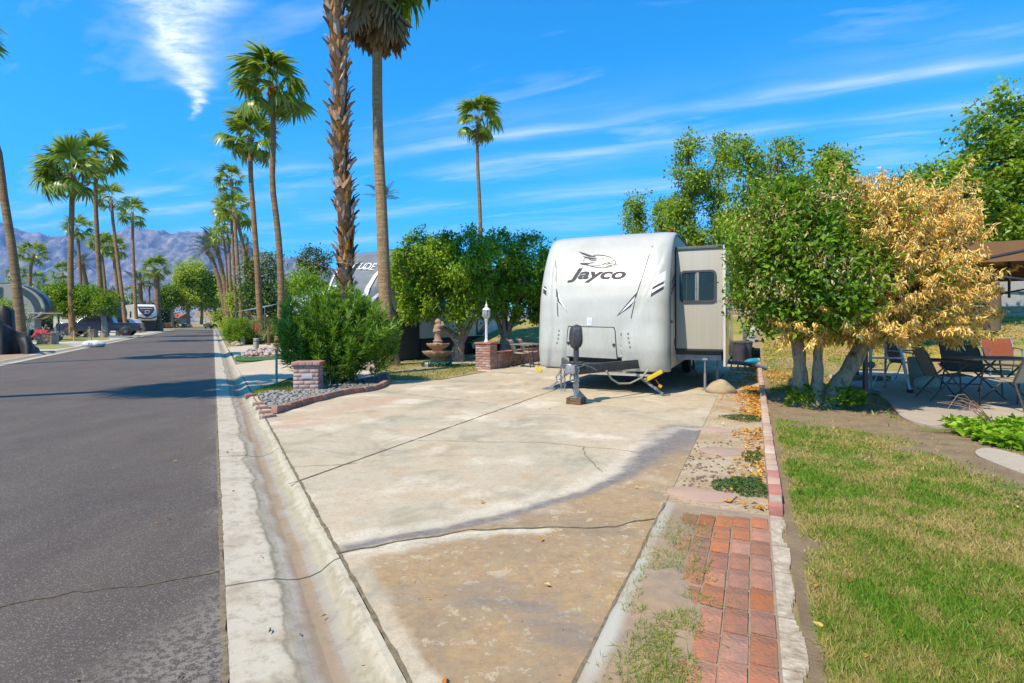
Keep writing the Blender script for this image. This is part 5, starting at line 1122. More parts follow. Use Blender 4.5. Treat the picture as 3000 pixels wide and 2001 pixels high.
palm('fan_palm', 'straight thin fan palm beside the shield emblem trailer', pathD([(402, 974), (398, 900), (392, 780), (389, 700), (388, 625)], 70), .20, .14, 2.1, 18, PT_ORG, 18, (-.2, -.1), GR_L, False)
palm('fan_palm', 'shaggy fan palm standing clear against the mountain slope', pathD([(466, 970), (462, 900), (460, 840), (457, 790)], 80), .40, .36, 2.3, 22, PT_BRN, 19, (-.1, 0), None, False)
palm('fan_palm', 'fan palm behind the beige fifth wheel roof', pathD([(84, 968), (86, 860), (90, 790), (97, 745)], 88), .28, .2, 2.6, 20, PT_BRN, 20, (-.1, 0), None, False)
palm('fan_palm', 'fan palm beyond the clipped hedge, thin curved trunk', pathD([(242, 968), (238, 860), (232, 750), (226, 670)], 86), .26, .2, 2.4, 20, PT_BRN, 21, (-.1, 0), None, False)
palm('fan_palm', 'fan palm with pale trunk crowding two taller trunks', pathD([(352, 968), (345, 860), (336, 780), (331, 725)], 88), .28, .2, 2.4, 20, PT_ORG, 22, (-.1, 0), None, False)
palm('fan_palm', 'twin fan palm crown half hidden behind a tall brown trunk', pathD([(318, 966), (310, 860), (302, 780), (295, 715)], 94), .26, .2, 2.6, 20, PT_BRN, 23, (-.1, 0), None, False)
palm('fan_palm', 'small fan palm against the pale lower slope', pathD([(184, 962), (184, 860), (183, 800)], 115), .2, .16, 2.4, 16, PT_BRN, 24, (0, 0), 'small distant palms', False)
palm('fan_palm', 'small low palm just above the beige fifth wheel nose', pathD([(112, 962), (112, 860), (112, 824)], 112), .2, .16, 2.3, 16, PT_BRN, 25, (0, 0), 'small distant palms', False)
palm('fan_palm', 'small palm cut by the leaning trunk', pathD([(48, 962), (46, 860), (45, 802)], 112), .2, .16, 2.3, 16, PT_BRN, 26, (0, 0), 'small distant palms', False)
palm('fan_palm', 'small thin palm above the shield emblem trailer', pathD([(438, 961), (438, 880), (437, 825)], 120), .2, .16, 2.2, 16, PT_BRN, 27, (0, 0), 'small distant palms', False)
palm('date_palm', 'distant date palm with drooping crown beside the thin palms', pathD([(414, 963), (413, 880), (410, 826)], 108), .4, .35, 3.6, 22, PT_BRN, 28, (0, 0), 'distant date palms', False, feather=FEA)
palm('date_palm', 'distant date palm leaning behind the clipped hedge', pathD([(262, 965), (255, 850), (243, 790), (238, 770)], 98), .4, .35, 3.2, 20, PT_BRN, 29, (0, 0), 'distant date palms', False, feather=FEA)
palm('fan_palm', 'tiny palm above the roof of the shield emblem trailer', pathD([(390, 958), (388, 880), (386, 860)], 140), .2, .16, 2.4, 14, PT_BRN, 30, (0, 0), 'small distant palms', False)
palm('fan_palm', 'tiny palm left of the willowy trees', pathD([(482, 958), (483, 900), (484, 868)], 140), .2, .16, 2.4, 14, PT_BRN, 31, (0, 0), 'small distant palms', False)

palm('fan_palm', 'leaning palm at the far kerb whose shadow crosses road and gutter', [(-13.3, 7.3, 0), (-12.6, 7.0, 3), (-11.6, 6.5, 6.5), (-10.4, 5.9, 10)], .2, .14, 2.0, 26, PT_BRN, 90, (0, 0), GR_L)
palm('fan_palm', 'palm beside the far kerb throwing a thin trunk shadow over the road', [(-19.5, 12.5, 0), (-19.3, 13.2, 4), (-19.0, 14.2, 8), (-18.6, 14.9, 12)], .2, .14, 2.0, 24, PT_BRN, 91, (0, 0), GR_L)
# smooth palm with skirt of dead fronds
palm('fan_palm', 'big smooth trunk palm with hanging skirt of dead fronds above', pathD([(1140, 1073), (1133, 960), (1126, 830), (1121, 690), (1115, 560), (1108, 420), (1105, 250), (1106, 60), (1107, -150)], 16.4), .19, .135, 2.3, 30, PT_TAN, 40, (0.0, 0), None, True, skirt=46, flare=1.9, emin=-62)
# stout palm still clad in its old leaf bases
def booted_palm():
    P = pathD([(1008, 1098), (1010, 1000), (1011, 860), (1014, 690), (1007, 574), (999, 460), (996, 230), (980, 0), (966, -200), (955, -400), (950, -560)], 13.0); base = P[0]
    t = thing('fan_palm', 'stout palm trunk clad in ragged brown leaf bases above the oleander', 'palm tree', base)
    C = curve_pts([p - base for p in P], 60); rr = [0.165 + 0.012 * math.sin(i * .7) for i in range(61)]
    MB().tube(C, rr, 16).build('trunk', M('fibre_brown', (0.11, 0.055, 0.026), (0.055, 0.03, 0.016), 9, 0.95, 0.8, 40), t, True)
    rs = random.Random(3); meshes = []
    for k in range(5):
        mb = MB(); ln = 0.26 + .03 * k; w = .062 + .008 * (k % 3); bend = .05 + .02 * k
        rows = [(0, w, .0), (.35, w * 1.0, .045), (.7, w * .7, .085), (1.0, w * (.42 if k % 2 else .2), .10 + bend)]
        vs_ = []
        for (q, ww, out) in rows: vs_ += [(-ww, -out + .02, q * ln), (0, -out - .022 * (1 - q), q * ln), (ww, -out + .02, q * ln)]
        fs = []
        for i in range(3): fs += [(3 * i, 3 * i + 1, 3 * i + 4, 3 * i + 3), (3 * i + 1, 3 * i + 2, 3 * i + 5, 3 * i + 4)]
        me = mb.add(vs_, fs).mesh('leaf_base', BOOT); meshes.append(me)
    n = 0; extra = MB(); L_ = [0]
    for a, b in zip(C[:-1], C[1:]): L_.append(L_[-1] + (b - a).length)
    tot = L_[-1]; h = 0.35; row = 0
    while h < tot - .3:
        j = max(i for i in range(61) if L_[i] <= h); f = (h - L_[j]) / max(1e-6, (L_[j + 1] - L_[j])); c = C[j].lerp(C[j + 1], f); ax = (C[j + 1] - C[j]).normalized()
        for k in range(7):
            a = 2 * PI * (k + .5 * (row % 2)) / 7 + rs.uniform(-.18, .18); d = Vector((math.cos(a), math.sin(a), 0)); facing = d.y < .35
            rot = Matrix.Rotation(a + PI / 2, 4, 'Z') @ Matrix.Rotation(rs.uniform(-.32, .10), 4, 'X') @ Matrix.Rotation(rs.uniform(-.6, .6), 4, 'Y')
            mat_ = Matrix.Translation(c + d * .155 + Vector((0, 0, rs.uniform(-.12, .12)))) @ rot @ Matrix.Scale(rs.uniform(.55, 1.2), 4); me = rs.choice(meshes)
            if rs.random() < .1: continue
            if facing and n < 290: o = link('leaf_base', me, t); o.matrix_local = mat_; n += 1
            else: extra.add([mat_ @ v.co for v in me.vertices], [tuple(q.vertices) for q in me.polygons])
        h += .15; row += 1
    o = extra.build('leaf_bases_rest', BOOT, t); o['kind'] = 'stuff'
    mb = MB(); z = 2.62; cc = min(C, key=lambda q: abs(q.z - z)); mb.tube([cc + Vector((.22 * math.cos(a), .22 * math.sin(a), .02 * math.sin(2 * a))) for a in [2 * PI * i / 24 for i in range(25)]], .012, 5, False); mb.build('rope', M('jute', (0.36, 0.25, 0.12)), t)
    top = C[-1]
    for i in range(52):
        dry = i >= 30; q = (i % 30 + .5) / 30; el = R(75 - 120 * q) if not dry else R(-rs.uniform(68, 88)); az = i * 2.39996; d = Vector((math.cos(az) * math.cos(el), math.sin(az) * math.cos(el), math.sin(el)))
        xv = d.cross(Vector((0, 0, 1))).normalized(); zv = xv.cross(d); s = 1.5 * rs.uniform(.9, 1.1)
        o = link('frond', rs.choice(FANDRY if dry else FAN), t); o.matrix_local = Matrix.Translation(top + Vector((0, 0, rs.uniform(-.5, .1) - (.2 if dry else 0)))) @ Matrix((xv, d, zv)).transposed().to_4x4() @ Matrix.Scale(s, 4)
booted_palm()

# ================================================================== BROADLEAF TREES
BARK = M('grey_bark', (0.24, 0.20, 0.16), (0.13, 0.105, 0.085), 7, 0.9, 0.8, 30, c3=(0.30, 0.26, 0.22)); BARKB = M('brown_bark', (0.15, 0.105, 0.065), (0.08, 0.055, 0.035), 7, 0.9, 0.8, 30); BARKW = M('pale_bark', (0.17, 0.12, 0.075), (0.045, 0.032, 0.02), 10, 0.95, 1.0, 22, c3=(0.30, 0.24, 0.17), streak=(1, 1, .45))
FIC = LM('ficus_leaf', (0.055, 0.115, 0.006), (0.15, 0.26, 0.010), (0.33, 0.45, 0.022), 0.38, 0.45, 0.25)
FARG = LM('far_leaf', (0.065, 0.12, 0.012), (0.15, 0.25, 0.018), (0.29, 0.39, 0.03), 0.35, 0.5)
WIL = LM('willow_leaf', (0.12, 0.17, 0.012), (0.25, 0.34, 0.02), (0.42, 0.50, 0.04), 0.45, 0.5)
DRKG = LM('dark_leaf', (0.035, 0.075, 0.012), (0.075, 0.135, 0.018), (0.15, 0.22, 0.03), 0.25, 0.5)
OLV = LM('olive_leaf', (0.05, 0.07, 0.03), (0.09, 0.115, 0.05), (0.15, 0.17, 0.08), 0.2, 0.6); PIN = LM('pine_leaf', (0.035, 0.055, 0.012), (0.085, 0.11, 0.02), (0.15, 0.16, 0.03), 0.15, 0.6)
TALL = LM('poplar_leaf', (0.08, 0.14, 0.010), (0.19, 0.30, 0.018), (0.38, 0.48, 0.04), 0.45, 0.35, 0.5)
def crown_pts(ells, n, rs, nclump, spread, shell=0.75):
    """clumped points through a union of ellipsoids, denser near the surface"""
    vol = np.array([e[3] * e[4] * e[5] for e in ells]); pk = rs.choice(len(ells), nclump, p=vol / vol.sum()); C = []
    E = np.array(ells)[pk]; d = nrm(rs.normal(size=(nclump, 3))); r_ = (shell + (1 - shell) * rs.rand(nclump) ** .5) * rs.uniform(.55, 1.08, nclump) ** .35
    cc = E[:, :3] + d * r_[:, None] * E[:, 3:6]; k = rs.randint(0, nclump, n); p = cc[k] + np.clip(rs.normal(size=(n, 3)), -1.7, 1.7) * spread * rs.uniform(.5, 1.25, nclump)[k][:, None]
    out = nrm(p - E[k, :3]); return p, out, k, cc
def limb_tree(mb, base, tips, r0, rs, fork=0.35, seg=7, wob=.12):
    for tp in tips:
        b, e = Vector(base), Vector(tp); m1 = b.lerp(e, .35) + Vector((rs.uniform(-1, 1), rs.uniform(-1, 1), .4)) * (e - b).length * wob; m2 = b.lerp(e, .7) + Vector((rs.uniform(-1, 1), rs.uniform(-1, 1), .2)) * (e - b).length * wob
        mb.tube(curve_pts([b, m1, m2, e], 8), [r0 * (1 - .85 * (i / 8)) + .004 for i in range(9)], seg)
def tree(name, label, base, ells, n, lsize, lmat, nclump, spread, trunk, bark=BARK, group=None, seed=1, cat='tree', wr=0.5, droop=0.25, shade=True, nl=10, shell=.72, curl=.1):
    """base: world point; ells/trunk in local coordinates. trunk: list of (path, r0, r1)"""
    rs = np.random.RandomState(seed); rr = random.Random(seed); t = thing(name, label, cat, base, 0, group)
    mb = MB()
    for path, a, b in trunk:
        P = curve_pts(path, 10); mb.tube(P, [a + (b - a) * i / 10 for i in range(11)], 10)
    p, out, k, cc = crown_pts(ells, n, rs, nclump, spread, shell)
    tips = [path[-1] for path, a, b in trunk]
    for i in rs.choice(len(cc), min(nl, len(cc)), replace=False):
        s = min(tips, key=lambda q: (Vector(q) - Vector(cc[i])).length); limb_tree(mb, s, [tuple(cc[i])], trunk[0][2] * .55 + .01, rr, seg=6)
    mb.build('trunk', bark, t, True)
    d = out * .6 + rs.normal(size=(n, 3)) * .75 + np.array([0, 0, -droop]); cv = rs.rand(nclump)[k]; var = np.clip(.5 * cv + .5 * rs.rand(n), 0, 1)
    leaves('crown', p, d, lsize * rs.uniform(.7, 1.3, n), wr, lmat, t, var, .3, rs, curl, up=nrm(out * .6 + rs.normal(size=(n, 3)) * .6 + np.array([0, 0, .8])))
    return t
def E(cx, cy, cz, a, b, c): return (cx, cy, cz, a, b, c)
# two round ficus trees by the fountain
b1 = gp(1345, 1061); b2 = gp(1480, 1052)
tree('ficus_tree', 'round green ficus on a forked grey trunk behind the fountain', b1, [E(-1.0, -.2, 3.1, 1.25, 1.3, 1.25), E(.25, -.3, 3.2, 1.1, 1.3, 1.3), E(-1.5, 0, 2.5, .8, 1.0, .8), E(-.5, -.5, 2.2, 1.0, .9, .8), E(.6, -.4, 2.1, .7, .9, .75), E(-1.4, -.2, 1.85, .5, .7, .5), E(-.2, -.7, 1.75, .6, .5, .45)], 26000, .112, FIC, 300, .17,
     [([(0, 0, 0), (-.04, 0, .35), (.02, 0, .62)], .24, .19), ([(.02, 0, .55), (-.25, 0, .95), (-.72, 0, 1.2), (-.82, 0, 1.75)], .15, .09), ([(.02, 0, .55), (.08, 0, 1.1), (-.02, 0, 1.6), (.05, 0, 2.1)], .15, .09), ([(.05, 0, .6), (.3, .1, 1.1), (.62, .1, 1.75)], .11, .06)], BARKW, 'round ficus trees', 3, wr=.55, droop=.55)
tree('ficus_tree', 'round green ficus on a fluted vase trunk behind the lamp pillar', b2, [E(-.2, 0, 3.35, 1.15, 1.2, 1.35), E(.85, 0, 3.2, .95, 1.2, 1.3), E(.4, -.4, 2.2, 1.3, 1.0, .8), E(1.3, 0, 2.3, .6, .9, 1.0), E(-.5, -.4, 1.9, .6, .7, .5)], 24000, .115, FIC, 280, .17,
     [([(0, 0, 0), (0, 0, .5), (0, 0, .75)], .2, .19)] + [([(0, 0, .6), (.25 * math.cos(a), .25 * math.sin(a), 1.3), (.65 * math.cos(a), .6 * math.sin(a), 2.3)], .10, .05) for a in (.2, 1.5, 2.7, 3.4, 4.5, 5.6)], BARK, 'round ficus trees', 4, wr=.55, droop=.55)
# half-dead ficus on the lawn
def half_dead():
    base = gp(2390, 1192, .03); t = thing('ficus_tree', 'half dead tree, green on one side and dried golden on the other', 'tree', base)
    mb = MB()
    for path, a, b in (([(-.16, .1, -.05), (-.20, .08, .5), (-.24, .1, 1.0), (-.45, .2, 1.7)], .105, .075), ([(-.02, -.02, -.05), (.02, -.02, .55), (.05, .05, 1.2), (.1, .2, 2.2)], .08, .055), ([(.18, -.02, -.05), (.30, .0, .25), (.55, .02, .62), (.80, .05, 1.05), (1.1, .1, 1.7)], .135, .09)):
        P = curve_pts(path, 14); rr = random.Random(5); mb.tube(P, [(a + (b - a) * i / 14) * rr.uniform(.9, 1.14) * (1 + .85 * math.exp(-i * .8)) for i in range(15)], 12)
    rs = np.random.RandomState(8); rr = random.Random(8)
    ellsG = [E(-.60, -.2, 2.35, .66, 1.1, 1.05), E(-.25, -.5, 1.85, .65, .9, .72), E(-.15, .2, 2.9, .6, 1.0, .62), E(-.78, 0, 1.75, .42, .8, .5), E(.28, -.7, 2.05, .38, .5, .42)]
    ellsD = [E(.75, 0, 2.6, .95, 1.2, .92), E(1.55, .1, 2.5, .85, 1.1, .95), E(1.0, -.3, 1.75, 1.0, 1.0, .62), E(1.75, .1, 1.75, .65, .9, .55), E(.15, -.4, 1.30, .95, .8, .33), E(.42, .1, 2.85, .55, .9, .65), E(.9, -.7, 2.0, .7, .6, .6), E(.9, -.4, 1.32, 1.15, .8, .36), E(1.6, -.1, 1.32, .9, .7, .36), E(-.25, -.5, 1.22, .75, .6, .26), E(.35, -.5, 2.4, .4, .6, .5)]
    pG, oG, kG, cG = crown_pts(ellsG, 24000, rs, 420, .145); pD, oD, kD, cD = crown_pts(ellsD, 1, rs, 860, .1, .5)
    for c_ in list(cG[::14]) + list(cD[::7]):
        s = min(((-.45, .2, 1.7), (.1, .2, 2.0), (1.1, .1, 1.6)), key=lambda q: (Vector(q) - Vector(c_)).length); limb_tree(mb, s, [tuple(c_)], .03, rr, seg=5)
    mb.build('trunk', BARKW, t, True)
    n = len(pG); leaves('green_crown', pG, oG * .5 + rs.normal(size=(n, 3)) * .7 + [0, 0, .15], .088 * rs.uniform(.7, 1.25, n), .52, LM('ficus_leaf_deep', (0.045, 0.105, 0.006), (0.11, 0.215, 0.009), (0.24, 0.37, 0.016), 0.36, 0.42, 0.28), t, np.clip(.5 * rs.rand(420)[kG] + .5 * rs.rand(n), 0, 1), .3, rs, .12, up=nrm(oG + rs.normal(size=(n, 3)) * .5 + [0, 0, .9]))
    # dead side: drooping curled leaves strung along outward twigs
    P = []; Dr = []; tw = MB(); tipx = []
    for i, c_ in enumerate(cD):
        e = ellsD[rs.randint(len(ellsD))]; o_ = c_ - np.array([.7, 0, 1.9]); o_ = o_ / np.linalg.norm(o_); o_ = o_ * .8 + np.array([0, 0, .45]) + rs.normal(size=3) * .25; o_ /= np.linalg.norm(o_)
        L_ = rs.uniform(.26, .55) * (1 + 1.1 * (rs.rand() < .18)); a = c_ - o_ * L_ * .45; b = c_ + o_ * L_ * .55; tw.tube([a, (a + b) / 2 + rs.normal(size=3) * .02, b], [.006, .004, .002], 4)
        m_ = 84; q = rs.rand(m_) ** .8; p = a + (b - a) * q[:, None] + rs.normal(size=(m_, 3)) * .022; P.append(p); Dr.append(rs.normal(size=(m_, 3)) * .55 + o_ * .35 + np.array([0, 0, -.75]))
    P = np.concatenate(P); Dr = np.concatenate(Dr); n = len(P); tw.build('dead_twigs', M('straw_twig', (0.45, 0.28, 0.09)), t)
    leaves('dead_crown', P, Dr, .085 * rs.uniform(.55, 1.2, n), .21, LM('dead_leaf', (0.58, 0.33, 0.045), (0.82, 0.59, 0.16), (0.90, 0.76, 0.36), 0.25, 0.6, 0.25), t, np.clip(rs.beta(2, 2, n), 0, 1), .75, rs, .35)
    # scattered dead sprays in the green half
    k = 8500; cc = cG[rs.randint(0, 420, 90)]; pp_ = cc[rs.randint(0, 90, k)] + rs.normal(size=(k, 3)) * .10; leaves('dead_sprays', pp_, rs.normal(size=(k, 3)) * .5 + [0, 0, -.8], .08 * rs.uniform(.6, 1.2, k), .32, LM('pale_dead_leaf', (0.40, 0.25, 0.07), (0.52, 0.38, 0.15), (0.62, 0.52, 0.28), 0.2, 0.6), t, None, .7, rs, .3)
    k = 1500; cc = cD[rs.randint(0, 860, 30)]; pp_ = cc[rs.randint(0, 30, k)] + rs.normal(size=(k, 3)) * .12; leaves('green_sprays', pp_, rs.normal(size=(k, 3)) + [0, 0, .2], .11 * rs.uniform(.6, 1.2, k), .5, MATS['ficus_leaf_deep'], t, None, .3, rs, .1)
    k = 620; a = rs.rand(k) * 2 * PI; q = .22 + .32 * rs.rand(k); pp_ = np.stack([.12 + q * np.cos(a), -.05 + q * np.sin(a) * .8, .03 + .42 * rs.rand(k) * (1 - q)], 1); leaves('root_suckers', pp_, np.stack([np.cos(a), np.sin(a), rs.rand(k)], 1), .08 * rs.uniform(.7, 1.4, k), .6, MATS['ficus_leaf_deep'], t, None, .3, rs, .1, 'stuff')
half_dead()
# ================================================================== OLEANDER BED, FOUNTAIN, LAMP PILLAR
def stone_bed():
    poly = [(600, 1262), (640, 1235), (700, 1205), (985, 1205), (1290, 1150), (1600, 1110), (1850, 1050), (2000, 1008), (2085, 1040), (2050, 1098), (1900, 1158), (1560, 1215), (1200, 1292), (950, 1360), (760, 1395), (700, 1340)]
    P = [gp(600 + x / 3.918, 850 + y / 3.918) for x, y in poly]; c = sum(P, Vector()) / len(P)
    bedm = M('bed_soil', (0.15, 0.12, 0.09), (0.09, 0.075, 0.06), 9, 0.95, 0.8, 40)
    o = MB().prism(smoothpoly(P, 1), 0.0, 0.055).build('stone_bed', bedm); tag(o, kind='structure')
    cm = M('river_stone', (0.21, 0.205, 0.195), (0.13, 0.13, 0.13), 3, 0.55, 0.2, 30, objvar=0.35, c3=(0.22, 0.20, 0.17))
    for me in cob: me.materials.clear(); me.materials.append(cm)
    rs = random.Random(2); xs_ = [p.x for p in P]; ys_ = [p.y for p in P]; placed = []; tries = 0; extra = MB()
    while tries < 16000 and len(placed) < 1000:
        tries += 1; x = rs.uniform(min(xs_), max(xs_)); y = rs.uniform(min(ys_), max(ys_))
        if not inpoly(np.array([x]), np.array([y]), P)[0]: continue
        s = rs.uniform(.026, .056)
        if any((x - a) ** 2 + (y - b) ** 2 < (0.80 * (s + r_)) ** 2 for a, b, r_ in placed): continue
        placed.append((x, y, s))
    placed.sort(key=lambda q: q[1])
    for i, (x, y, s) in enumerate(placed):
        M4 = Matrix.Translation((x, y, .058 + s * .28)) @ Euler((rs.uniform(-.3, .3), rs.uniform(-.3, .3), rs.uniform(0, 6))).to_matrix().to_4x4() @ Matrix.Diagonal((s * rs.uniform(.95, 1.3), s * rs.uniform(.75, 1), s * rs.uniform(.45, .62), 1)); me = cob[i % 4]
        if i < 298: q = link('river_stone', me, o); q.matrix_local = M4
        else: extra.add([M4 @ v.co for v in me.vertices], [tuple(f.vertices) for f in me.polygons])
    if extra.v: e = extra.build('river_stones', cm, o, True); e['kind'] = 'stuff'
    # curved brick edging round the bed
    path = [(790, 1448), (950, 1394), (1090, 1355), (1215, 1312), (1335, 1288), (1450, 1254), (1570, 1228), (1700, 1205), (1820, 1192), (1925, 1172), (2025, 1140), (2105, 1085), (2108, 1040), (2050, 1003)]
    PP = [gp(600 + x / 3.918, 850 + y / 3.918) for x, y in path]; t = thing('curved_brick_edging', 'curved red brick edging round the river stone bed', 'edging', PP[0])
    eb = M('bed_brick', (0.32, 0.17, 0.135), (0.22, 0.11, 0.085), 8, 0.85, 0.6, 50, objvar=0.28)
    for i, (a, b) in enumerate(zip(PP[:-1], PP[1:])):
        d = b - a; ln = d.length; me = MB().box((0, 0, 0), (ln * .97, .10, .11)).mesh('brick', eb, True, .012, 2)
        link('brick', me, t, None, (a + b) / 2 - PP[0] + Vector((0, 0, .075)), (rs.uniform(-.04, .04), rs.uniform(-.03, .03) + (0.10 if i == 0 else 0), math.atan2(d.y, d.x)))
    # flush pink bricks at the kerb
    for (px, py) in ((735, 1165), (760, 1190), (770, 1203), (780, 1216), (785, 1229)):
        p = gp(px, py); link('kerb_brick', MB().box((0, 0, 0), (.2, .1, .07)).mesh('kerb_brick', eb, True, .008), t, None, p - PP[0] + Vector((0, 0, .03)), (0, 0, rs.uniform(.4, .9)))
stone_bed()
rs = np.random.RandomState(31)
gpoly = [gp(600 + x / 3.918, 850 + y / 3.918) for x, y in [(545, 1200), (640, 1150), (985, 1070), (1010, 1195), (700, 1210), (620, 1250)]]
sheet('verge', gpoly, .036, LAWNM if False else M('verge_soil', (0.25, 0.20, 0.08), (0.16, 0.14, 0.05), 12, .95))
x, y = px_pts(gpoly, 5000, rs); o = blades('verge_grass', x, y, np.full(len(x), .036), np.full(len(x), .05), np.full(len(x), .006), rs.beta(2, 2, len(x)), None, 3); tag(o, 'tuft of yellow green grass between kerb and small brick pillar', 'grass')
gpoly = [gp(1100 + a / 3.267, 640 + b / 3.267) for a, b in [(80, 1420), (300, 1370), (760, 1400), (960, 1400), (970, 1470), (1070, 1478), (880, 1512), (620, 1560), (140, 1560), (40, 1500)]]
sheet('fountain_yard', gpoly, .040, M('dry_yard', (0.30, 0.225, 0.11), (0.20, 0.16, 0.06), 5, .95, .6, 40))
x, y = px_pts(gpoly, 6000, rs); k = fbm(x * .8, y * .8, 3) > .45; x, y = x[k], y[k]; o = blades('yard_grass', x, y, np.full(len(x), .04), np.full(len(x), .05), np.full(len(x), .009), rs.beta(2, 2, len(x)), None, 4); tag(o, 'sparse dry grass around the fountain', 'grass')

# ---- small brick pillar with plaque
def brick_pillar(t, w, d, h, course, blen, mat, mortar, rs, core_in=.012):
    MB().bx(-w / 2 + core_in, w / 2 - core_in, -d / 2 + core_in, d / 2 - core_in, 0, h).build('mortar_core', mortar, t)
    n = int(round(h / course)); jt = .010; cache = {}
    def bk(cx, cy, cz, lx, ly):
        key = (round(lx, 3), round(ly, 3))
        if key not in cache: cache[key] = MB().box((0, 0, 0), (lx, ly, course - jt)).mesh('brick', mat, True, .005, 1)
        link('brick', cache[key], t, None, (cx, cy, cz), (0, 0, rs.uniform(-.006, .006)))
    for i in range(n):
        z = (i + .5) * course; off = (i % 2) * .5
        for s in (-1, 1):
            x = -w / 2
            first = True
            while x < w / 2 - .01:
                ln = min(blen * (.5 if first and i % 2 else 1), w / 2 - x); bk(x + ln / 2, s * (d / 2 - .05), z, ln - jt, .10); x += ln; first = False
            y = -d / 2 + .105; first = True
            while y < d / 2 - .115:
                ln = min(blen * (1 if first and i % 2 else .5 if first else 1), d / 2 - .105 - y); bk(s * (w / 2 - .05), y + ln / 2, z, .10, ln - jt); y += ln; first = False
MORT = M('grey_mortar', (0.42, 0.36, 0.30), (0.33, 0.28, 0.23), 20, .95, .5)
PBR = M('pillar_brick', (0.40, 0.20, 0.175), (0.33, 0.20, 0.17), 9, .85, .5, 50, objvar=.2, c3=(0.42, 0.26, 0.22))
rs_ = random.Random(12); p = gp(893, 1154); t = thing('brick_pillar', 'small square brick pillar with blank plaque in front of the oleander', 'pillar', (p.x, p.y + .19, .03), R(6)); t.scale = (.93, .93, .95)
brick_pillar(t, .50, .42, .53, .0757, .215, PBR, MORT, rs_)
for k in range(4):
    for j in range(2): link('cap_brick', MB().box((0, 0, 0), (.138, .25, .07)).mesh('cap_brick', M('cap_brick', (0.42, 0.22, 0.17), (0.36, 0.17, 0.13), 8, .85, .5, 50, objvar=.2), True, .016, 2), t, None, (-.208 + .139 * k, -.128 + .256 * j, .566))
MB().bx(-.08, .13, -.222, -.211, .27, .36).build('plaque', M('plaque_grey', (0.45, 0.45, 0.46)), t, True, .003)
p = gp(810, 1128); o = MB().tube([(0, 0, 0), (0, 0, .70)], .024, 12).lathe([(.024, .70), (.026, .705), (.026, .73), (.02, .74)], seg=12).build('metal_post', M('post_grey', (0.36, 0.35, 0.33), (0.25, 0.24, 0.22), 9, .45, metal=.5), None, True, loc=(p.x, p.y, .03)); tag(o, 'plain grey steel post standing at the driveway corner', 'post')

# ---- oleander
def oleander():
    base = gp(990, 1127); t = thing('oleander_bush', 'big bushy oleander with narrow leaves beside the small brick pillar', 'bush', (base.x, base.y, .05)); rs = np.random.RandomState(6)
    ells = [E(-.25, -.1, 1.15, 1.05, .85, .80), E(.45, 0, 1.05, .85, .85, .72), E(0, .1, 1.45, .75, .7, .62), E(-.75, -.2, .85, .55, .6, .55), E(.85, -.1, .75, .5, .6, .5), E(.1, -.45, .62, .8, .4, .5)]
    _, _, _, cc = crown_pts(ells, 10, rs, 760, .1, .62); st = MB(); P = []; D_ = []; Sz = []; V_ = []
    for i, c in enumerate(cc):
        if c[2] < .12: continue
        root = np.array([rs.normal(0, .18), rs.normal(0, .14), 0]); d = c - np.array([.05, 0, .15]); d /= np.linalg.norm(d); d = d * .6 + np.array([0, 0, .6]) + rs.normal(size=3) * .22; d /= np.linalg.norm(d)
        L_ = rs.uniform(.28, .5); a = c - d * L_ * .6; b = c + d * L_ * .4
        if i % 6 == 0: st.tube(curve_pts([root, (root + a) / 2 + [0, 0, .15], a, b], 6), [.014, .012, .011, .009, .007, .005, .003], 5)
        m_ = rs.randint(36, 52); q = rs.rand(m_); az = rs.rand(m_) * 2 * PI; s1 = np.cross(d, [0.3, .2, 1.]); s1 /= np.linalg.norm(s1); s2 = np.cross(d, s1)
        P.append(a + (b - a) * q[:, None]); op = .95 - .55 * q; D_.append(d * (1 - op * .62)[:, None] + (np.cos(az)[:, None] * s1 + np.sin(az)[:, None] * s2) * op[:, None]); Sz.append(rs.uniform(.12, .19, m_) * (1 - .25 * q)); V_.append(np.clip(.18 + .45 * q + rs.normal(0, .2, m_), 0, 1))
    st.build('stems', M('stem_green', (0.16, 0.18, 0.05), (0.12, 0.10, 0.05), 6, .7), t)
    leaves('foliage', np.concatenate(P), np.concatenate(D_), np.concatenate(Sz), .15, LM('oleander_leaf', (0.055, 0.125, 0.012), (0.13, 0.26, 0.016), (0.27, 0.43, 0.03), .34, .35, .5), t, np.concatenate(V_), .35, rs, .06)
oleander()

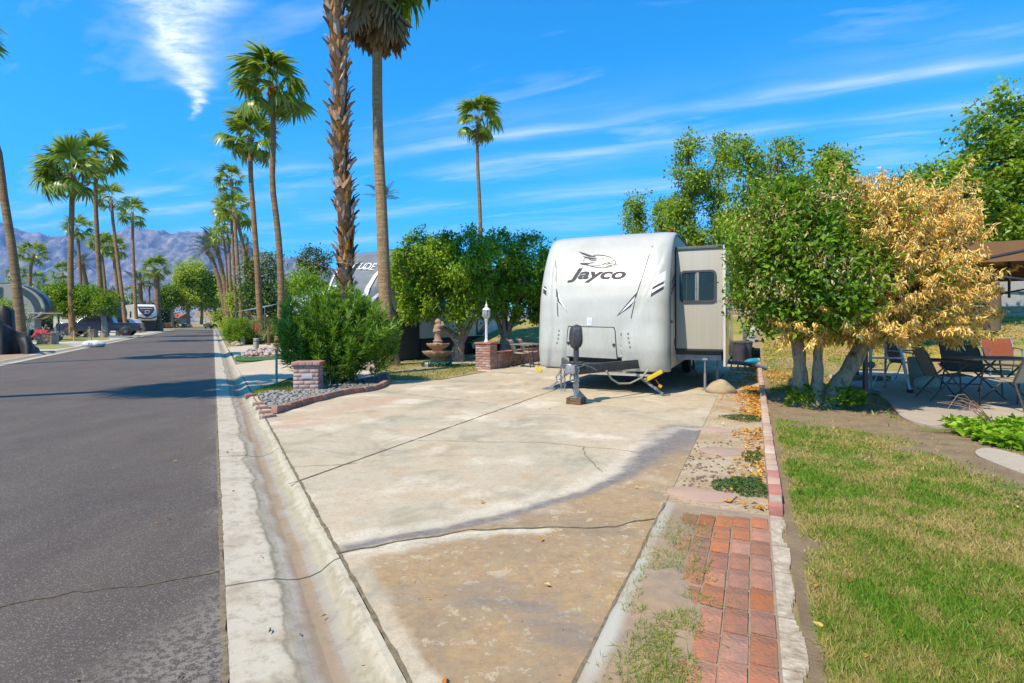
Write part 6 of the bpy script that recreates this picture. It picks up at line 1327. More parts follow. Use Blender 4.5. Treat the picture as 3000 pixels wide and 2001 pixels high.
# ---- fountain
def fountain():
    p = gp(1283, 1076); t = thing('fountain', 'tiered terracotta fountain with scalloped bowls and weathered statue', 'fountain', (p.x, p.y, .04)); tc_ = M('terracotta', (0.40, 0.22, 0.10), (0.30, 0.165, 0.085), 5, .8, .4, 30, c3=(0.38, 0.24, 0.14)); wt = M('weathered_cast', (0.34, 0.22, 0.15), (0.22, 0.14, 0.10), 7, .9, .6, 30)
    def bowl(nm, z, r_, h): return MB().lathe([(r_ * .38, z), (r_ * .75, z + h * .35), (r_ * .97, z + h * .75), (r_ * 1.0, z + h), (r_ * .93, z + h * 1.02), (r_ * .8, z + h * .7), (.01, z + h * .6)], seg=48, wave=[0, .02, .05, .07, .07, .03, 0, 12]).build(nm, tc_, t, True)
    MB().lathe([(.24, 0), (.25, .05), (.21, .08), (.20, .2), (.22, .24)], seg=24).build('pedestal', tc_, t, True)
    b = bowl('lower_bowl', .22, .45, .22); MB().lathe([(.18, .36), (.16, .42), (.17, .5)], seg=20).build('neck', tc_, t, True); bowl('upper_bowl', .47, .33, .20)
    MB().lathe([(.15, .62), (.17, .66), (.13, .70), (.15, .74), (.11, .79), (.10, .95), (.12, .99), (.09, 1.03)], seg=18).build('column', wt, t, True)
    MB().tube(curve_pts([(0, 0, 1.0), (-.02, 0, 1.1), (.03, 0, 1.22), (0, 0, 1.32), (.02, 0, 1.40)], 10), [.10, .14, .13, .11, .13, .12, .08, .10, .09, .06, .03], 10).tube([(.05, -.02, 1.15), (.16, -.04, 1.22), (.12, 0, 1.32)], [.05, .06, .03], 8).build('statue', wt, t, True)
    rs = np.random.RandomState(5); n = 260; a = rs.rand(n) * 2 * PI; q = rs.rand(n) * .28; leaves('debris', np.stack([q * np.cos(a), q * np.sin(a), np.full(n, .655)], 1), rs.normal(size=(n, 3)) * [1, 1, .4], .05 * rs.uniform(.6, 1.3, n), .2, MATS['straw_twig'] if False else PDRY, t, None, .3, rs)
    # succulents round the foot
    k = 9
    for i in range(k):
        a = 2.2 + i * .42 - 1.0; c = Vector((p.x + .38 * math.cos(a - 1.9 + PI * 1.1), p.y - .18 + .22 * math.sin(a - 1.9 + PI * 1.1), .05)); n = 60; az = rs.rand(n) * 2 * PI; el = rs.uniform(.2, 1.3, n)
        s = thing('succulent', 'small blue green succulent at the foot of the fountain', 'plant', c, 0, 'succulents round the fountain'); leaves('rosette', rs.normal(size=(n, 3)) * .02 + [0, 0, .02], np.stack([np.cos(az) * np.cos(el), np.sin(az) * np.cos(el), np.sin(el)], 1), .13 * rs.uniform(.6, 1.1, n), .4, LM('succulent_leaf', (0.02, 0.09, 0.06), (0.05, 0.17, 0.10), (0.12, 0.27, 0.17), .1, .4), s, None, .3, rs); MB().tube([(0, 0, -.02), (0, 0, .05)], .012, 6).build('stem', M('stem_green', (0.16, 0.18, 0.05)), s)
    q = gp(1250, 1079); o = MB().bx(-.05, .05, -.04, .04, 0, .13).build('garden_box', M('box_white', (0.5, 0.5, 0.5)), None, True, .008, loc=(q.x, q.y, .04)); tag(o, 'small pale grey box beside the fountain foot', 'box')
fountain()

# ---- lamp pillar with low wall
RBR = M('red_brick', (0.34, 0.145, 0.11), (0.26, 0.11, 0.09), 9, .85, .5, 50, objvar=.24, c3=(0.38, 0.22, 0.18))
p = gp(1424, 1086); lp = thing('lamp_pillar', 'square red brick pillar carrying the white lantern', 'pillar', (p.x, p.y + .22, .03), TRZ); brick_pillar(lp, .46, .46, .70, .070, .215, RBR, MORT, rs_)
MB().bx(-.26, .26, -.26, .26, .70, .755).build('cap', M('cap_terracotta', (0.36, 0.14, 0.09), (0.30, 0.12, 0.08), 8, .8, .4), lp, True, .02)
t = thing('lamp_post', 'white lamp post with glass lantern on the brick pillar', 'lamp', (p.x, p.y + .22, .785), 0); WM = M('white_enamel', (0.62, 0.62, 0.62), (0.5, 0.5, 0.5), 9, .4)
MB().lathe([(.07, 0), (.07, .02), (.045, .05), (.038, .1), (.038, .56), (.05, .6), (.06, .62), (.03, .64)], seg=14).build('post', WM, t, True)
ln = MB().lathe([(.03, .62), (.06, .66), (.105, .72)], seg=8).build('lantern', WM, t, True)
for k in range(8): a = 2 * PI * k / 8; MB().tube([(.06 * math.cos(a), .06 * math.sin(a), .66), (.105 * math.cos(a), .105 * math.sin(a), .74), (.105 * math.cos(a), .105 * math.sin(a), .86), (.09 * math.cos(a), .09 * math.sin(a), .90)], .008, 5).build('rib', WM, ln, True)
MB().lathe([(.05, .66), (.095, .74), (.095, .86), (.08, .9)], seg=16).build('glass', M('lantern_glass', (0.28, 0.30, 0.30), (0.2, 0.22, 0.22), 6, .1, spec=.8), ln, True)
MB().lathe([(.115, .89), (.10, .93), (.05, .97), (.03, 1.0), (.045, 1.02), (.02, 1.06), (.012, 1.10), (.004, 1.15)], seg=14).build('roof', WM, ln, True)
lw = thing('low_brick_wall', 'low weathered red brick wall running back from the lamp pillar', 'wall', site(*[to_site(p)[0] + .72, to_site(p)[1] + .02], .03), TRZ)
MB().bx(-.10, .10, -.2, 5.6, 0, .40).build('mortar_core', MORT, lw); bme = MB().box((0, 0, 0), (.23, .205, .058)).mesh('brick', RBR, True, .005, 1)
for i in range(6):
    for k in range(26): link('brick', bme, lw, None, (0, -.1 + .215 * k + (.107 if i % 2 else 0), .035 + .068 * i), (0, 0, rs_.uniform(-.01, .01)))
cme = MB().box((0, 0, 0), (.27, .11, .05)).mesh('cap_brick', M('cap_terracotta', (0.36, 0.14, 0.09)), True, .008)
for k in range(50): link('cap_brick', cme, lw, None, (0, -.15 + .115 * k, .43))

# ---- sling chairs (shared builder)
def sling_chair(name, label, loc, rz, fab, frm, group=None, w=.54, high=False, fold=False):
    t = thing(name, label, 'chair', loc, rz, group); tb = .013
    # seat faces -Y; back at +Y
    MB().add([(-w / 2, -.24, .43), (w / 2, -.24, .43), (w / 2, .0, .40), (-w / 2, .0, .40), (w / 2, .22, .42), (-w / 2, .22, .42)], [(0, 1, 2, 3), (3, 2, 4, 5)]).build('seat', fab, t)
    bt = .90 if high else .84
    bk = MB(); rows = [(.20, .40), (.26, .55), (.34, .75), (.41, bt - .03)]
    for i, (y, z) in enumerate(rows): bk.v += [(-w / 2, y, z), (w / 2, y, z)]
    bk.f += [(2 * i, 2 * i + 1, 2 * i + 3, 2 * i + 2) for i in range(3)]; o = bk.build('backrest', fab, t); o.modifiers.new('s', 'SOLIDIFY').thickness = .008
    MB().tube([(-w / 2, .19, .38), (-w / 2, .26, .55), (-w / 2, .34, .75), (-w / 2 + .02, .42, bt), (w / 2 - .02, .42, bt), (w / 2, .34, .75), (w / 2, .26, .55), (w / 2, .19, .38)], tb, 7).build('back_frame', frm, t, True)
    for s in (-1, 1):
        x = s * w / 2
        if fold: MB().tube([(x, -.27, .005), (x, .05, .44), (x, .20, .62)], tb, 7).build('leg', frm, t, True); MB().tube([(x * 1.04, .32, .005), (x * 1.04, .0, .42), (x * 1.04, -.2, .64)], tb, 7).build('leg', frm, t, True)
        else: MB().tube([(x, -.30, .005), (x, -.26, .45), (x, -.22, .63)], tb, 7).build('leg', frm, t, True); MB().tube([(x, .36, .005), (x, .22, .40)], tb, 7).build('leg', frm, t, True)
        MB().tube([(x, .30, .66), (x * 1.02, .0, .655), (x * 1.02, -.26, .63)], .017, 7).build('armrest', frm, t, True)
    MB().tube([(-w / 2, -.25, .425), (w / 2, -.25, .425)], tb, 7).build('stretcher', frm, t, True); MB().tube([(-w / 2, .30, .15), (w / 2, .30, .15)], tb * .8, 6).build('stretcher', frm, t, True)
    return t
TANF = M('tan_sling', (0.42, 0.34, 0.24), (0.36, 0.29, 0.20), 60, .9); BRF = M('brown_frame', (0.05, 0.042, 0.038), (0.08, 0.065, 0.055), 8, .45); 
GR2 = 'sling chairs by the low brick wall'
for k, (px, py) in enumerate(((1530, 1078), (1556, 1072))):
    p = gp(px, py); sling_chair('patio_chair', ('tan sling chair by the low brick wall, closer to the lamp pillar', 'tan sling chair by the low brick wall, closer to the trailer')[k], (p.x, p.y, .03), TRZ + R(100), TANF, BRF, GR2, .5)
# ================================================================== NEIGHBOUR RVS AND VEHICLES
WHT_P = M('rv_white', (0.74, 0.72, 0.67), (0.68, 0.66, 0.61), 3, .35); BEI_P = M('rv_beige', (0.40, 0.36, 0.28), (0.35, 0.31, 0.24), 3, .4); DRK_P = M('rv_charcoal', (0.045, 0.045, 0.05), (0.07, 0.07, 0.075), 4, .3, coat=.3); SLV_P = M('rv_graphite', (0.12, 0.125, 0.135), (0.20, 0.20, 0.21), 1.5, .3, coat=.4, streak=(.6, .6, 3)); SKIRT = M('skirt_fabric', (0.045, 0.045, 0.047), (0.06, 0.06, 0.06), 9, .85); BURG = M('burgundy_stripe', (0.10, 0.035, 0.035)); MAR = M('maroon_body', (0.16, 0.05, 0.04))
def fifth_wheel(label, loc, rz, body, capm, L_=10.5, Wd=2.5, top=3.75, nose=0.0, group=None, name='fifth_wheel_trailer', goose=3.1, stripes=None, windows=(), skirt=True, low=.72):
    """local frame: nose at y=0 pointing -Y, x across. Raised gooseneck nose, then the deep body"""
    t = thing(name, label, 'trailer', loc, rz, group); hw = Wd / 2
    def pf(z): return float(np.interp(z * 3.7 / top, [1.45, 1.65, 1.95, 2.3, 2.7, 3.1, 3.4, 3.6, 3.7], [.60, .22, .03, .02, .17, .48, .88, 1.25, 2.0]))
    zs = np.linspace(1.5, top - .005, 40); xs = np.concatenate([np.linspace(-hw, -hw + .35, 10), np.linspace(-hw + .4, hw - .4, 16), np.linspace(hw - .35, hw, 10)])
    Xg, Zg = np.meshgrid(xs, zs, indexing='ij'); tt = np.clip((np.abs(Xg) - (hw - .38)) / .38, 0, 1)
    Yg = np.vectorize(pf)(Zg) + .14 * (Xg / hw) ** 2 + .36 * (1 - np.sqrt(np.maximum(0, 1 - tt ** 2)))
    cap_ = link('front_cap', grid_mesh('front_cap', Xg, Yg, Zg, capm, True), t); cap_.modifiers.new('s', 'SOLIDIFY').thickness = .03
    prof_ = [(pf(z) + .48, z) for z in np.linspace(top - .01, 1.5, 18)] + [(goose, 1.5), (goose + .05, low), (L_, low), (L_, top - .1), (L_ - .15, top)]
    MB().prismx(prof_, -hw + .008, hw - .008).build('body', body, t)
    MB().bx(-hw + .3, hw - .3, goose + .3, L_ - .3, .45, low - .001).build('chassis', DRK_P, t)
    def skinf(x, z): q = min(1, max(0, (abs(x) - (hw - .38)) / .38)); return pf(z) + .14 * (x / hw) ** 2 + .36 * (1 - math.sqrt(max(0, 1 - q * q)))
    for (side, y0_, y1_, z0_, z1_) in windows:
        w_ = MB().bx(side * (hw - .02) if side > 0 else -hw - .02, side * (hw + .02) if side > 0 else -hw + .02, y0_, y1_, z0_, z1_).build('window', M('dark_frame', (0.055, 0.06, 0.068)), t, True, .02); MB().bx(min(side * (hw + .012), side * (hw + .03)), max(side * (hw + .012), side * (hw + .03)), y0_ + .05, y1_ - .05, z0_ + .05, z1_ - .05).build('pane', GLS, w_)
    for k in range(2):
        for s in (-1, 1): wh = MB().lathe([(.10, -.11), (.30, -.11), (.37, -.06), (.37, .06), (.30, .11), (.10, .11)], seg=20).build('wheel', BLK, t, True, loc=(s * (hw - .16), L_ * .68 + .95 * k, .37), rot=(0, R(90), 0)); MB().lathe([(.02, -.115), (.2, -.118), (.2, .118), (.02, .115)], seg=14).build('rim', STL, wh, True)
    for s in (-1, 1): MB().bx(s * .85 - .05, s * .85 + .05, .95, 1.05, 0, 1.5).build('landing_leg', DRK_P, t)
    MB().bx(-.45, .45, 4.2, 5.3, top, top + .27).build('air_conditioner', DRK_P, t, True, .08); MB().bx(-.4, .4, 2.4, 3.1, top - .05, top + .12).build('roof_vent', DRK_P, t, True, .04)
    return t, cap_, skinf, pf
def cap_text(cap_, skinf, txt, x0, x1, z0, z1, mat, shear=0., off=.0, bow=0.):
    me = text_mesh(txt, 1.0, shear, off); xs_ = [v.co.x for v in me.vertices]; ys_ = [v.co.y for v in me.vertices]; a, b, c, d = min(xs_), max(xs_), min(ys_), max(ys_)
    for v in me.vertices:
        fx = (v.co.x - a) / (b - a); x = x0 + (x1 - x0) * fx; z = z0 + (z1 - z0) * (v.co.y - c) / (d - c) + bow * math.sin(PI * fx); v.co = (x, skinf(x, z) - .045, z)
    me.materials.append(mat); return link('lettering', me, cap_)
def cap_poly(cap_, skinf, name, pts, mat, lift=.036, sub=.10):
    bm = bmesh.new(); f = bm.faces.new([bm.verts.new((p[0], 0, p[1])) for p in pts]); bmesh.ops.triangulate(bm, faces=[f]); zs = [p[1] for p in pts]; xs_ = [p[0] for p in pts]
    for ax, lo, hi in ((2, min(zs), max(zs)), (0, min(xs_), max(xs_))):
        q = lo + sub
        while q < hi:
            co = [0, 0, 0]; co[ax] = q; no = [0, 0, 0]; no[ax] = 1; bmesh.ops.bisect_plane(bm, geom=bm.verts[:] + bm.edges[:] + bm.faces[:], plane_co=co, plane_no=no); q += sub
    for v in bm.verts: v.co.y = skinf(v.co.x, v.co.z) - lift
    me = bpy.data.meshes.new(name); bm.to_mesh(me); bm.free(); me.materials.append(mat); return link(name, me, cap_)
# graphite-nosed neighbour behind the palms (nose towards the road)
WSTR = M('white_stripe', (0.72, 0.72, 0.72), (0.6, 0.6, 0.6), 5, .4)
t, c_, sk, pf = fifth_wheel('graphite nosed fifth wheel trailer parked behind the two near palms', site(14.3, -12.2, .03), TRZ, WHT_P, SLV_P, 9.5, 2.5, 3.9, goose=2.25, windows=((1, 3.3, 4.9, 1.9, 2.75), (1, 6.4, 7.4, 1.9, 2.7)))
_k = 1.077
cap_text(c_, sk, 'SOLITUDE', -.82, .76, 3.02, 3.26, WSTR, .25, .0, .06)
cap_poly(c_, sk, 'stripe', [(-.95, 2.58), (-.5, 2.54), (-.6, 2.50), (-.85, 2.50)], WSTR); cap_poly(c_, sk, 'stripe', [(-.1, 3.08), (.3, 3.14), (.8, 3.02), (.3, 3.09)], WSTR)
cap_poly(c_, sk, 'stripe', [(-1.06, 1.9), (-.98, 1.9), (-.88, 2.6), (-.74, 3.2), (-.80, 3.2), (-.97, 2.6)], WSTR); cap_poly(c_, sk, 'stripe', [(-.5, 1.75), (.35, 1.72), (.72, 2.2), (1.0, 3.0), (.90, 3.0), (.55, 2.25), (.2, 1.95), (-.5, 1.95)], WSTR)
cap_poly(c_, sk, 'stripe', [(.5, 1.75), (1.15, 2.35), (1.18, 2.28), (.62, 1.70)], WSTR); cap_poly(c_, sk, 'stripe', [(-1.2, 1.6), (-.7, 1.6), (-1.0, 1.9), (-1.2, 2.2)], WSTR)
MB().bx(-1.18, 1.225, .9, 2.27, .02, 1.53).build('gooseneck_skirt', SKIRT, t); MB().bx(-1.2, 1.2, 2.4, 9.4, .02, .70).build('wheel_skirt', SKIRT, t)
def side_poly(t, name, pts, mat, x=1.2485): o = MB().add([(x, p[0], p[1]) for p in pts], [tuple(range(len(pts)))]).build(name, mat, t); return o
side_poly(t, 'swoosh', [(2.0, 1.62), (3.3, 1.55), (5.0, 1.75), (7.0, 2.2), (7.0, 2.35), (5.0, 1.95), (3.3, 1.75), (2.0, 1.85)], DRK_P); side_poly(t, 'swoosh', [(6.6, .75), (7.2, .75), (8.6, 1.8), (8.6, 2.0)], DRK_P); side_poly(t, 'swoosh', [(1.1, 2.5), (2.6, 2.9), (3.4, 3.2), (3.4, 3.32), (2.5, 3.05), (1.1, 2.75)], DRK_P)
MB().bx(1.245, 1.262, 6.6, 6.75, .75, 3.5).build('slide_seam', DRK_P, t); MB().bx(1.24, 1.27, 3.7, 5.2, .85, 1.45).build('bay_door', WHT_P, t, True, .01); MB().bx(1.24, 1.27, 5.3, 6.3, .85, 1.45).build('bay_door', WHT_P, t, True, .01)

# left: beige fifth wheel, flank towards the road camera, nose to the right
q = pt(158, 943, 40); t, c_, sk, pf = fifth_wheel('beige fifth wheel trailer with dark nose beside the golf cart', (q.x, q.y, .03), R(122), BEI_P, BEI_P, 10, 2.5, 3.95, windows=((-1, 3.0, 4.9, 2.3, 3.1),))
side_poly(t, 'nose_band', [(pf(z) + .50, z) for z in np.linspace(1.55, 3.9, 12)] + [(pf(z) + .50 + .42 * math.sin(PI * (z - 1.5) / 2.5) + .05, z) for z in np.linspace(3.9, 1.55, 12)], DRK_P, -1.2489); cap_poly(c_, sk, 'dark_nose', [(-1.2, 1.58), (1.2, 1.58), (1.2, 3.85), (-1.2, 3.85)], DRK_P); side_poly(t, 'swoosh', [(2.9, 1.75), (4.4, 1.55), (6.5, 1.5), (4.2, 1.75), (3.4, 2.15), (3.5, 2.5), (4.3, 2.8), (3.1, 2.75), (2.8, 2.3)], BURG, -1.2485); MB().bx(-1.262, -1.245, 2.55, 2.75, 1.5, 3.7).build('slide_seam', DRK_P, t); side_poly(t, 'swoosh', [(.55, 2.0), (1.2, 2.9), (1.9, 3.6), (1.5, 3.6), (.8, 2.9), (.35, 2.1)], DRK_P, -1.2487)
MB().bx(-1.2, 1.2, .9, 3.2, .02, 1.5).build('gooseneck_skirt', BEI_P, t)
# far left: dark-crested fifth wheel facing the camera
q = gp(431, 972); t, c_, sk, pf = fifth_wheel('white fifth wheel trailer with dark shield emblem on its nose', (q.x, q.y, .03), R(44), BEI_P, WHT_P, 10, 2.5, 3.75, windows=((-1, 3.3, 4.4, 1.9, 2.8),))
NAVY = M('navy_shield', (0.025, 0.03, 0.055)); cap_poly(c_, sk, 'shield', [(-.95, 3.45), (.95, 3.45), (.92, 2.9), (.55, 2.25), (0, 1.9), (-.55, 2.25), (-.92, 2.9)], NAVY); 
for s in (-1, 1): cap_poly(c_, sk, 'shield_rim', [(s * .9, 2.75), (s * .5, 2.2), (0, 1.86), (0, 1.96), (s * .46, 2.3), (s * .82, 2.75)], M('chrome_trim', (0.5, 0.5, 0.52)), .05)
cap_text(c_, sk, 'SD', -.32, .32, 2.45, 2.9, M('chrome_trim', (0.5, 0.5, 0.52)), .35); cap_poly(c_, sk, 'band', [(-1.15, 1.95), (-.5, 1.72), (.5, 1.72), (1.15, 1.95), (1.15, 2.15), (.5, 1.85), (-.5, 1.85), (-1.15, 2.15)], NAVY)
cap_poly(c_, sk, 'name_line', [(-.7, 3.15), (.7, 3.15), (.7, 3.2), (-.7, 3.2)], M('chrome_trim', (0.5, 0.5, 0.52)), .05); MB().bx(-1.2, 1.2, .85, .9, .02, 1.5).build('gooseneck_skirt', SKIRT, t)
# dark-nosed trailer behind the hedge
q = pt(352, 943, 66); t, c_, sk, pf = fifth_wheel('beige fifth wheel with dark nose half hidden behind the pickup', (q.x, q.y, .03), R(75), BEI_P, DRK_P, 9, 2.5, 3.9); side_poly(t, 'swoosh', [(.8, 2.3), (2.4, 2.9), (2.4, 3.05), (.7, 2.5)], MAR, -1.2485)
# right row: white/navy trailer and grey nose
q = pt(716, 943, 54); t, c_, sk, pf = fifth_wheel('white and navy fifth wheel behind the blue awning', (q.x + 1.6, q.y, .03), R(-18), WHT_P, WHT_P, 9, 2.5, 3.45)
cap_poly(c_, sk, 'navy_panel', [(-.2, 2.2), (1.2, 2.2), (1.2, 3.2), (.1, 3.2)], M('navy_panel', (0.06, 0.08, 0.13))); cap_text(c_, sk, 'COUGAR', .0, 1.05, 2.62, 2.85, WSTR)
q = pt(793, 943, 33); t, c_, sk, pf = fifth_wheel('pale grey nosed fifth wheel behind the tall slender palm', (q.x + 1.35, q.y, .03), R(-38), WHT_P, M('rv_pale_grey', (0.42, 0.43, 0.44), (0.36, 0.37, 0.38), 2, .35), 9, 2.5, 3.35)
# beyond the right-hand wall
q = site(31.0, 7.3, 1.2); t, c_, sk, pf = fifth_wheel('grey trailer with black swoops standing beyond the block wall', (q.x, q.y, .5), TRZ + R(-90), M('rv_dim_grey', (0.34, 0.33, 0.31), (0.28, 0.27, 0.25), 3, .4), M('rv_dim_grey', (0.34, 0.33, 0.31)), 10, 2.5, 2.75)
side_poly(t, 'swoosh', [(1.6, 2.1), (3.6, 1.95), (5.5, 1.5), (5.9, 1.5), (3.8, 2.1), (1.6, 2.2)], DRK_P, 1.2485)

# blue awning
p0 = pt(690, 914, 44); aw = thing('awning', 'grey blue awning stretched out beside the palms', 'awning', (p0.x, p0.y, 0)); BLU = M('awning_blue', (0.16, 0.19, 0.26), (0.12, 0.15, 0.21), 3, .8)
MB().add([(0, 0, 2.15), (2.9, -1.2, 2.5), (3.0, 1.4, 2.9), (.8, 2.2, 2.6), (0, 0, 2.12), (2.9, -1.2, 2.47), (3.0, 1.4, 2.87), (.8, 2.2, 2.57)], [(0, 1, 2, 3), (7, 6, 5, 4), (0, 4, 5, 1), (1, 5, 6, 2), (2, 6, 7, 3), (3, 7, 4, 0)]).build('canopy', BLU, aw); 
for (x, y, z) in ((.02, .02, 2.1), (2.88, -1.15, 2.45)): MB().tube([(x, y, 0), (x, y, z)], .03, 8).build('pole', GAL, aw, True)
# red kayaks upright
KR = M('kayak_red', (0.50, 0.03, 0.015), (0.42, 0.02, 0.012), 4, .35)
for k, (px, py, z0, z1, lb) in enumerate(((750, 1000, .05, 1.35, 'squat red kayak leaning against the orange palm trunk'), (756, 998, 1.05, 2.1, 'second red kayak standing taller behind the palm trunk'))):
    q = gp(px, 1001); h_ = z1 - z0; o = MB().tube([(0, 0, z0), (.02, 0, z0 + h_ * .25), (.03, 0, z0 + h_ * .5), (.02, 0, z0 + h_ * .8), (.0, 0, z1)], [.03, .16, .19, .13, .02], 12).build('kayak', KR, None, True, loc=(q.x, q.y + .5 * k, 0)); o.scale = (1, .6, 1); tag(o, lb, 'kayak', 'red kayaks')

# ---- pickup
def pickup():
    q = gp(298, 985); t = thing('pickup_truck', 'dark blue pickup truck parked behind the hedge tree trunk', 'pickup', (q.x, q.y, .03), R(204)); PB = M('truck_blue', (0.022, 0.03, 0.065), (0.03, 0.038, 0.075), 2, .25, coat=.8); L_ = 6.4
    # local: front at -x... truck length along x, front at +x
    side = [(-3.2, .48), (-3.22, 1.22), (-1.18, 1.24), (-1.12, 1.30), (-.95, 1.88), (-.75, 1.96), (.75, 1.95), (1.05, 1.85), (1.65, 1.33), (2.95, 1.22), (3.18, 1.05), (3.2, .48)]
    mb = MB(); o = len(mb.v); n = len(side); W_ = .98
    for y, s in ((-W_, 1), (W_, 1)): mb.v += [(x, y * (.86 if z > 1.5 else 1), z) for x, z in side]
    mb.f += [tuple(range(n)), tuple(range(2 * n - 1, n - 1, -1))] + [(i, (i + 1) % n, n + (i + 1) % n, n + i) for i in range(n)]
    body = mb.build('body', PB, t, True, .05, 3); 
    for y in (-1, 1):
        for (x0_, x1_, x2_, x3_) in ((-.78, .12, .12, -.86), (.2, .78, 1.35, .2)):
            MB().add([(x3_, y * .985, 1.36), (x2_, y * .985, 1.36), (x1_, y * .875, 1.84), (x0_, y * .875, 1.84)], [(0, 1, 2, 3)]).build('window', GLS, body)
        for x in (-.3, .95): MB().bx(x, x + .2, y * .99 - .02, y * .99 + .02, 1.14, 1.19).build('door_handle', DRK_P, body)
        for x in (-2.05, 2.1):
            MB().lathe([(.38, -.02), (.52, -.02), (.52, .03), (.38, .03)], seg=24).build('fender_flare', DRK_P, body, True, loc=(x, y * .98, .50), rot=(R(90), 0, 0))
            wh = MB().lathe([(.15, -.14), (.38, -.14), (.44, -.08), (.44, .08), (.38, .14), (.15, .14)], seg=24).build('wheel', BLK, t, True, loc=(x, y * .90, .44), rot=(R(90), 0, 0)); MB().lathe([(.02, -.15), (.16, -.152), (.25, -.13), (.25, .13), (.16, .152), (.02, .15)], seg=20).build('rim', DRK_P, wh, True); MB().lathe([(.06, -.155), (.10, -.156), (.10, .156), (.06, .155)], seg=16).build('hub', STL, wh, True)
        MB().bx(-3.235, -3.1, y * .985 - .12 if y > 0 else -1.0, 1.0 if y > 0 else -.865, .92, 1.18).build('tail_light', M('tail_red', (0.45, 0.01, 0.01), (0.3, 0.005, 0.005), 8, .2), body, True, .02)
        MB().bx(-1.0, 1.4, y * .99 - .06, y * .99 + .06, .50, .56).build('running_board', DRK_P, t)
    MB().bx(-3.32, -3.18, -.9, .9, .55, .75).build('bumper', DRK_P, t, True, .03); MB().bx(3.15, 3.3, -.95, .95, .5, .78).build('bumper', DRK_P, t, True, .04)
pickup()
def far_car(label, q, rz, mat):
    t = thing('parked_car', label, 'car', q, rz); side = [(-2.2, .35), (-2.25, .95), (-2.05, 1.05), (-1.7, 1.62), (-1.4, 1.7), (.4, 1.68), (1.1, 1.1), (2.1, .95), (2.25, .7), (2.25, .35)]; mb = MB(); n = len(side)
    for y in (-.88, .88): mb.v += [(x, y * (.84 if z > 1.2 else 1), z) for x, z in side]
    mb.f += [tuple(range(n)), tuple(range(2 * n - 1, n - 1, -1))] + [(i, (i + 1) % n, n + (i + 1) % n, n + i) for i in range(n)]; b = mb.build('body', mat, t, True, .06, 3)
    for y in (-1, 1):
        MB().add([(-1.75, y * .885, 1.12), (.75, y * .885, 1.12), (.3, y * .775, 1.56), (-1.45, y * .775, 1.56)], [(0, 1, 2, 3)]).build('window', GLS, b)
        for x in (-1.35, 1.4): MB().lathe([(.12, -.1), (.30, -.1), (.34, 0), (.30, .1), (.12, .1)], seg=18).build('wheel', BLK, t, True, loc=(x, y * .8, .34), rot=(R(90), 0, 0))
q = gp(362, 974); far_car('white suv parked behind the pickup bed', (q.x, q.y, .03), R(170), M('car_white', (0.6, 0.6, 0.6), None, 3, .25, coat=.5))
# ---- golf carts
def golf_cart(label, loc, rz, roofm, bodym, towels=False):
    t = thing('golf_cart', label, 'golf cart', loc, rz)
    MB().bx(-.58, .58, -1.1, 1.05, .30, .40).bx(-.55, .55, .2, 1.0, .40, .68).build('body', bodym, t, True, .03); MB().prismx([(-1.15, .35), (-.75, .35), (-.68, .85), (-.80, .92), (-1.12, .62)], -.55, .55).build('cowl', bodym, t, True, .04)
    MB().bx(-.53, .53, .12, .62, .68, .80).build('seat', DRK_P, t, True, .04); MB().box((0, .68, 1.02), (1.0, .10, .42), (R(-12), 0, 0)).build('backrest', M('seat_grey', (0.16, 0.14, 0.15)), t, True, .05); MB().bx(-.68, .68, -1.05, .98, 1.86, 1.92).build('roof', roofm, t, True, .03)
    for s in (-1, 1):
        MB().tube([(s * .55, -.82, .85), (s * .56, -.62, 1.87)], .022, 7).build('strut', DRK_P, t, True); MB().tube([(s * .55, .82, .6), (s * .56, .74, 1.87)], .03, 7).build('strut', DRK_P, t, True)
        for y in (-.75, .75): MB().lathe([(.08, -.09), (.20, -.09), (.235, 0), (.20, .09), (.08, .09)], seg=18).build('wheel', BLK, t, True, loc=(s * .52, y, .235), rot=(0, R(90), 0))
    MB().tube([(.25, -.75, .85), (.25, -.42, 1.02)], .018, 6).lathe([(.16, 0), (.18, .01), (.16, .02)], (.25, -.42, 1.02), 16).build('steering_wheel', DRK_P, t, True); MB().bx(-.55, .55, 1.0, 1.45, .42, .52).bx(-.5, .5, 1.4, 1.45, .52, .95).build('rear_rack', DRK_P, t)
    return t
q = gp(128, 1002); golf_cart('beige roofed golf cart loaded with towels beside the beige fifth wheel', (q.x, q.y, .03), R(-53), M('cart_beige', (0.5, 0.42, 0.30)), M('cart_grey', (0.32, 0.30, 0.26)))
for (dx, dz, col, lb, r_) in ((-.75, .80, (0.01, 0.28, 0.40), 'turquoise towel heaped on the golf cart', .36), (.35, .72, (0.40, 0.015, 0.03), 'red towel hanging over the golf cart rear', .34)):
    mb = MB(); k = 14; X_, Y_ = np.meshgrid(np.linspace(-1, 1, k), np.linspace(-1, 1, k), indexing='ij'); Zt = -.55 * np.maximum(0, np.abs(Y_) - .25) - .3 * np.maximum(0, np.abs(X_) - .7) + .10 * np.sin(X_ * 7 + Y_ * 2) * .5
    me = grid_mesh('towel', X_ * r_ * 1.3, Y_ * r_ * .9, Zt, M('cloth_%d' % int(col[0] * 100), col, tuple(v * .6 + .02 for v in col), 6, .9), True); o = link('towel', me, None, None, (q.x + dx, q.y - .55, dz + .12)); o.modifiers.new('s', 'SOLIDIFY').thickness = .02; tag(o, lb, 'towel')
q = gp(618, 963); golf_cart('dark utility cart standing at the end of the road', (q.x, q.y, .0), R(170), M('cart_roof_grey', (0.25, 0.25, 0.26)), M('cart_blue', (0.02, 0.03, 0.06)))

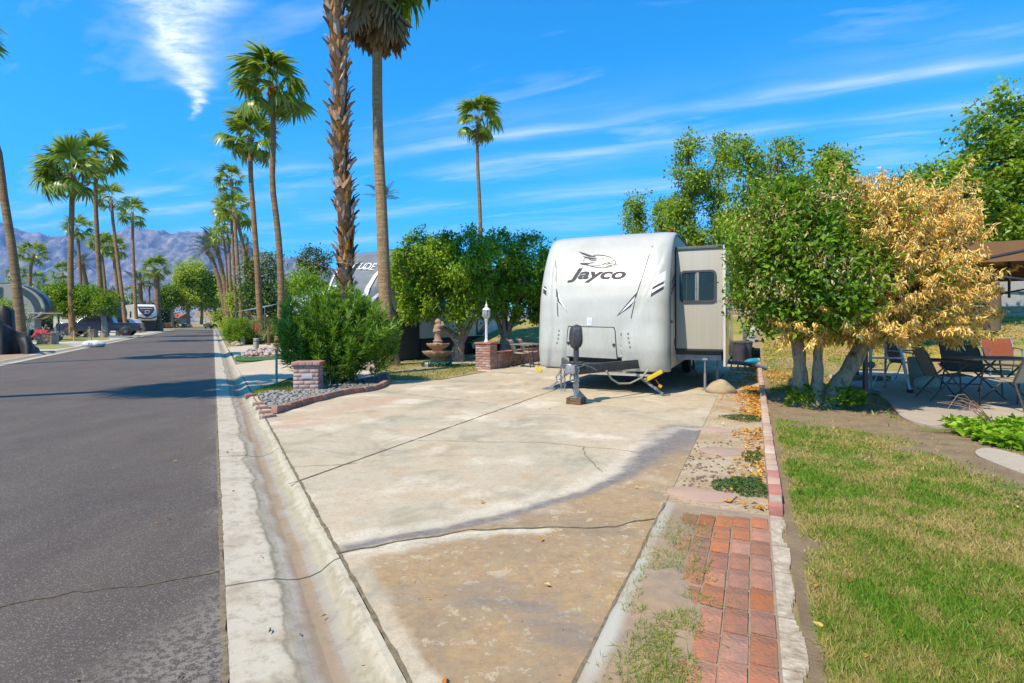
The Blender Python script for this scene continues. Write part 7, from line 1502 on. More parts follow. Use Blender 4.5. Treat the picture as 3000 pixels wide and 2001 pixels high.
# ---- black tarpaulin over a cart, far left
def tarp():
    q = gp(34, 1040); t = thing('covered_cart', 'vehicle covered with a crumpled black tarpaulin at the far kerb', 'covered vehicle', (q.x, q.y, 0), R(38)); nx, ny = 90, 50
    xs_ = np.linspace(-2.6, .85, nx); ys_ = np.linspace(-.2, 2.4, ny); X_, Y_ = np.meshgrid(xs_, ys_, indexing='ij'); X_ = X_ + .5
    top = np.interp(X_, [-2.2, -.35, -.1, .35, .75, .95, 1.1, 1.2], [1.62, 1.62, 1.55, 1.15, .82, .75, .5, .1]); back = np.interp(X_, [-2.2, .15, .42, .5], [2.05, 2.02, 1.85, .2]); hgt = np.where(Y_ > 1.0, np.maximum(back, top * .6), top)
    edge = np.clip((Y_ + .2) / .16, 0, 1) * np.clip((2.4 - Y_) / .1, 0, 1) * np.clip((1.28 - X_) / .08, 0, 1); Z = hgt * edge ** .6 + .045 * np.sin(X_ * 11 + Y_ * 4 + 3 * fbm(X_, Y_, 2)) * edge + .16 * (fbm(X_ * 3.3, Y_ * 3.3, 4) - .5) * edge
    Yd = Y_ - (1 - edge) * .22 * np.sin(X_ * 8 + 2 * Y_); me = grid_mesh('tarpaulin', X_ - .5, Yd, np.maximum(Z, .01), M('black_tarp', (0.008, 0.008, 0.010), (0.018, 0.018, 0.021), 6, .6, .6, 14), True); link('tarpaulin', me, t)
    for x_ in (-1.9, -.3):
        for y_ in (.4, 1.8): MB().lathe([(.08, -.09), (.20, -.09), (.235, 0), (.20, .09), (.08, .09)], seg=18).build('wheel', BLK, t, True, loc=(x_, y_, .235), rot=(R(90), 0, 0))
tarp()
# brick apron under it
PAV = M('paver_tan', (0.38, 0.25, 0.16), (0.30, 0.19, 0.12), 6, .9, objvar=.1); o = tag(sheet('paver_apron', [gp(-250, 1068), gp(0, 1058), gp(88, 1042), gp(60, 1036), gp(-250, 1036)], .036, PAV), kind='structure')
# planters
STN = M('stacked_stone', (0.34, 0.22, 0.15), (0.24, 0.15, 0.10), 4, .9, .5, 30, objvar=.3)
def planter(label, px, py, w, h, grp='brick planters by the far kerb'):
    q = gp(px, py); t = thing('brick_planter', label, 'planter', (q.x, q.y, .03), R(8), grp); r_ = random.Random(px)
    MB().bx(-w / 2 + .02, w / 2 - .02, -.3, .3, 0, h - .02).build('core', MORT, t); n = max(3, int(h / .09))
    for i in range(n):
        x = -w / 2
        while x < w / 2 - .02: ln = min(r_.uniform(.16, .34), w / 2 - x); MB().bx(x, x + ln - .01, -.34, -.29, i * h / n + .004, (i + 1) * h / n - .006).build('stone', STN, t); x += ln
    MB().bx(-w / 2 - .05, w / 2 + .05, -.37, .35, h, h + .06).build('cap', M('cap_terracotta', (0.36, 0.14, 0.09)), t, True, .015)
planter('stone clad planter with red cap between tarpaulin and rope posts', 141, 1010, .8, .62); planter('stone clad planter behind the sandbag, below the pickup door', 267, 990, .8, .62); planter('low red brick planter under the pickup tail', 402, 975, .8, .45); planter('red brick planter before the shield emblem trailer', 421, 967, 1.0, .6)
q = gp(440, 968); o = MB().lathe([(.22, 0), (.34, .45), (.36, .5), (.30, .5), (.28, .4)], seg=18).build('flower_pot', M('pot_dark', (0.07, 0.06, 0.05)), None, True, loc=(q.x, q.y, .03)); o.scale = (1.4, 1.4, 1.2); tag(o, 'dark tapered flower pot before the shield emblem trailer', 'pot')
# rope posts
PST = M('post_grey', (0.36, 0.35, 0.33)); WPO = M('wood_post', (0.5, 0.36, 0.16)); RP = M('rope', (0.46, 0.36, 0.20))
A = gp(171, 1010); B = gp(217, 1004); C_ = gp(268, 997)
o = MB().tube([(-.18, 0, 1.05), (0, 0, 0)], .045, 8).build('rope_post', PST, None, True, loc=A); tag(o, 'leaning grey rope post next to the stone planter', 'post', 'rope posts')
t = thing('rope_post', 'wooden rope post on a round white base', 'post', B, 0, 'rope posts'); MB().tube([(0, 0, .05), (0, 0, .78)], .04, 8).build('post', WPO, t, True); MB().lathe([(.34, 0), (.36, .04), (.2, .07), (.05, .08)], seg=24).build('base', M('white_base', (0.6, 0.58, 0.52)), t, True)
o = MB().tube([(-.16, 0, 1.0), (0, 0, 0)], .045, 8).build('rope_post', PST, None, True, loc=C_); tag(o, 'leaning grey rope post rising from the sandbag', 'post', 'rope posts')
def sag(a, b, d): return [a.lerp(b, i / 12) + Vector((0, 0, -d * 4 * (i / 12) * (1 - i / 12))) for i in range(13)]
for a, b, lb in ((A + Vector((-.13, 0, .8)), B + Vector((0, 0, .72)), 'sagging rope from the planter side post to the wooden post'), (B + Vector((0, 0, .72)), C_ + Vector((-.12, 0, .8)), 'sagging rope from the wooden post to the sandbag post')):
    o = MB().tube(sag(a, b, .28), .02, 6).build('rope', RP, None, True); tag(o, lb, 'rope', 'ropes between posts')
# sandbag with painted number
def sandbag():
    q = gp(275, 1017); t = thing('sandbag', 'fat white sandbag painted with a number at the far kerb', 'sandbag', (q.x, q.y, .0), R(5)); bm = bmesh.new(); bmesh.ops.create_icosphere(bm, subdivisions=4, radius=1)
    for v in bm.verts:
        c = v.co; s = 1 + .05 * math.sin(c.x * 9 + c.y * 3); c.x = math.copysign(abs(c.x) ** .75, c.x) * .56; c.y = c.y * .34 * s; c.z = max(-.15, c.z * .21 * s)
        if abs(c.x) > .47: c.z *= .7
    for f in bm.faces: f.smooth = True
    me = bpy.data.meshes.new('sack'); bm.to_mesh(me); bm.free(); me.materials.append(M('sack_white', (0.55, 0.54, 0.55), (0.42, 0.41, 0.42), 8, .8, .4, 40)); link('sack', me, t, None, (0, 0, .16))
    tm = text_mesh('131', .24); 
    for v in tm.vertices: x, y = v.co.x, v.co.y; v.co = (x - .05, -.335 + 1.5 * max(0, y - .03) ** 2 * .6 - .012, .10 + y)
    tm.materials.append(BLK); link('painted_number', tm, t)
sandbag()
# white number bollard in front of pickup wheel
def bollard(label, px, py, h, r_, txt=None, grp='concrete number bollards'):
    q = gp(px, py); t = thing('bollard', label, 'bollard', (q.x, q.y, .03), 0, grp); MB().lathe([(r_ * 1.15, 0), (r_ * .9, h * .78)], seg=18).build('shaft', M('bollard_concrete', (0.36, 0.32, 0.25), (0.27, 0.235, 0.18), 7, .9, .4, 40), t, True); MB().lathe([(r_ * .94, h * .775), (r_ * .94, h * .82)], seg=18).build('band', M('band_dark', (0.08, 0.075, 0.075)), t, True); MB().lathe([(r_ * .98, h * .82), (r_ * .98, h * .98), (r_ * .8, h)], seg=18).build('cap', M('bollard_cap', (0.42, 0.38, 0.32)), t, True)
    if txt:
        tm = text_mesh(txt, h * .2); 
        for v in tm.vertices: x, y = v.co.x - r_ * .45, v.co.y; v.co = (x, -math.sqrt(max(0, (r_ * 1.0) ** 2 - x * x)) - .004, h * .835 + y)
        tm.materials.append(BLK); link('number', tm, t)
bollard('tapered concrete bollard marked 2 at the pebble bed', 750, 1033, .60, .115, '2'); bollard('concrete bollard among rocks behind the round shrub', 711, 1011, .46, .115); bollard('grey bollard with white cap before the pickup rear wheel', 346, 985, .9, .18)
# ================================================================== PATIO
PZ = .062
CAN = M('canopy_brown', (0.20, 0.10, 0.045), (0.16, 0.08, 0.035), 3, .85); PST2 = M('canopy_post', (0.025, 0.026, 0.035), (0.05, 0.05, 0.06), 5, .4)
def canopy():
    a = gp(2535, 1181, PZ); b = gp(2511, 1111, PZ); ax = (b - a).normalized(); ay = Vector((ax.y, -ax.x, 0)); ln = (b - a).length; c = a + ay * 4.3; d = b + ay * 4.3
    t = thing('canopy', 'brown pop-up canopy on dark posts over the patio', 'canopy', a); Z0 = 2.40
    for q in (a, b, c, d): MB().tube([q - a, q - a + Vector((0, 0, Z0))], .038, 4, True, PI / 4).build('post', PST2, t)
    ctr = (a + b + c + d) / 4 - a + Vector((0, 0, 2.6)); mid = (a + b + c + d) / 4; P = [q - a + (q - mid).normalized() * .55 + Vector((0, 0, Z0)) for q in (a, b, d, c)]
    mb = MB()
    for i in range(4): mb.add([P[i], P[(i + 1) % 4], ctr], [(0, 1, 2)]); mb.add([P[i], P[(i + 1) % 4], P[(i + 1) % 4] + Vector((0, 0, -.28)), P[i] + Vector((0, 0, -.28))], [(0, 1, 2, 3)])
    mb.build('roof', CAN, t)
    for i in range(4):
        p, q = P[i] + Vector((0, 0, -.06)), P[(i + 1) % 4] + Vector((0, 0, -.06)); m_ = (p + q) / 2; dz = Vector((0, 0, -.55))
        MB().tube([p, m_ + dz, q], .018, 5).tube([p + dz, m_, q + dz], .018, 5).build('truss', PST2, t)
    MB().tube([ctr, ctr + Vector((0, 0, -.9))], .02, 6).build('centre_pole', PST2, t)
canopy()
q = gp(2762, 1075); o = MB().tube([(0, 0, 0), (0, 0, 2.4)], .05, 8).build('umbrella_pole', PST2, None, True, loc=(q.x, q.y, .06)); tag(o, 'dark upright pole behind the tan folding chair', 'pole')
# aluminium step ladder
def ladder():
    q = gp(2610, 1150, PZ); t = thing('step_ladder', 'aluminium step ladder standing under the dead branches', 'ladder', (q.x, q.y + .02, PZ), R(-6)); AL = M('aluminium', (0.45, 0.47, 0.50), (0.36, 0.38, 0.41), 9, .35, metal=.7); H_ = 1.75
    for s in (-1, 1): MB().tube([(s * .34, 0, 0), (s * .16, .32, H_)], .028, 4, True, PI / 4).build('front_rail', AL, t); MB().tube([(s * .33, .78, 0), (s * .17, .42, H_)], .022, 4, True, PI / 4).build('rear_rail', AL, t)
    for k in range(5): z = .32 + .3 * k; f = z / H_; w = .34 - .18 * f; MB().bx(-w, w, .32 * f - .03, .32 * f + .07, z - .015, z + .015).build('step', AL, t, True, .004)
    for z in (.35, .95): f = z / H_; w = .33 - .16 * f; MB().bx(-w, w, .78 - .36 * f - .012, .78 - .36 * f + .012, z - .015, z + .015).build('brace', AL, t)
    for s in (-1, 1): MB().tube([(s * .33, .02, .06), (0, .78 * .5, .3)], .01, 5).build('cross_brace', AL, t); MB().bx(s * .34 - .035, s * .34 + .035, -.04, .04, 0, .06).build('foot', BLK, t)
    MB().bx(-.2, .2, .28, .46, H_ - .01, H_ + .04).build('top_cap', M('grey_tray', (0.38, 0.36, 0.33)), t, True, .01)
ladder()
SLG = M('grey_tan_sling', (0.30, 0.26, 0.20), (0.25, 0.215, 0.165), 60, .9); SLD = M('dark_sling', (0.10, 0.09, 0.08), (0.08, 0.07, 0.062), 60, .9); ORG = M('orange_sling', (0.22, 0.055, 0.02), (0.17, 0.04, 0.016), 30, .85); GRP = 'chairs on the patio'
q = gp(2770, 1172, PZ); sling_chair('patio_chair', 'tan folding sling chair turned side-on beside the step ladder', (q.x, q.y, PZ), R(72), SLG, BRF, GRP, .56, True, True)
q = gp(2985, 1196, PZ); sling_chair('patio_chair', 'wide tan sling chair with its back to the lawn', (q.x, q.y, PZ), R(188), SLG, BRF, GRP, .68, True)
q = gp(2845, 1155, PZ); sling_chair('patio_chair', 'dark sling chair tucked in behind the patio table', (q.x, q.y, PZ), R(-12), SLD, BRF, GRP, .62, True)
q = gp(2658, 1118, PZ); sling_chair('patio_chair', 'orange sling chair seen through the step ladder', (q.x, q.y, PZ), R(30), ORG, STL, GRP, .55)
q = gp(2935, 1100, PZ); sling_chair('patio_chair', 'orange sling chair behind the patio table', (q.x, q.y, PZ), R(-25), ORG, STL, GRP, .6, True)
q = gp(2905, 1178, PZ); t = thing('patio_table', 'folding patio table with thin wooden top', 'table', (q.x, q.y, PZ), R(-6)); MB().bx(-.52, .52, -.36, .36, .69, .72).build('table_top', M('table_wood', (0.30, 0.22, 0.16), (0.22, 0.16, 0.12), 5, .6, streak=(1, 8, 8)), t, True, .006)
for s in (-1, 1):
    for e in (-1, 1): MB().tube([(s * .42 * e, s * .28, 0), (-s * .30 * e, s * .28, .69)], .014, 6).build('leg', BRF, t, True)
# covered panel, white sack, blue cloth
q = gp(2706, 1130, PZ); o = MB().box((0, 0, .29), (.42, .10, .58), (R(-10), 0, 0)).build('folded_table', M('cover_grey', (0.30, 0.27, 0.23), (0.24, 0.22, 0.19), 5, .8), None, True, .05, 3, loc=(q.x, q.y + .1, PZ), rot=(0, 0, R(-8))); tag(o, 'grey folded table leaning upright behind the ladder', 'folded table')
def lump(name, label, cat, q, sx, sy, sz, mat, seed=1):
    bm = bmesh.new(); bmesh.ops.create_icosphere(bm, subdivisions=4, radius=1)
    for v in bm.verts: c = v.co; a = fbm(np.array([c.x * 2.1 + seed]), np.array([c.y * 2.1 + c.z * 1.7]), 3)[0]; c *= .75 + .5 * a; c.x *= sx; c.y *= sy; c.z = max(-.3, c.z) * sz
    for f in bm.faces: f.smooth = True
    me = bpy.data.meshes.new(name); bm.to_mesh(me); bm.free(); me.materials.append(mat); o = link(name, me, None, None, q); return tag(o, label, cat)
q = gp(2725, 1133, PZ); lump('sack', 'slumped white sack on the patio floor behind the tan chair', 'sack', (q.x, q.y, PZ + .04), .28, .16, .20, M('sack_pale', (0.5, 0.46, 0.40), (0.38, 0.35, 0.30), 6, .85, .5, 30), 3)
q = pt(2772, 1065, 11.0); lump('cloth', 'bundled blue cloth hanging over the dark chair arm', 'cloth', (q.x, q.y, q.z), .11, .10, .22, M('blue_cloth', (0.01, 0.03, 0.16), (0.01, 0.02, 0.10), 6, .9), 5)
q = gp(2552, 1150, PZ); o = MB().tube([(0, 0, 0), (0, 0, .45)], .012, 6).lathe([(.001, .58), (.055, .55), (.07, .5), (.05, .46), (.02, .44)], seg=14).lathe([(.12, 0), (.13, .03), (.02, .06)], seg=16).build('garden_light', M('solar_grey', (0.22, 0.22, 0.21)), None, True, loc=(q.x, q.y, PZ)); tag(o, 'small mushroom shaped garden light by the canopy post', 'lamp')
q = gp(2460, 1112, PZ); o = MB().bx(-.55, .5, -.2, .2, 0, .10).build('plank_stack', M('grey_plank', (0.2, 0.17, 0.14)), None, True, .01, loc=(q.x + .5, q.y, .06), rot=(0, 0, -.1)); tag(o, 'low dark board lying at the patio edge behind the tree', 'board')
# bright creeping vine and dry twig
rs = np.random.RandomState(17); poly = [gp(2760, 1262), gp(2850, 1255), gp(2960, 1262), gp(3080, 1268), gp(3080, 1340), gp(2985, 1328), gp(2900, 1318), gp(2850, 1296), gp(2800, 1280)]
x, y = px_pts(poly, 2300, rs); n = len(x); c = Vector((x.mean(), y.mean(), .04)); t = thing('vine_patch', 'bright green leafy vine spreading over the patio edge', 'plant', c)
leaves('foliage', np.stack([x - c.x, y - c.y, .02 + .10 * rs.rand(n)], 1), np.stack([rs.normal(size=n), rs.normal(size=n) - .4, rs.uniform(-.2, .5, n)], 1), .105 * rs.uniform(.6, 1.2, n), .55, LM('vine_leaf', (0.10, 0.22, 0.008), (0.20, 0.36, 0.012), (0.33, 0.48, 0.03), .35, .4), t, None, .25, rs, .15)
mb = MB()
for i in range(16): a = rs.rand() * 6; mb.tube([(0, 0, .02), (.5 * math.cos(a), .2 * math.sin(a), .06), (1.0 * math.cos(a), .3 * math.sin(a), .03)], .006, 5)
mb.build('stems', M('stem_green', (0.16, 0.18, 0.05)), t)
q = gp(2918, 1282); tw = MB(); r_ = random.Random(3)
for i in range(9):
    a = r_.uniform(2.2, 3.6); L_ = r_.uniform(.3, .6); P = [Vector((0, 0, 0)), Vector((math.cos(a) * L_ * .25, .05 * r_.uniform(-1, 1), .18)), Vector((math.cos(a) * L_ * .7, .1 * r_.uniform(-1, 1), .26 + .2 * r_.random())), Vector((math.cos(a) * L_ * 1.1, .15 * r_.uniform(-1, 1), .22 + .28 * r_.random()))]; tw.tube(curve_pts(P, 8), [.007 - .0006 * k for k in range(9)], 5)
o = tw.build('dry_twig', M('twig_pink', (0.38, 0.20, 0.12)), None, True, loc=(q.x, q.y, .05)); tag(o, 'dry reddish twig sticking out of the green vine', 'twig')
q = gp(2305, 1130); o = MB().tube([(0, 0, 0), (.09, .05, .13)], .012, 6).build('pipe_stub', DKM, None, True, loc=(q.x, q.y, .03)); tag(o, 'short dark pipe stub poking from the lawn', 'pipe')
q = gp(2338, 1140); o = lump('rock', 'pinkish rock lying beside the half dead tree trunk', 'rock', (q.x, q.y, .10), .20, .16, .15, M('pink_rock', (0.36, 0.26, 0.20), (0.26, 0.18, 0.14), 6, .9, .5, 25), 9)
# ================================================================== WALLS, BACKGROUND TREES, ROAD END, MOUNTAINS
BLKM = M('block_tan', (0.40, 0.31, 0.21), (0.33, 0.255, 0.17), 5, .92, .5, 30, objvar=.12)
def block_wall(label, p0, dirv, n, courses, z0, bl=.40, bh=.20, th=.20, zf=None):
    a = math.atan2(dirv[1], dirv[0]); t = thing('block_wall', label, 'wall', (p0[0], p0[1], z0), a); MB().bx(0, n * bl, -th / 2 + .012, th / 2 - .012, -.6, courses * bh).build('mortar_core', MORT, t); me = MB().box((0, 0, 0), (bl - .012, th, bh - .012)).mesh('block', BLKM, True, .006, 1)
    for c in range(courses):
        for k in range(n): link('block', me, t, None, (k * bl + bl / 2 + (bl / 2 if c % 2 else 0), 0, c * bh + bh / 2))
    cm_ = MB().box((0, 0, 0), (bl - .01, th + .04, .07)).mesh('cap_block', BLKM, True, .006, 1)
    for k in range(n): link('cap_block', cm_, t, None, (k * bl + bl / 2, 0, courses * bh + .036))
    return t
p = site(28, -6.5); block_wall('long tan block wall along the top of the grassy bank', p, (UY, -UX), 54, 2, 1.50)
q0 = pt(572, 930, 126); q1 = pt(690, 930, 122); block_wall('tan block wall closing the end of the road', (q0.x, q0.y), (q1.x - q0.x, q1.y - q0.y), 24, 8, 2.2, .40, .20)
def hedge(name, label, base, L_, Wd, Hh, n, ls, mat, seed, rz=0., cat='hedge'):
    rs = np.random.RandomState(seed); t = thing(name, label, cat, base, rz); x = rs.uniform(-L_ / 2, L_ / 2, n); f = rs.rand(n); y = rs.uniform(-Wd / 2, Wd / 2, n); z = Hh * rs.rand(n) ** .6; top = Hh * (.8 + .3 * fbm(x * .9 + seed, y * .9, 3)); z = np.minimum(z, top)
    y = np.where(rs.rand(n) < .6, -Wd / 2 * (1 - .3 * (z / Hh) ** 2) + rs.normal(0, .06, n), y); leaves('foliage', np.stack([x, y, z], 1), rs.normal(size=(n, 3)) + [0, -.5, .2], ls * rs.uniform(.7, 1.3, n), .5, mat, t, None, .3, rs); mb = MB()
    for i in range(max(3, int(L_ / 1.2))): xx = -L_ / 2 + L_ * (i + .5) / max(3, int(L_ / 1.2)); mb.tube([(xx, 0, -.1), (xx + .1, 0, Hh * .7)], .04, 5)
    mb.build('stems', BARKB, t)
hedge('hedge', 'dark hedge beyond the block wall behind the patio', site(34.5, 9, .8), 40, 1.6, 4.2, 14000, .26, DRKG, 2, -AU)
# tall trees beyond the wall
def tall(label, px, py_top, D, w, seed, base_z=1.4, lean=0., mat=TALL, n=7000, sp=.30, ls=.17, cols=1, grp='tall trees beyond the bank', low=.30, bark=BARKB):
    top = pt(px, py_top, D); Hh = top.z - base_z; rs = random.Random(seed); ells = []; trk = []
    k = 7
    for c in range(cols):
        ox = (c - (cols - 1) / 2) * w * .9
        for i in range(k): f = low + (1 - low) * (i + .5) / k; ells.append(E(ox + lean * f + rs.uniform(-.3, .3) * w, rs.uniform(-.3, .3) * w, Hh * f, w * rs.uniform(.45, .8) * (1.15 - .5 * f), w * .6, Hh * (1 - low) / k * .75))
        trk.append(([(ox * .3, 0, -.3), (ox * .6 + lean * .3, 0, Hh * .4), (ox + lean * .9, 0, Hh * .93)], .13, .03))
    return tree('tall_tree', label, (top.x, top.y, base_z), ells, int(n * 1.35), ls, mat, int(n / 90), sp, trk, bark, grp, seed, nl=7, wr=.62, shell=.45)
tall('tall narrow tree right behind the slide-out roof', 2020, 408, 31, 1.5, 3, n=8000)
tall('thin airy tree beside the tall narrow tree', 2105, 410, 32, 1.0, 4, n=3600, sp=.28)
tall('spreading tree rising behind the green half of the dead tree', 2235, 415, 25, 1.65, 5, n=9000, cols=2, base_z=1.2)
tall('small topped tree showing above the golden leaves', 2420, 440, 22, 1.1, 6, n=5500, base_z=1.0)
tall('low bushy tree peeping over the trailer roof, wider one', 1865, 575, 36, 1.4, 7, n=4500)
tall('low bushy tree peeping over the trailer roof beside the narrow tree', 1950, 600, 35, 1.3, 8, n=4200)
tall('tree filling the gap behind trailer and golden tree', 2150, 640, 30, 2.0, 9, n=6500, low=.1)
b = pt(2900, 943, 18.5); tree('big_tree', 'large spreading tree with bare limbs beyond the canopy', (b.x, b.y, .75), [E(-2.7, 0, 4.6, .85, .8, .9), E(-.1, 0, 7.2, .7, .7, .9), E(.6, 0, 7.9, .5, .5, .7), E(1.9, 0, 7.5, .8, .8, .8), E(-0.48, 0, 4.48, 1.28, 1.2, 0.88), E(0.4, 0, 5.92, 1.12, 1.04, 1.04), E(-1.52, 0, 4.96, 1.04, 0.96, 0.96), E(1.76, 0, 5.28, 1.36, 1.2, 1.44), E(0.48, 0.24, 7.04, 0.64, 0.64, 0.88), E(1.52, 0, 3.68, 1.2, 1.12, 0.8), E(-2.08, 0, 4, 0.72, 0.72, 0.72), E(2.72, 0, 6.64, 0.96, 0.96, 1.12), E(0.16, 0, 3.52, 1.04, 0.96, 0.64)], 27000, .16, TALL, 230, .27,
     [([(0, 0, -0.24), (0.12, 0, 1.2), (0.04, 0, 2.56), (0.24, 0, 4.16)], .26, .13), ([(0.08, 0, 1.92), (-0.72, 0, 3.2), (-1.36, 0, 4.64)], .13, .05), ([(0.16, 0, 2.88), (1.04, 0, 4), (1.68, 0, 5.12)], .13, .05), ([(0.24, 0, 4), (0.4, 0, 5.6), (0.48, 0, 7.04)], .12, .04), ([(0.08, 0, 1.2), (-0.96, 0.16, 1.52), (-2.08, 0.24, 2.24)], .12, .07)], BARKB, None, 12, nl=14, wr=.62, shell=.5)
tree('shade_tree', 'leafy tree half hidden behind the golden crown, shading the bank', (12.0, 17.0, .5), [E(0, 0, 3.6, 1.7, 1.7, .8), E(1.2, .5, 3.3, 1.3, 1.3, .7), E(-1.0, .3, 3.2, 1.2, 1.2, .7), E(.6, -.6, 3.0, 1.2, 1.0, .6)], 11000, .15, TALL, 170, .26, [([(0, 0, -.3), (.1, 0, 1.2), (.2, 0, 2.6)], .15, .09)], BARKB, None, 77, nl=12)
# green mass behind the ficus pair and trailer
hedge('hedge', 'dark hedge closing the yard behind the sling chairs', site(20.5, -6.2, .03), 5.5, 1.4, 2.6, 6500, .12, DRKG, 5, -AU + R(75))
def bushy(label, px, py_base, py_top, D, wpx, mat, n, seed, ls=.2, grp='trees along the road', name='tree', bark=BARKB, k=9, z0=0., low=.2, sp=.5):
    base = pt(px, py_base, D); top = pt(px, py_top, D); w = wpx * D / F / 2; Hh = top.z - z0; rs = random.Random(seed); ells = []
    for i in range(k): f = low + (.95 - low) * rs.random(); a = rs.uniform(0, 6.28); q = rs.uniform(.1, .62) * (1.1 - abs(f - .5)); ells.append(E(w * q * math.cos(a), w * q * math.sin(a), Hh * f * .93, w * rs.uniform(.36, .6), w * .5, Hh * rs.uniform(.12, .2)))
    trk = [([(0, 0, -.2), (rs.uniform(-.2, .2), 0, Hh * .25), (rs.uniform(-.4, .4), 0, Hh * .55)], .03 * Hh, .015 * Hh)]
    return tree(name, label, (base.x, base.y, z0), ells, n, ls, mat, max(30, int(n / 45)), sp, trk, bark, grp, seed, nl=12, wr=.6, shell=.6)
bushy('bright green tree between slender palm and graphite trailer', 895, 943, 775, 34, 150, FIC, 9000, 21, .15, low=.1, sp=.35)
bushy('dark pine-like tree rising above the bright green tree', 920, 943, 728, 46, 150, PIN, 7000, 22, .20, low=.25, sp=.3, k=14)
bushy('glossy green tree behind the red kayak palms', 775, 943, 745, 48, 150, DRKG, 8000, 23, .22, low=.2)
bushy('light green tree filling in behind the fan palm row', 850, 943, 800, 55, 160, FARG, 6000, 24, .25, low=.1)
bushy('yellow green shrub tree under the graphite trailer nose', 935, 943, 850, 30, 90, FARG, 4000, 25, .12, low=.1, sp=.25)
bushy('light green tree behind the orange palm trunks', 700, 943, 845, 66, 90, WIL, 5000, 26, .28, low=.05)
EW = 'willowy trees at the road end'
bushy('tallest willowy tree at the road end', 552, 943, 775, 116, 110, WIL, 9000, 27, .42, EW, z0=1., low=.42, sp=.8, bark=BARKW)
bushy('willowy tree at the road end, next to the tallest', 590, 943, 790, 118, 100, WIL, 8000, 28, .42, EW, z0=1., low=.38, sp=.8, bark=BARKW)
bushy('leafy light green tree standing on the grass mound', 505, 943, 805, 112, 70, FARG, 5000, 29, .42, EW, z0=.6, low=.42, sp=.6, bark=BARKW)
bushy('dull green weeping tree before the block wall', 630, 943, 800, 122, 90, OLV, 6500, 30, .45, EW, z0=1.5, low=.4, sp=.8)
bushy('greenish tree squeezed between wall and palm row', 660, 943, 815, 100, 70, WIL, 4500, 31, .4, EW, z0=.3, low=.05, sp=.6)
bushy('olive grey tree beyond the shield emblem trailer', 478, 943, 878, 130, 70, OLV, 3500, 32, .5, 'olive grey trees far left', low=.05, sp=.8)
bushy('olive grey tree behind the distant date palm', 455, 943, 890, 128, 60, OLV, 3000, 33, .5, 'olive grey trees far left', low=.05, sp=.8)
for i, (px, pyt, w_, lb) in enumerate(((20, 815, 90, 'dull tree behind the leaning palm trunk'), (150, 822, 110, 'dull tree above the clipped hedge tree'), (275, 820, 110, 'dull olive tree behind the palm cluster'), (325, 830, 90, 'dull green tree behind the pickup cab'), (360, 880, 90, 'low green tree left of the shield emblem trailer'), (410, 890, 60, 'low green tree behind the shield emblem trailer'))):
    bushy(lb, px, 943, pyt, 95 + 5 * i, w_, OLV if i % 2 else FARG, 4000, 40 + i, .38, 'trees behind the far trailers', low=.05, sp=.7)
# clipped hedge tree, left
b = gp(306, 990); w = 180 * 47 / F / 2
tree('hedge_tree', 'wide clipped dark green tree on a single trunk beside the pickup', (b.x, b.y, .03), [E(-5.0 + 1.0 * i, 0, 2.95 + .12 * math.sin(i * 2), .95, 1.3, 1.05) for i in range(6)] + [E(-4.9, 0, 3.3, .9, 1.1, .9), E(-3.2, 0, 3.9, 1.2, 1.2, .8), E(-1.5, 0, 3.5, 1.1, 1.1, .7)], 22000, .17, FIC, 400, .24, [([(0, 0, -.1), (.03, 0, .8), (-.1, 0, 1.8)], .28, .2)], BARK, None, 50, nl=14, wr=.55)
b = pt(8, 943, 31); tree('shrub', 'green shrub between tarpaulin and beige fifth wheel', (b.x, b.y, .03), [E(0, 0, 1.6, 1.0, .9, .9), E(-.6, 0, 1.2, .8, .8, .8)], 5000, .13, FIC, 120, .2, [([(0, 0, -.1), (0, 0, .5), (0, 0, 1.0)], .08, .05)], BARK, None, 51, cat='shrub')
# round shrub and plants by the bollards
b = gp(680, 1011); tree('round_shrub', 'dense round green shrub at the kerb behind the bollard', (b.x + .05, b.y + .5, .03), [E(0, 0, .82, .82, .8, .72), E(.1, -.1, .5, .8, .75, .42), E(-.1, 0, 1.1, .6, .6, .45)], 12000, .07, FIC, 300, .10, [([(0, 0, -.1), (0, 0, .3), (0, 0, .6)], .06, .03)], BARK, None, 52, cat='shrub', droop=-.1)
for i, (px, py, w_, h_, mat_, lb) in enumerate(((735, 1010, .75, .85, DRKG, 'dark low shrub between round shrub and bollard'), (790, 1006, .9, .75, DRKG, 'dark low shrub at the foot of the kayak palm'), (840, 1008, .8, .8, DRKG, 'dark low shrub beside the slender palm'), (725, 994, .8, 1.1, FARG, 'yellowish leafy shrub behind the round shrub'))):
    b = gp(px, py); tree('low_shrub', lb, (b.x, b.y + .5, .03), [E(0, 0, h_ * .5, w_ * .6, .5, h_ * .45), E(w_ * .3, 0, h_ * .4, w_ * .45, .5, h_ * .4), E(-w_ * .3, 0, h_ * .4, w_ * .45, .5, h_ * .36)], 3200, .085, mat_, 90, .10, [([(0, 0, -.1), (0, 0, .2), (0, 0, .4)], .04, .02)], BARK, 'low shrubs by the bollards', 60 + i, cat='shrub')
for i, (px, D, h_, lb) in enumerate(((787, 31, 1.4, 'pygmy palm right of the kayak palm trunk'), (722, 34, 1.3, 'pygmy palm left of the kayak palm trunk'), (742, 36, 1.6, 'yellowing pygmy palm behind the kayaks'))):
    b = pt(px, 943, D); palm('pygmy_palm', lb, [(b.x, b.y, 0), (b.x, b.y, h_ * .4), (b.x, b.y, h_ * .8)], .09, .08, 1.0, 16, PT_ORG, 70 + i, (0, 0), 'pygmy palms near the kayaks', False, feather=FEAG, boots=False)
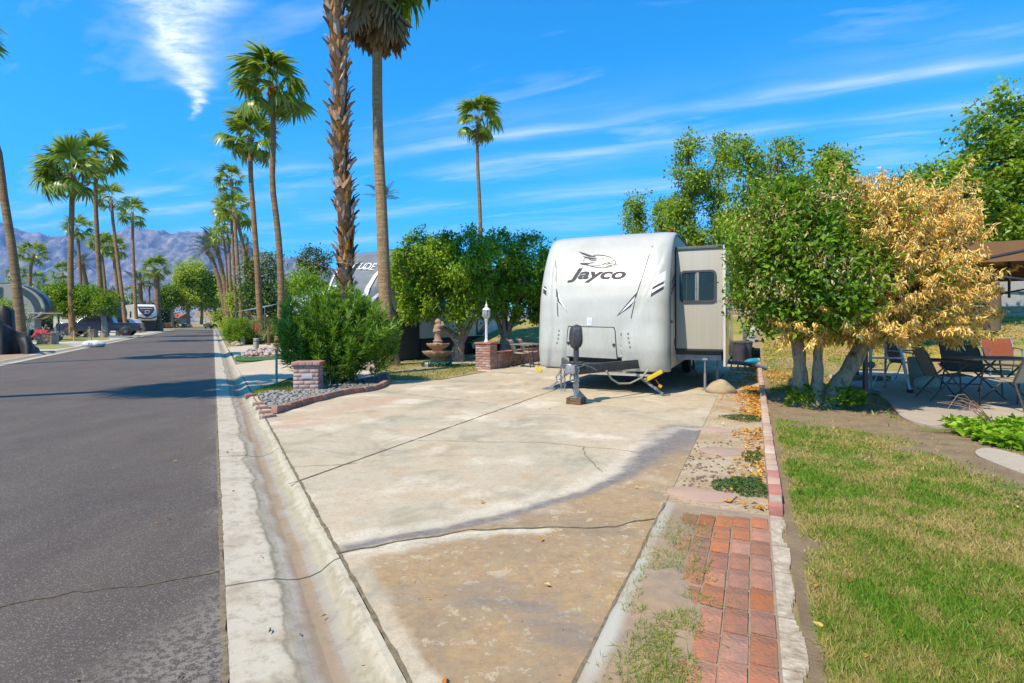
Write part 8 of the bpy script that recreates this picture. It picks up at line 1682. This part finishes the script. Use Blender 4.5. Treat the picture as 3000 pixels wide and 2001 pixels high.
# pebble bed with rocks
rs = random.Random(5); poly = [gp(707, 1050), gp(730, 1036), gp(770, 1028), gp(822, 1026), (gp(900, 1030)), gp(900, 1046)]; bedo = tag(sheet('pebble_bed', poly, .052, M('pebble_soil', (0.30, 0.22, 0.17), (0.2, 0.15, 0.11), 9, .95)), kind='structure'); pm_ = M('pebble_pink', (0.42, 0.29, 0.23), (0.30, 0.22, 0.19), 2, .7, objvar=.3); ico = []
for k in range(3):
    me = cob[k].copy(); me.materials.clear(); me.materials.append(pm_); ico.append(me)
for i in range(280):
    for _ in range(20):
        a, b_ = rs.random(), rs.random(); xs_ = [p.x for p in poly]; ys_ = [p.y for p in poly]; x = min(xs_) + a * (max(xs_) - min(xs_)); y = min(ys_) + b_ * (max(ys_) - min(ys_))
        if inpoly(np.array([x]), np.array([y]), poly)[0]: break
    s = rs.uniform(.05, .11); o = link('pebble', ico[i % 3], bedo, None, (x, y, .05 + .4 * s + .05 * rs.random()), (rs.random(), rs.random(), rs.random() * 6)); o.scale = (s * 1.2, s, s * .7)
rk2 = M('tan_rock', (0.36, 0.29, 0.20), (0.26, 0.20, 0.14), 5, .9, .5, 20)
for i, (px, py, s, lb) in enumerate(((690, 1012, .22, 'flat rock at the foot of the round shrub'), (735, 1008, .3, 'squarish rock between the two bollards'), (785, 1004, .2, 'pinkish rock among the dark shrubs'), (700, 1014, .16, 'small rock before the far bollard'))): q = gp(px, py); lump('rock', lb, 'rock', (q.x, q.y, .06), s * 1.2, s, s * .8, rk2, i)
# ---- left lots: grass patches
for i, (poly, lb) in enumerate(((([(97, 1010), (150, 1010), (225, 1014), (205, 1019), (160, 1024), (100, 1024)]), 'g'), ([(160, 990), (250, 985), (300, 988), (330, 995), (290, 999), (160, 1002)], 'g'), ([(380, 972), (430, 970), (432, 974), (385, 978)], 'g'))):
    sheet('grass_patch', smoothpoly([gp(*p) for p in poly], 2), .040, M('patch_grass', (0.20, 0.21, 0.035), (0.27, 0.25, 0.07), 3, .95, .6, 30))
# ---- road end: kerb wall, mound, low fence, house
m_c = gp(560, 959.5); nx, ny = 40, 24
U2, V2 = np.meshgrid(np.linspace(-11, 13, nx), np.linspace(0, 26, ny), indexing='ij'); Zm = .25 + 2.2 * sstep(0, 15, V2) * (.35 + .65 * sstep(-11, 2, U2)) ; base = Vector((m_c.x + 1, m_c.y + 2.2, 0))
me = grid_mesh('mound', base.x + U2, base.y + V2, Zm, M('mound_grass', (0.22, 0.23, 0.04), (0.28, 0.26, 0.08), .8, .95, .4, 8), True); me.flip_normals() if me.polygons[0].normal.z < 0 else None; tag(link('mound', me), kind='structure')
a = base + Vector((-4.5, -.25, 0)); t = thing('retaining_wall', 'low pale concrete wall below the grass mound', 'wall', a); MB().bx(0, 9.8, -.1, .1, 0, .82).build('wall', M('pale_concrete', (0.42, 0.34, 0.25), (0.34, 0.27, 0.19), 3, .9), t, True, .02); MB().bx(-.02, 9.82, -.13, .13, .82, .88).build('coping', M('pale_concrete', (0.42, 0.34, 0.25)), t, True, .02)
q = gp(500, 960); t = thing('fence', 'low dark rail fence left of the mound', 'fence', (q.x - 9, q.y, 0))
for k in range(7): MB().bx(k * 1.6 - .05, k * 1.6 + .05, -.05, .05, 0, 1.2).build('post', BARKB, t)
for z in (.3, .6, .9, 1.15): MB().bx(0, 9.6, -.03, .03, z, z + .1).build('rail', M('rail_brown', (0.2, 0.15, 0.1)), t)
q = pt(478, 943, 150); t = thing('house', 'low house with red tiled roof beyond the fence', 'house', (q.x, q.y, 0)); MB().bx(-5, 4, 0, 6, 0, 2.4).build('wall', M('house_wall', (0.35, 0.28, 0.2)), t); MB().prismx([(-.6, 2.4), (6.6, 2.4), (3, 3.7)], -5.5, 4.5).build('roof', M('roof_red', (0.32, 0.10, 0.06), (0.25, 0.08, 0.05), 6, .9), t); MB().bx(-2, 0, -.06, .02, .9, 1.9).build('window', GLS, t)
# ---- mountains
prof_px = [(-900, 640), (-500, 655), (-200, 650), (0, 670), (40, 682), (100, 695), (135, 706), (200, 702), (260, 700), (330, 692), (385, 676), (412, 683), (450, 680), (500, 691), (560, 697), (600, 692), (640, 710), (700, 728), (760, 745), (830, 757), (900, 772), (1000, 800), (1200, 850), (1500, 905), (1900, 935), (2400, 945)]
D0 = 7000.0; nx, ny = 620, 150
ax = np.linspace(-1.55, .6, nx); T = np.linspace(0, 1, ny); A, TT = np.meshgrid(ax, T, indexing='ij'); dist = D0 * (.62 + .38 * TT)
ridge = np.interp(A, [(p[0] - CX) / F for p in prof_px], [(HZ - p[1]) / F for p in prof_px]) * D0
Xm = A * dist; Ym = dist
fx, fy = Xm / 700, Ym / 700
rg = 1 - np.abs(2 * fbm(fx * 1.1 + 3, fy * .8, 6, .55) - 1); rg2 = 1 - np.abs(2 * fbm(fx * 3.6 + 3, fy * .9, 5, .55) - 1); rg3 = 1 - np.abs(2 * fbm(fx * 9 + 3, fy * 2.2, 4, .55) - 1)
hgt = ridge * (.12 * TT + .88 * TT ** 1.8) * (1 + (.60 * (rg - .62) + .26 * (rg2 - .62) + .10 * (rg3 - .62)) * 2.4 * TT * (1.03 - TT) * 2.4) + 22 * (rg3 - .6) * TT ** 2
me = grid_mesh('mountains', Xm, Ym, np.maximum(hgt, -2), M('desert_rock', (0.32, 0.28, 0.25), (0.075, 0.075, 0.085), .011, .95, 1.0, .035, c3=(0.16, 0.14, 0.13)), True); me.flip_normals() if me.polygons[200].normal.z < 0 else None
tag(link('mountains', me), kind='structure')
# ---- desert air between here and the mountains
hz_ = MB().bx(-12500, 6500, -2500, 9500, -1.2, 1500).build('haze', None); tag(hz_, kind='stuff')
m = bpy.data.materials.new('haze'); m.use_nodes = True; nt = m.node_tree; nt.nodes.clear(); vo = nt.nodes.new('ShaderNodeVolumePrincipled'); vo.inputs['Color'].default_value = (0.24, 0.48, 1.0, 1); vo.inputs['Density'].default_value = 0.00008; vo.inputs['Anisotropy'].default_value = .2
mo = nt.nodes.new('ShaderNodeOutputMaterial'); nt.links.new(vo.outputs[0], mo.inputs['Volume']); hz_.data.materials.append(m)
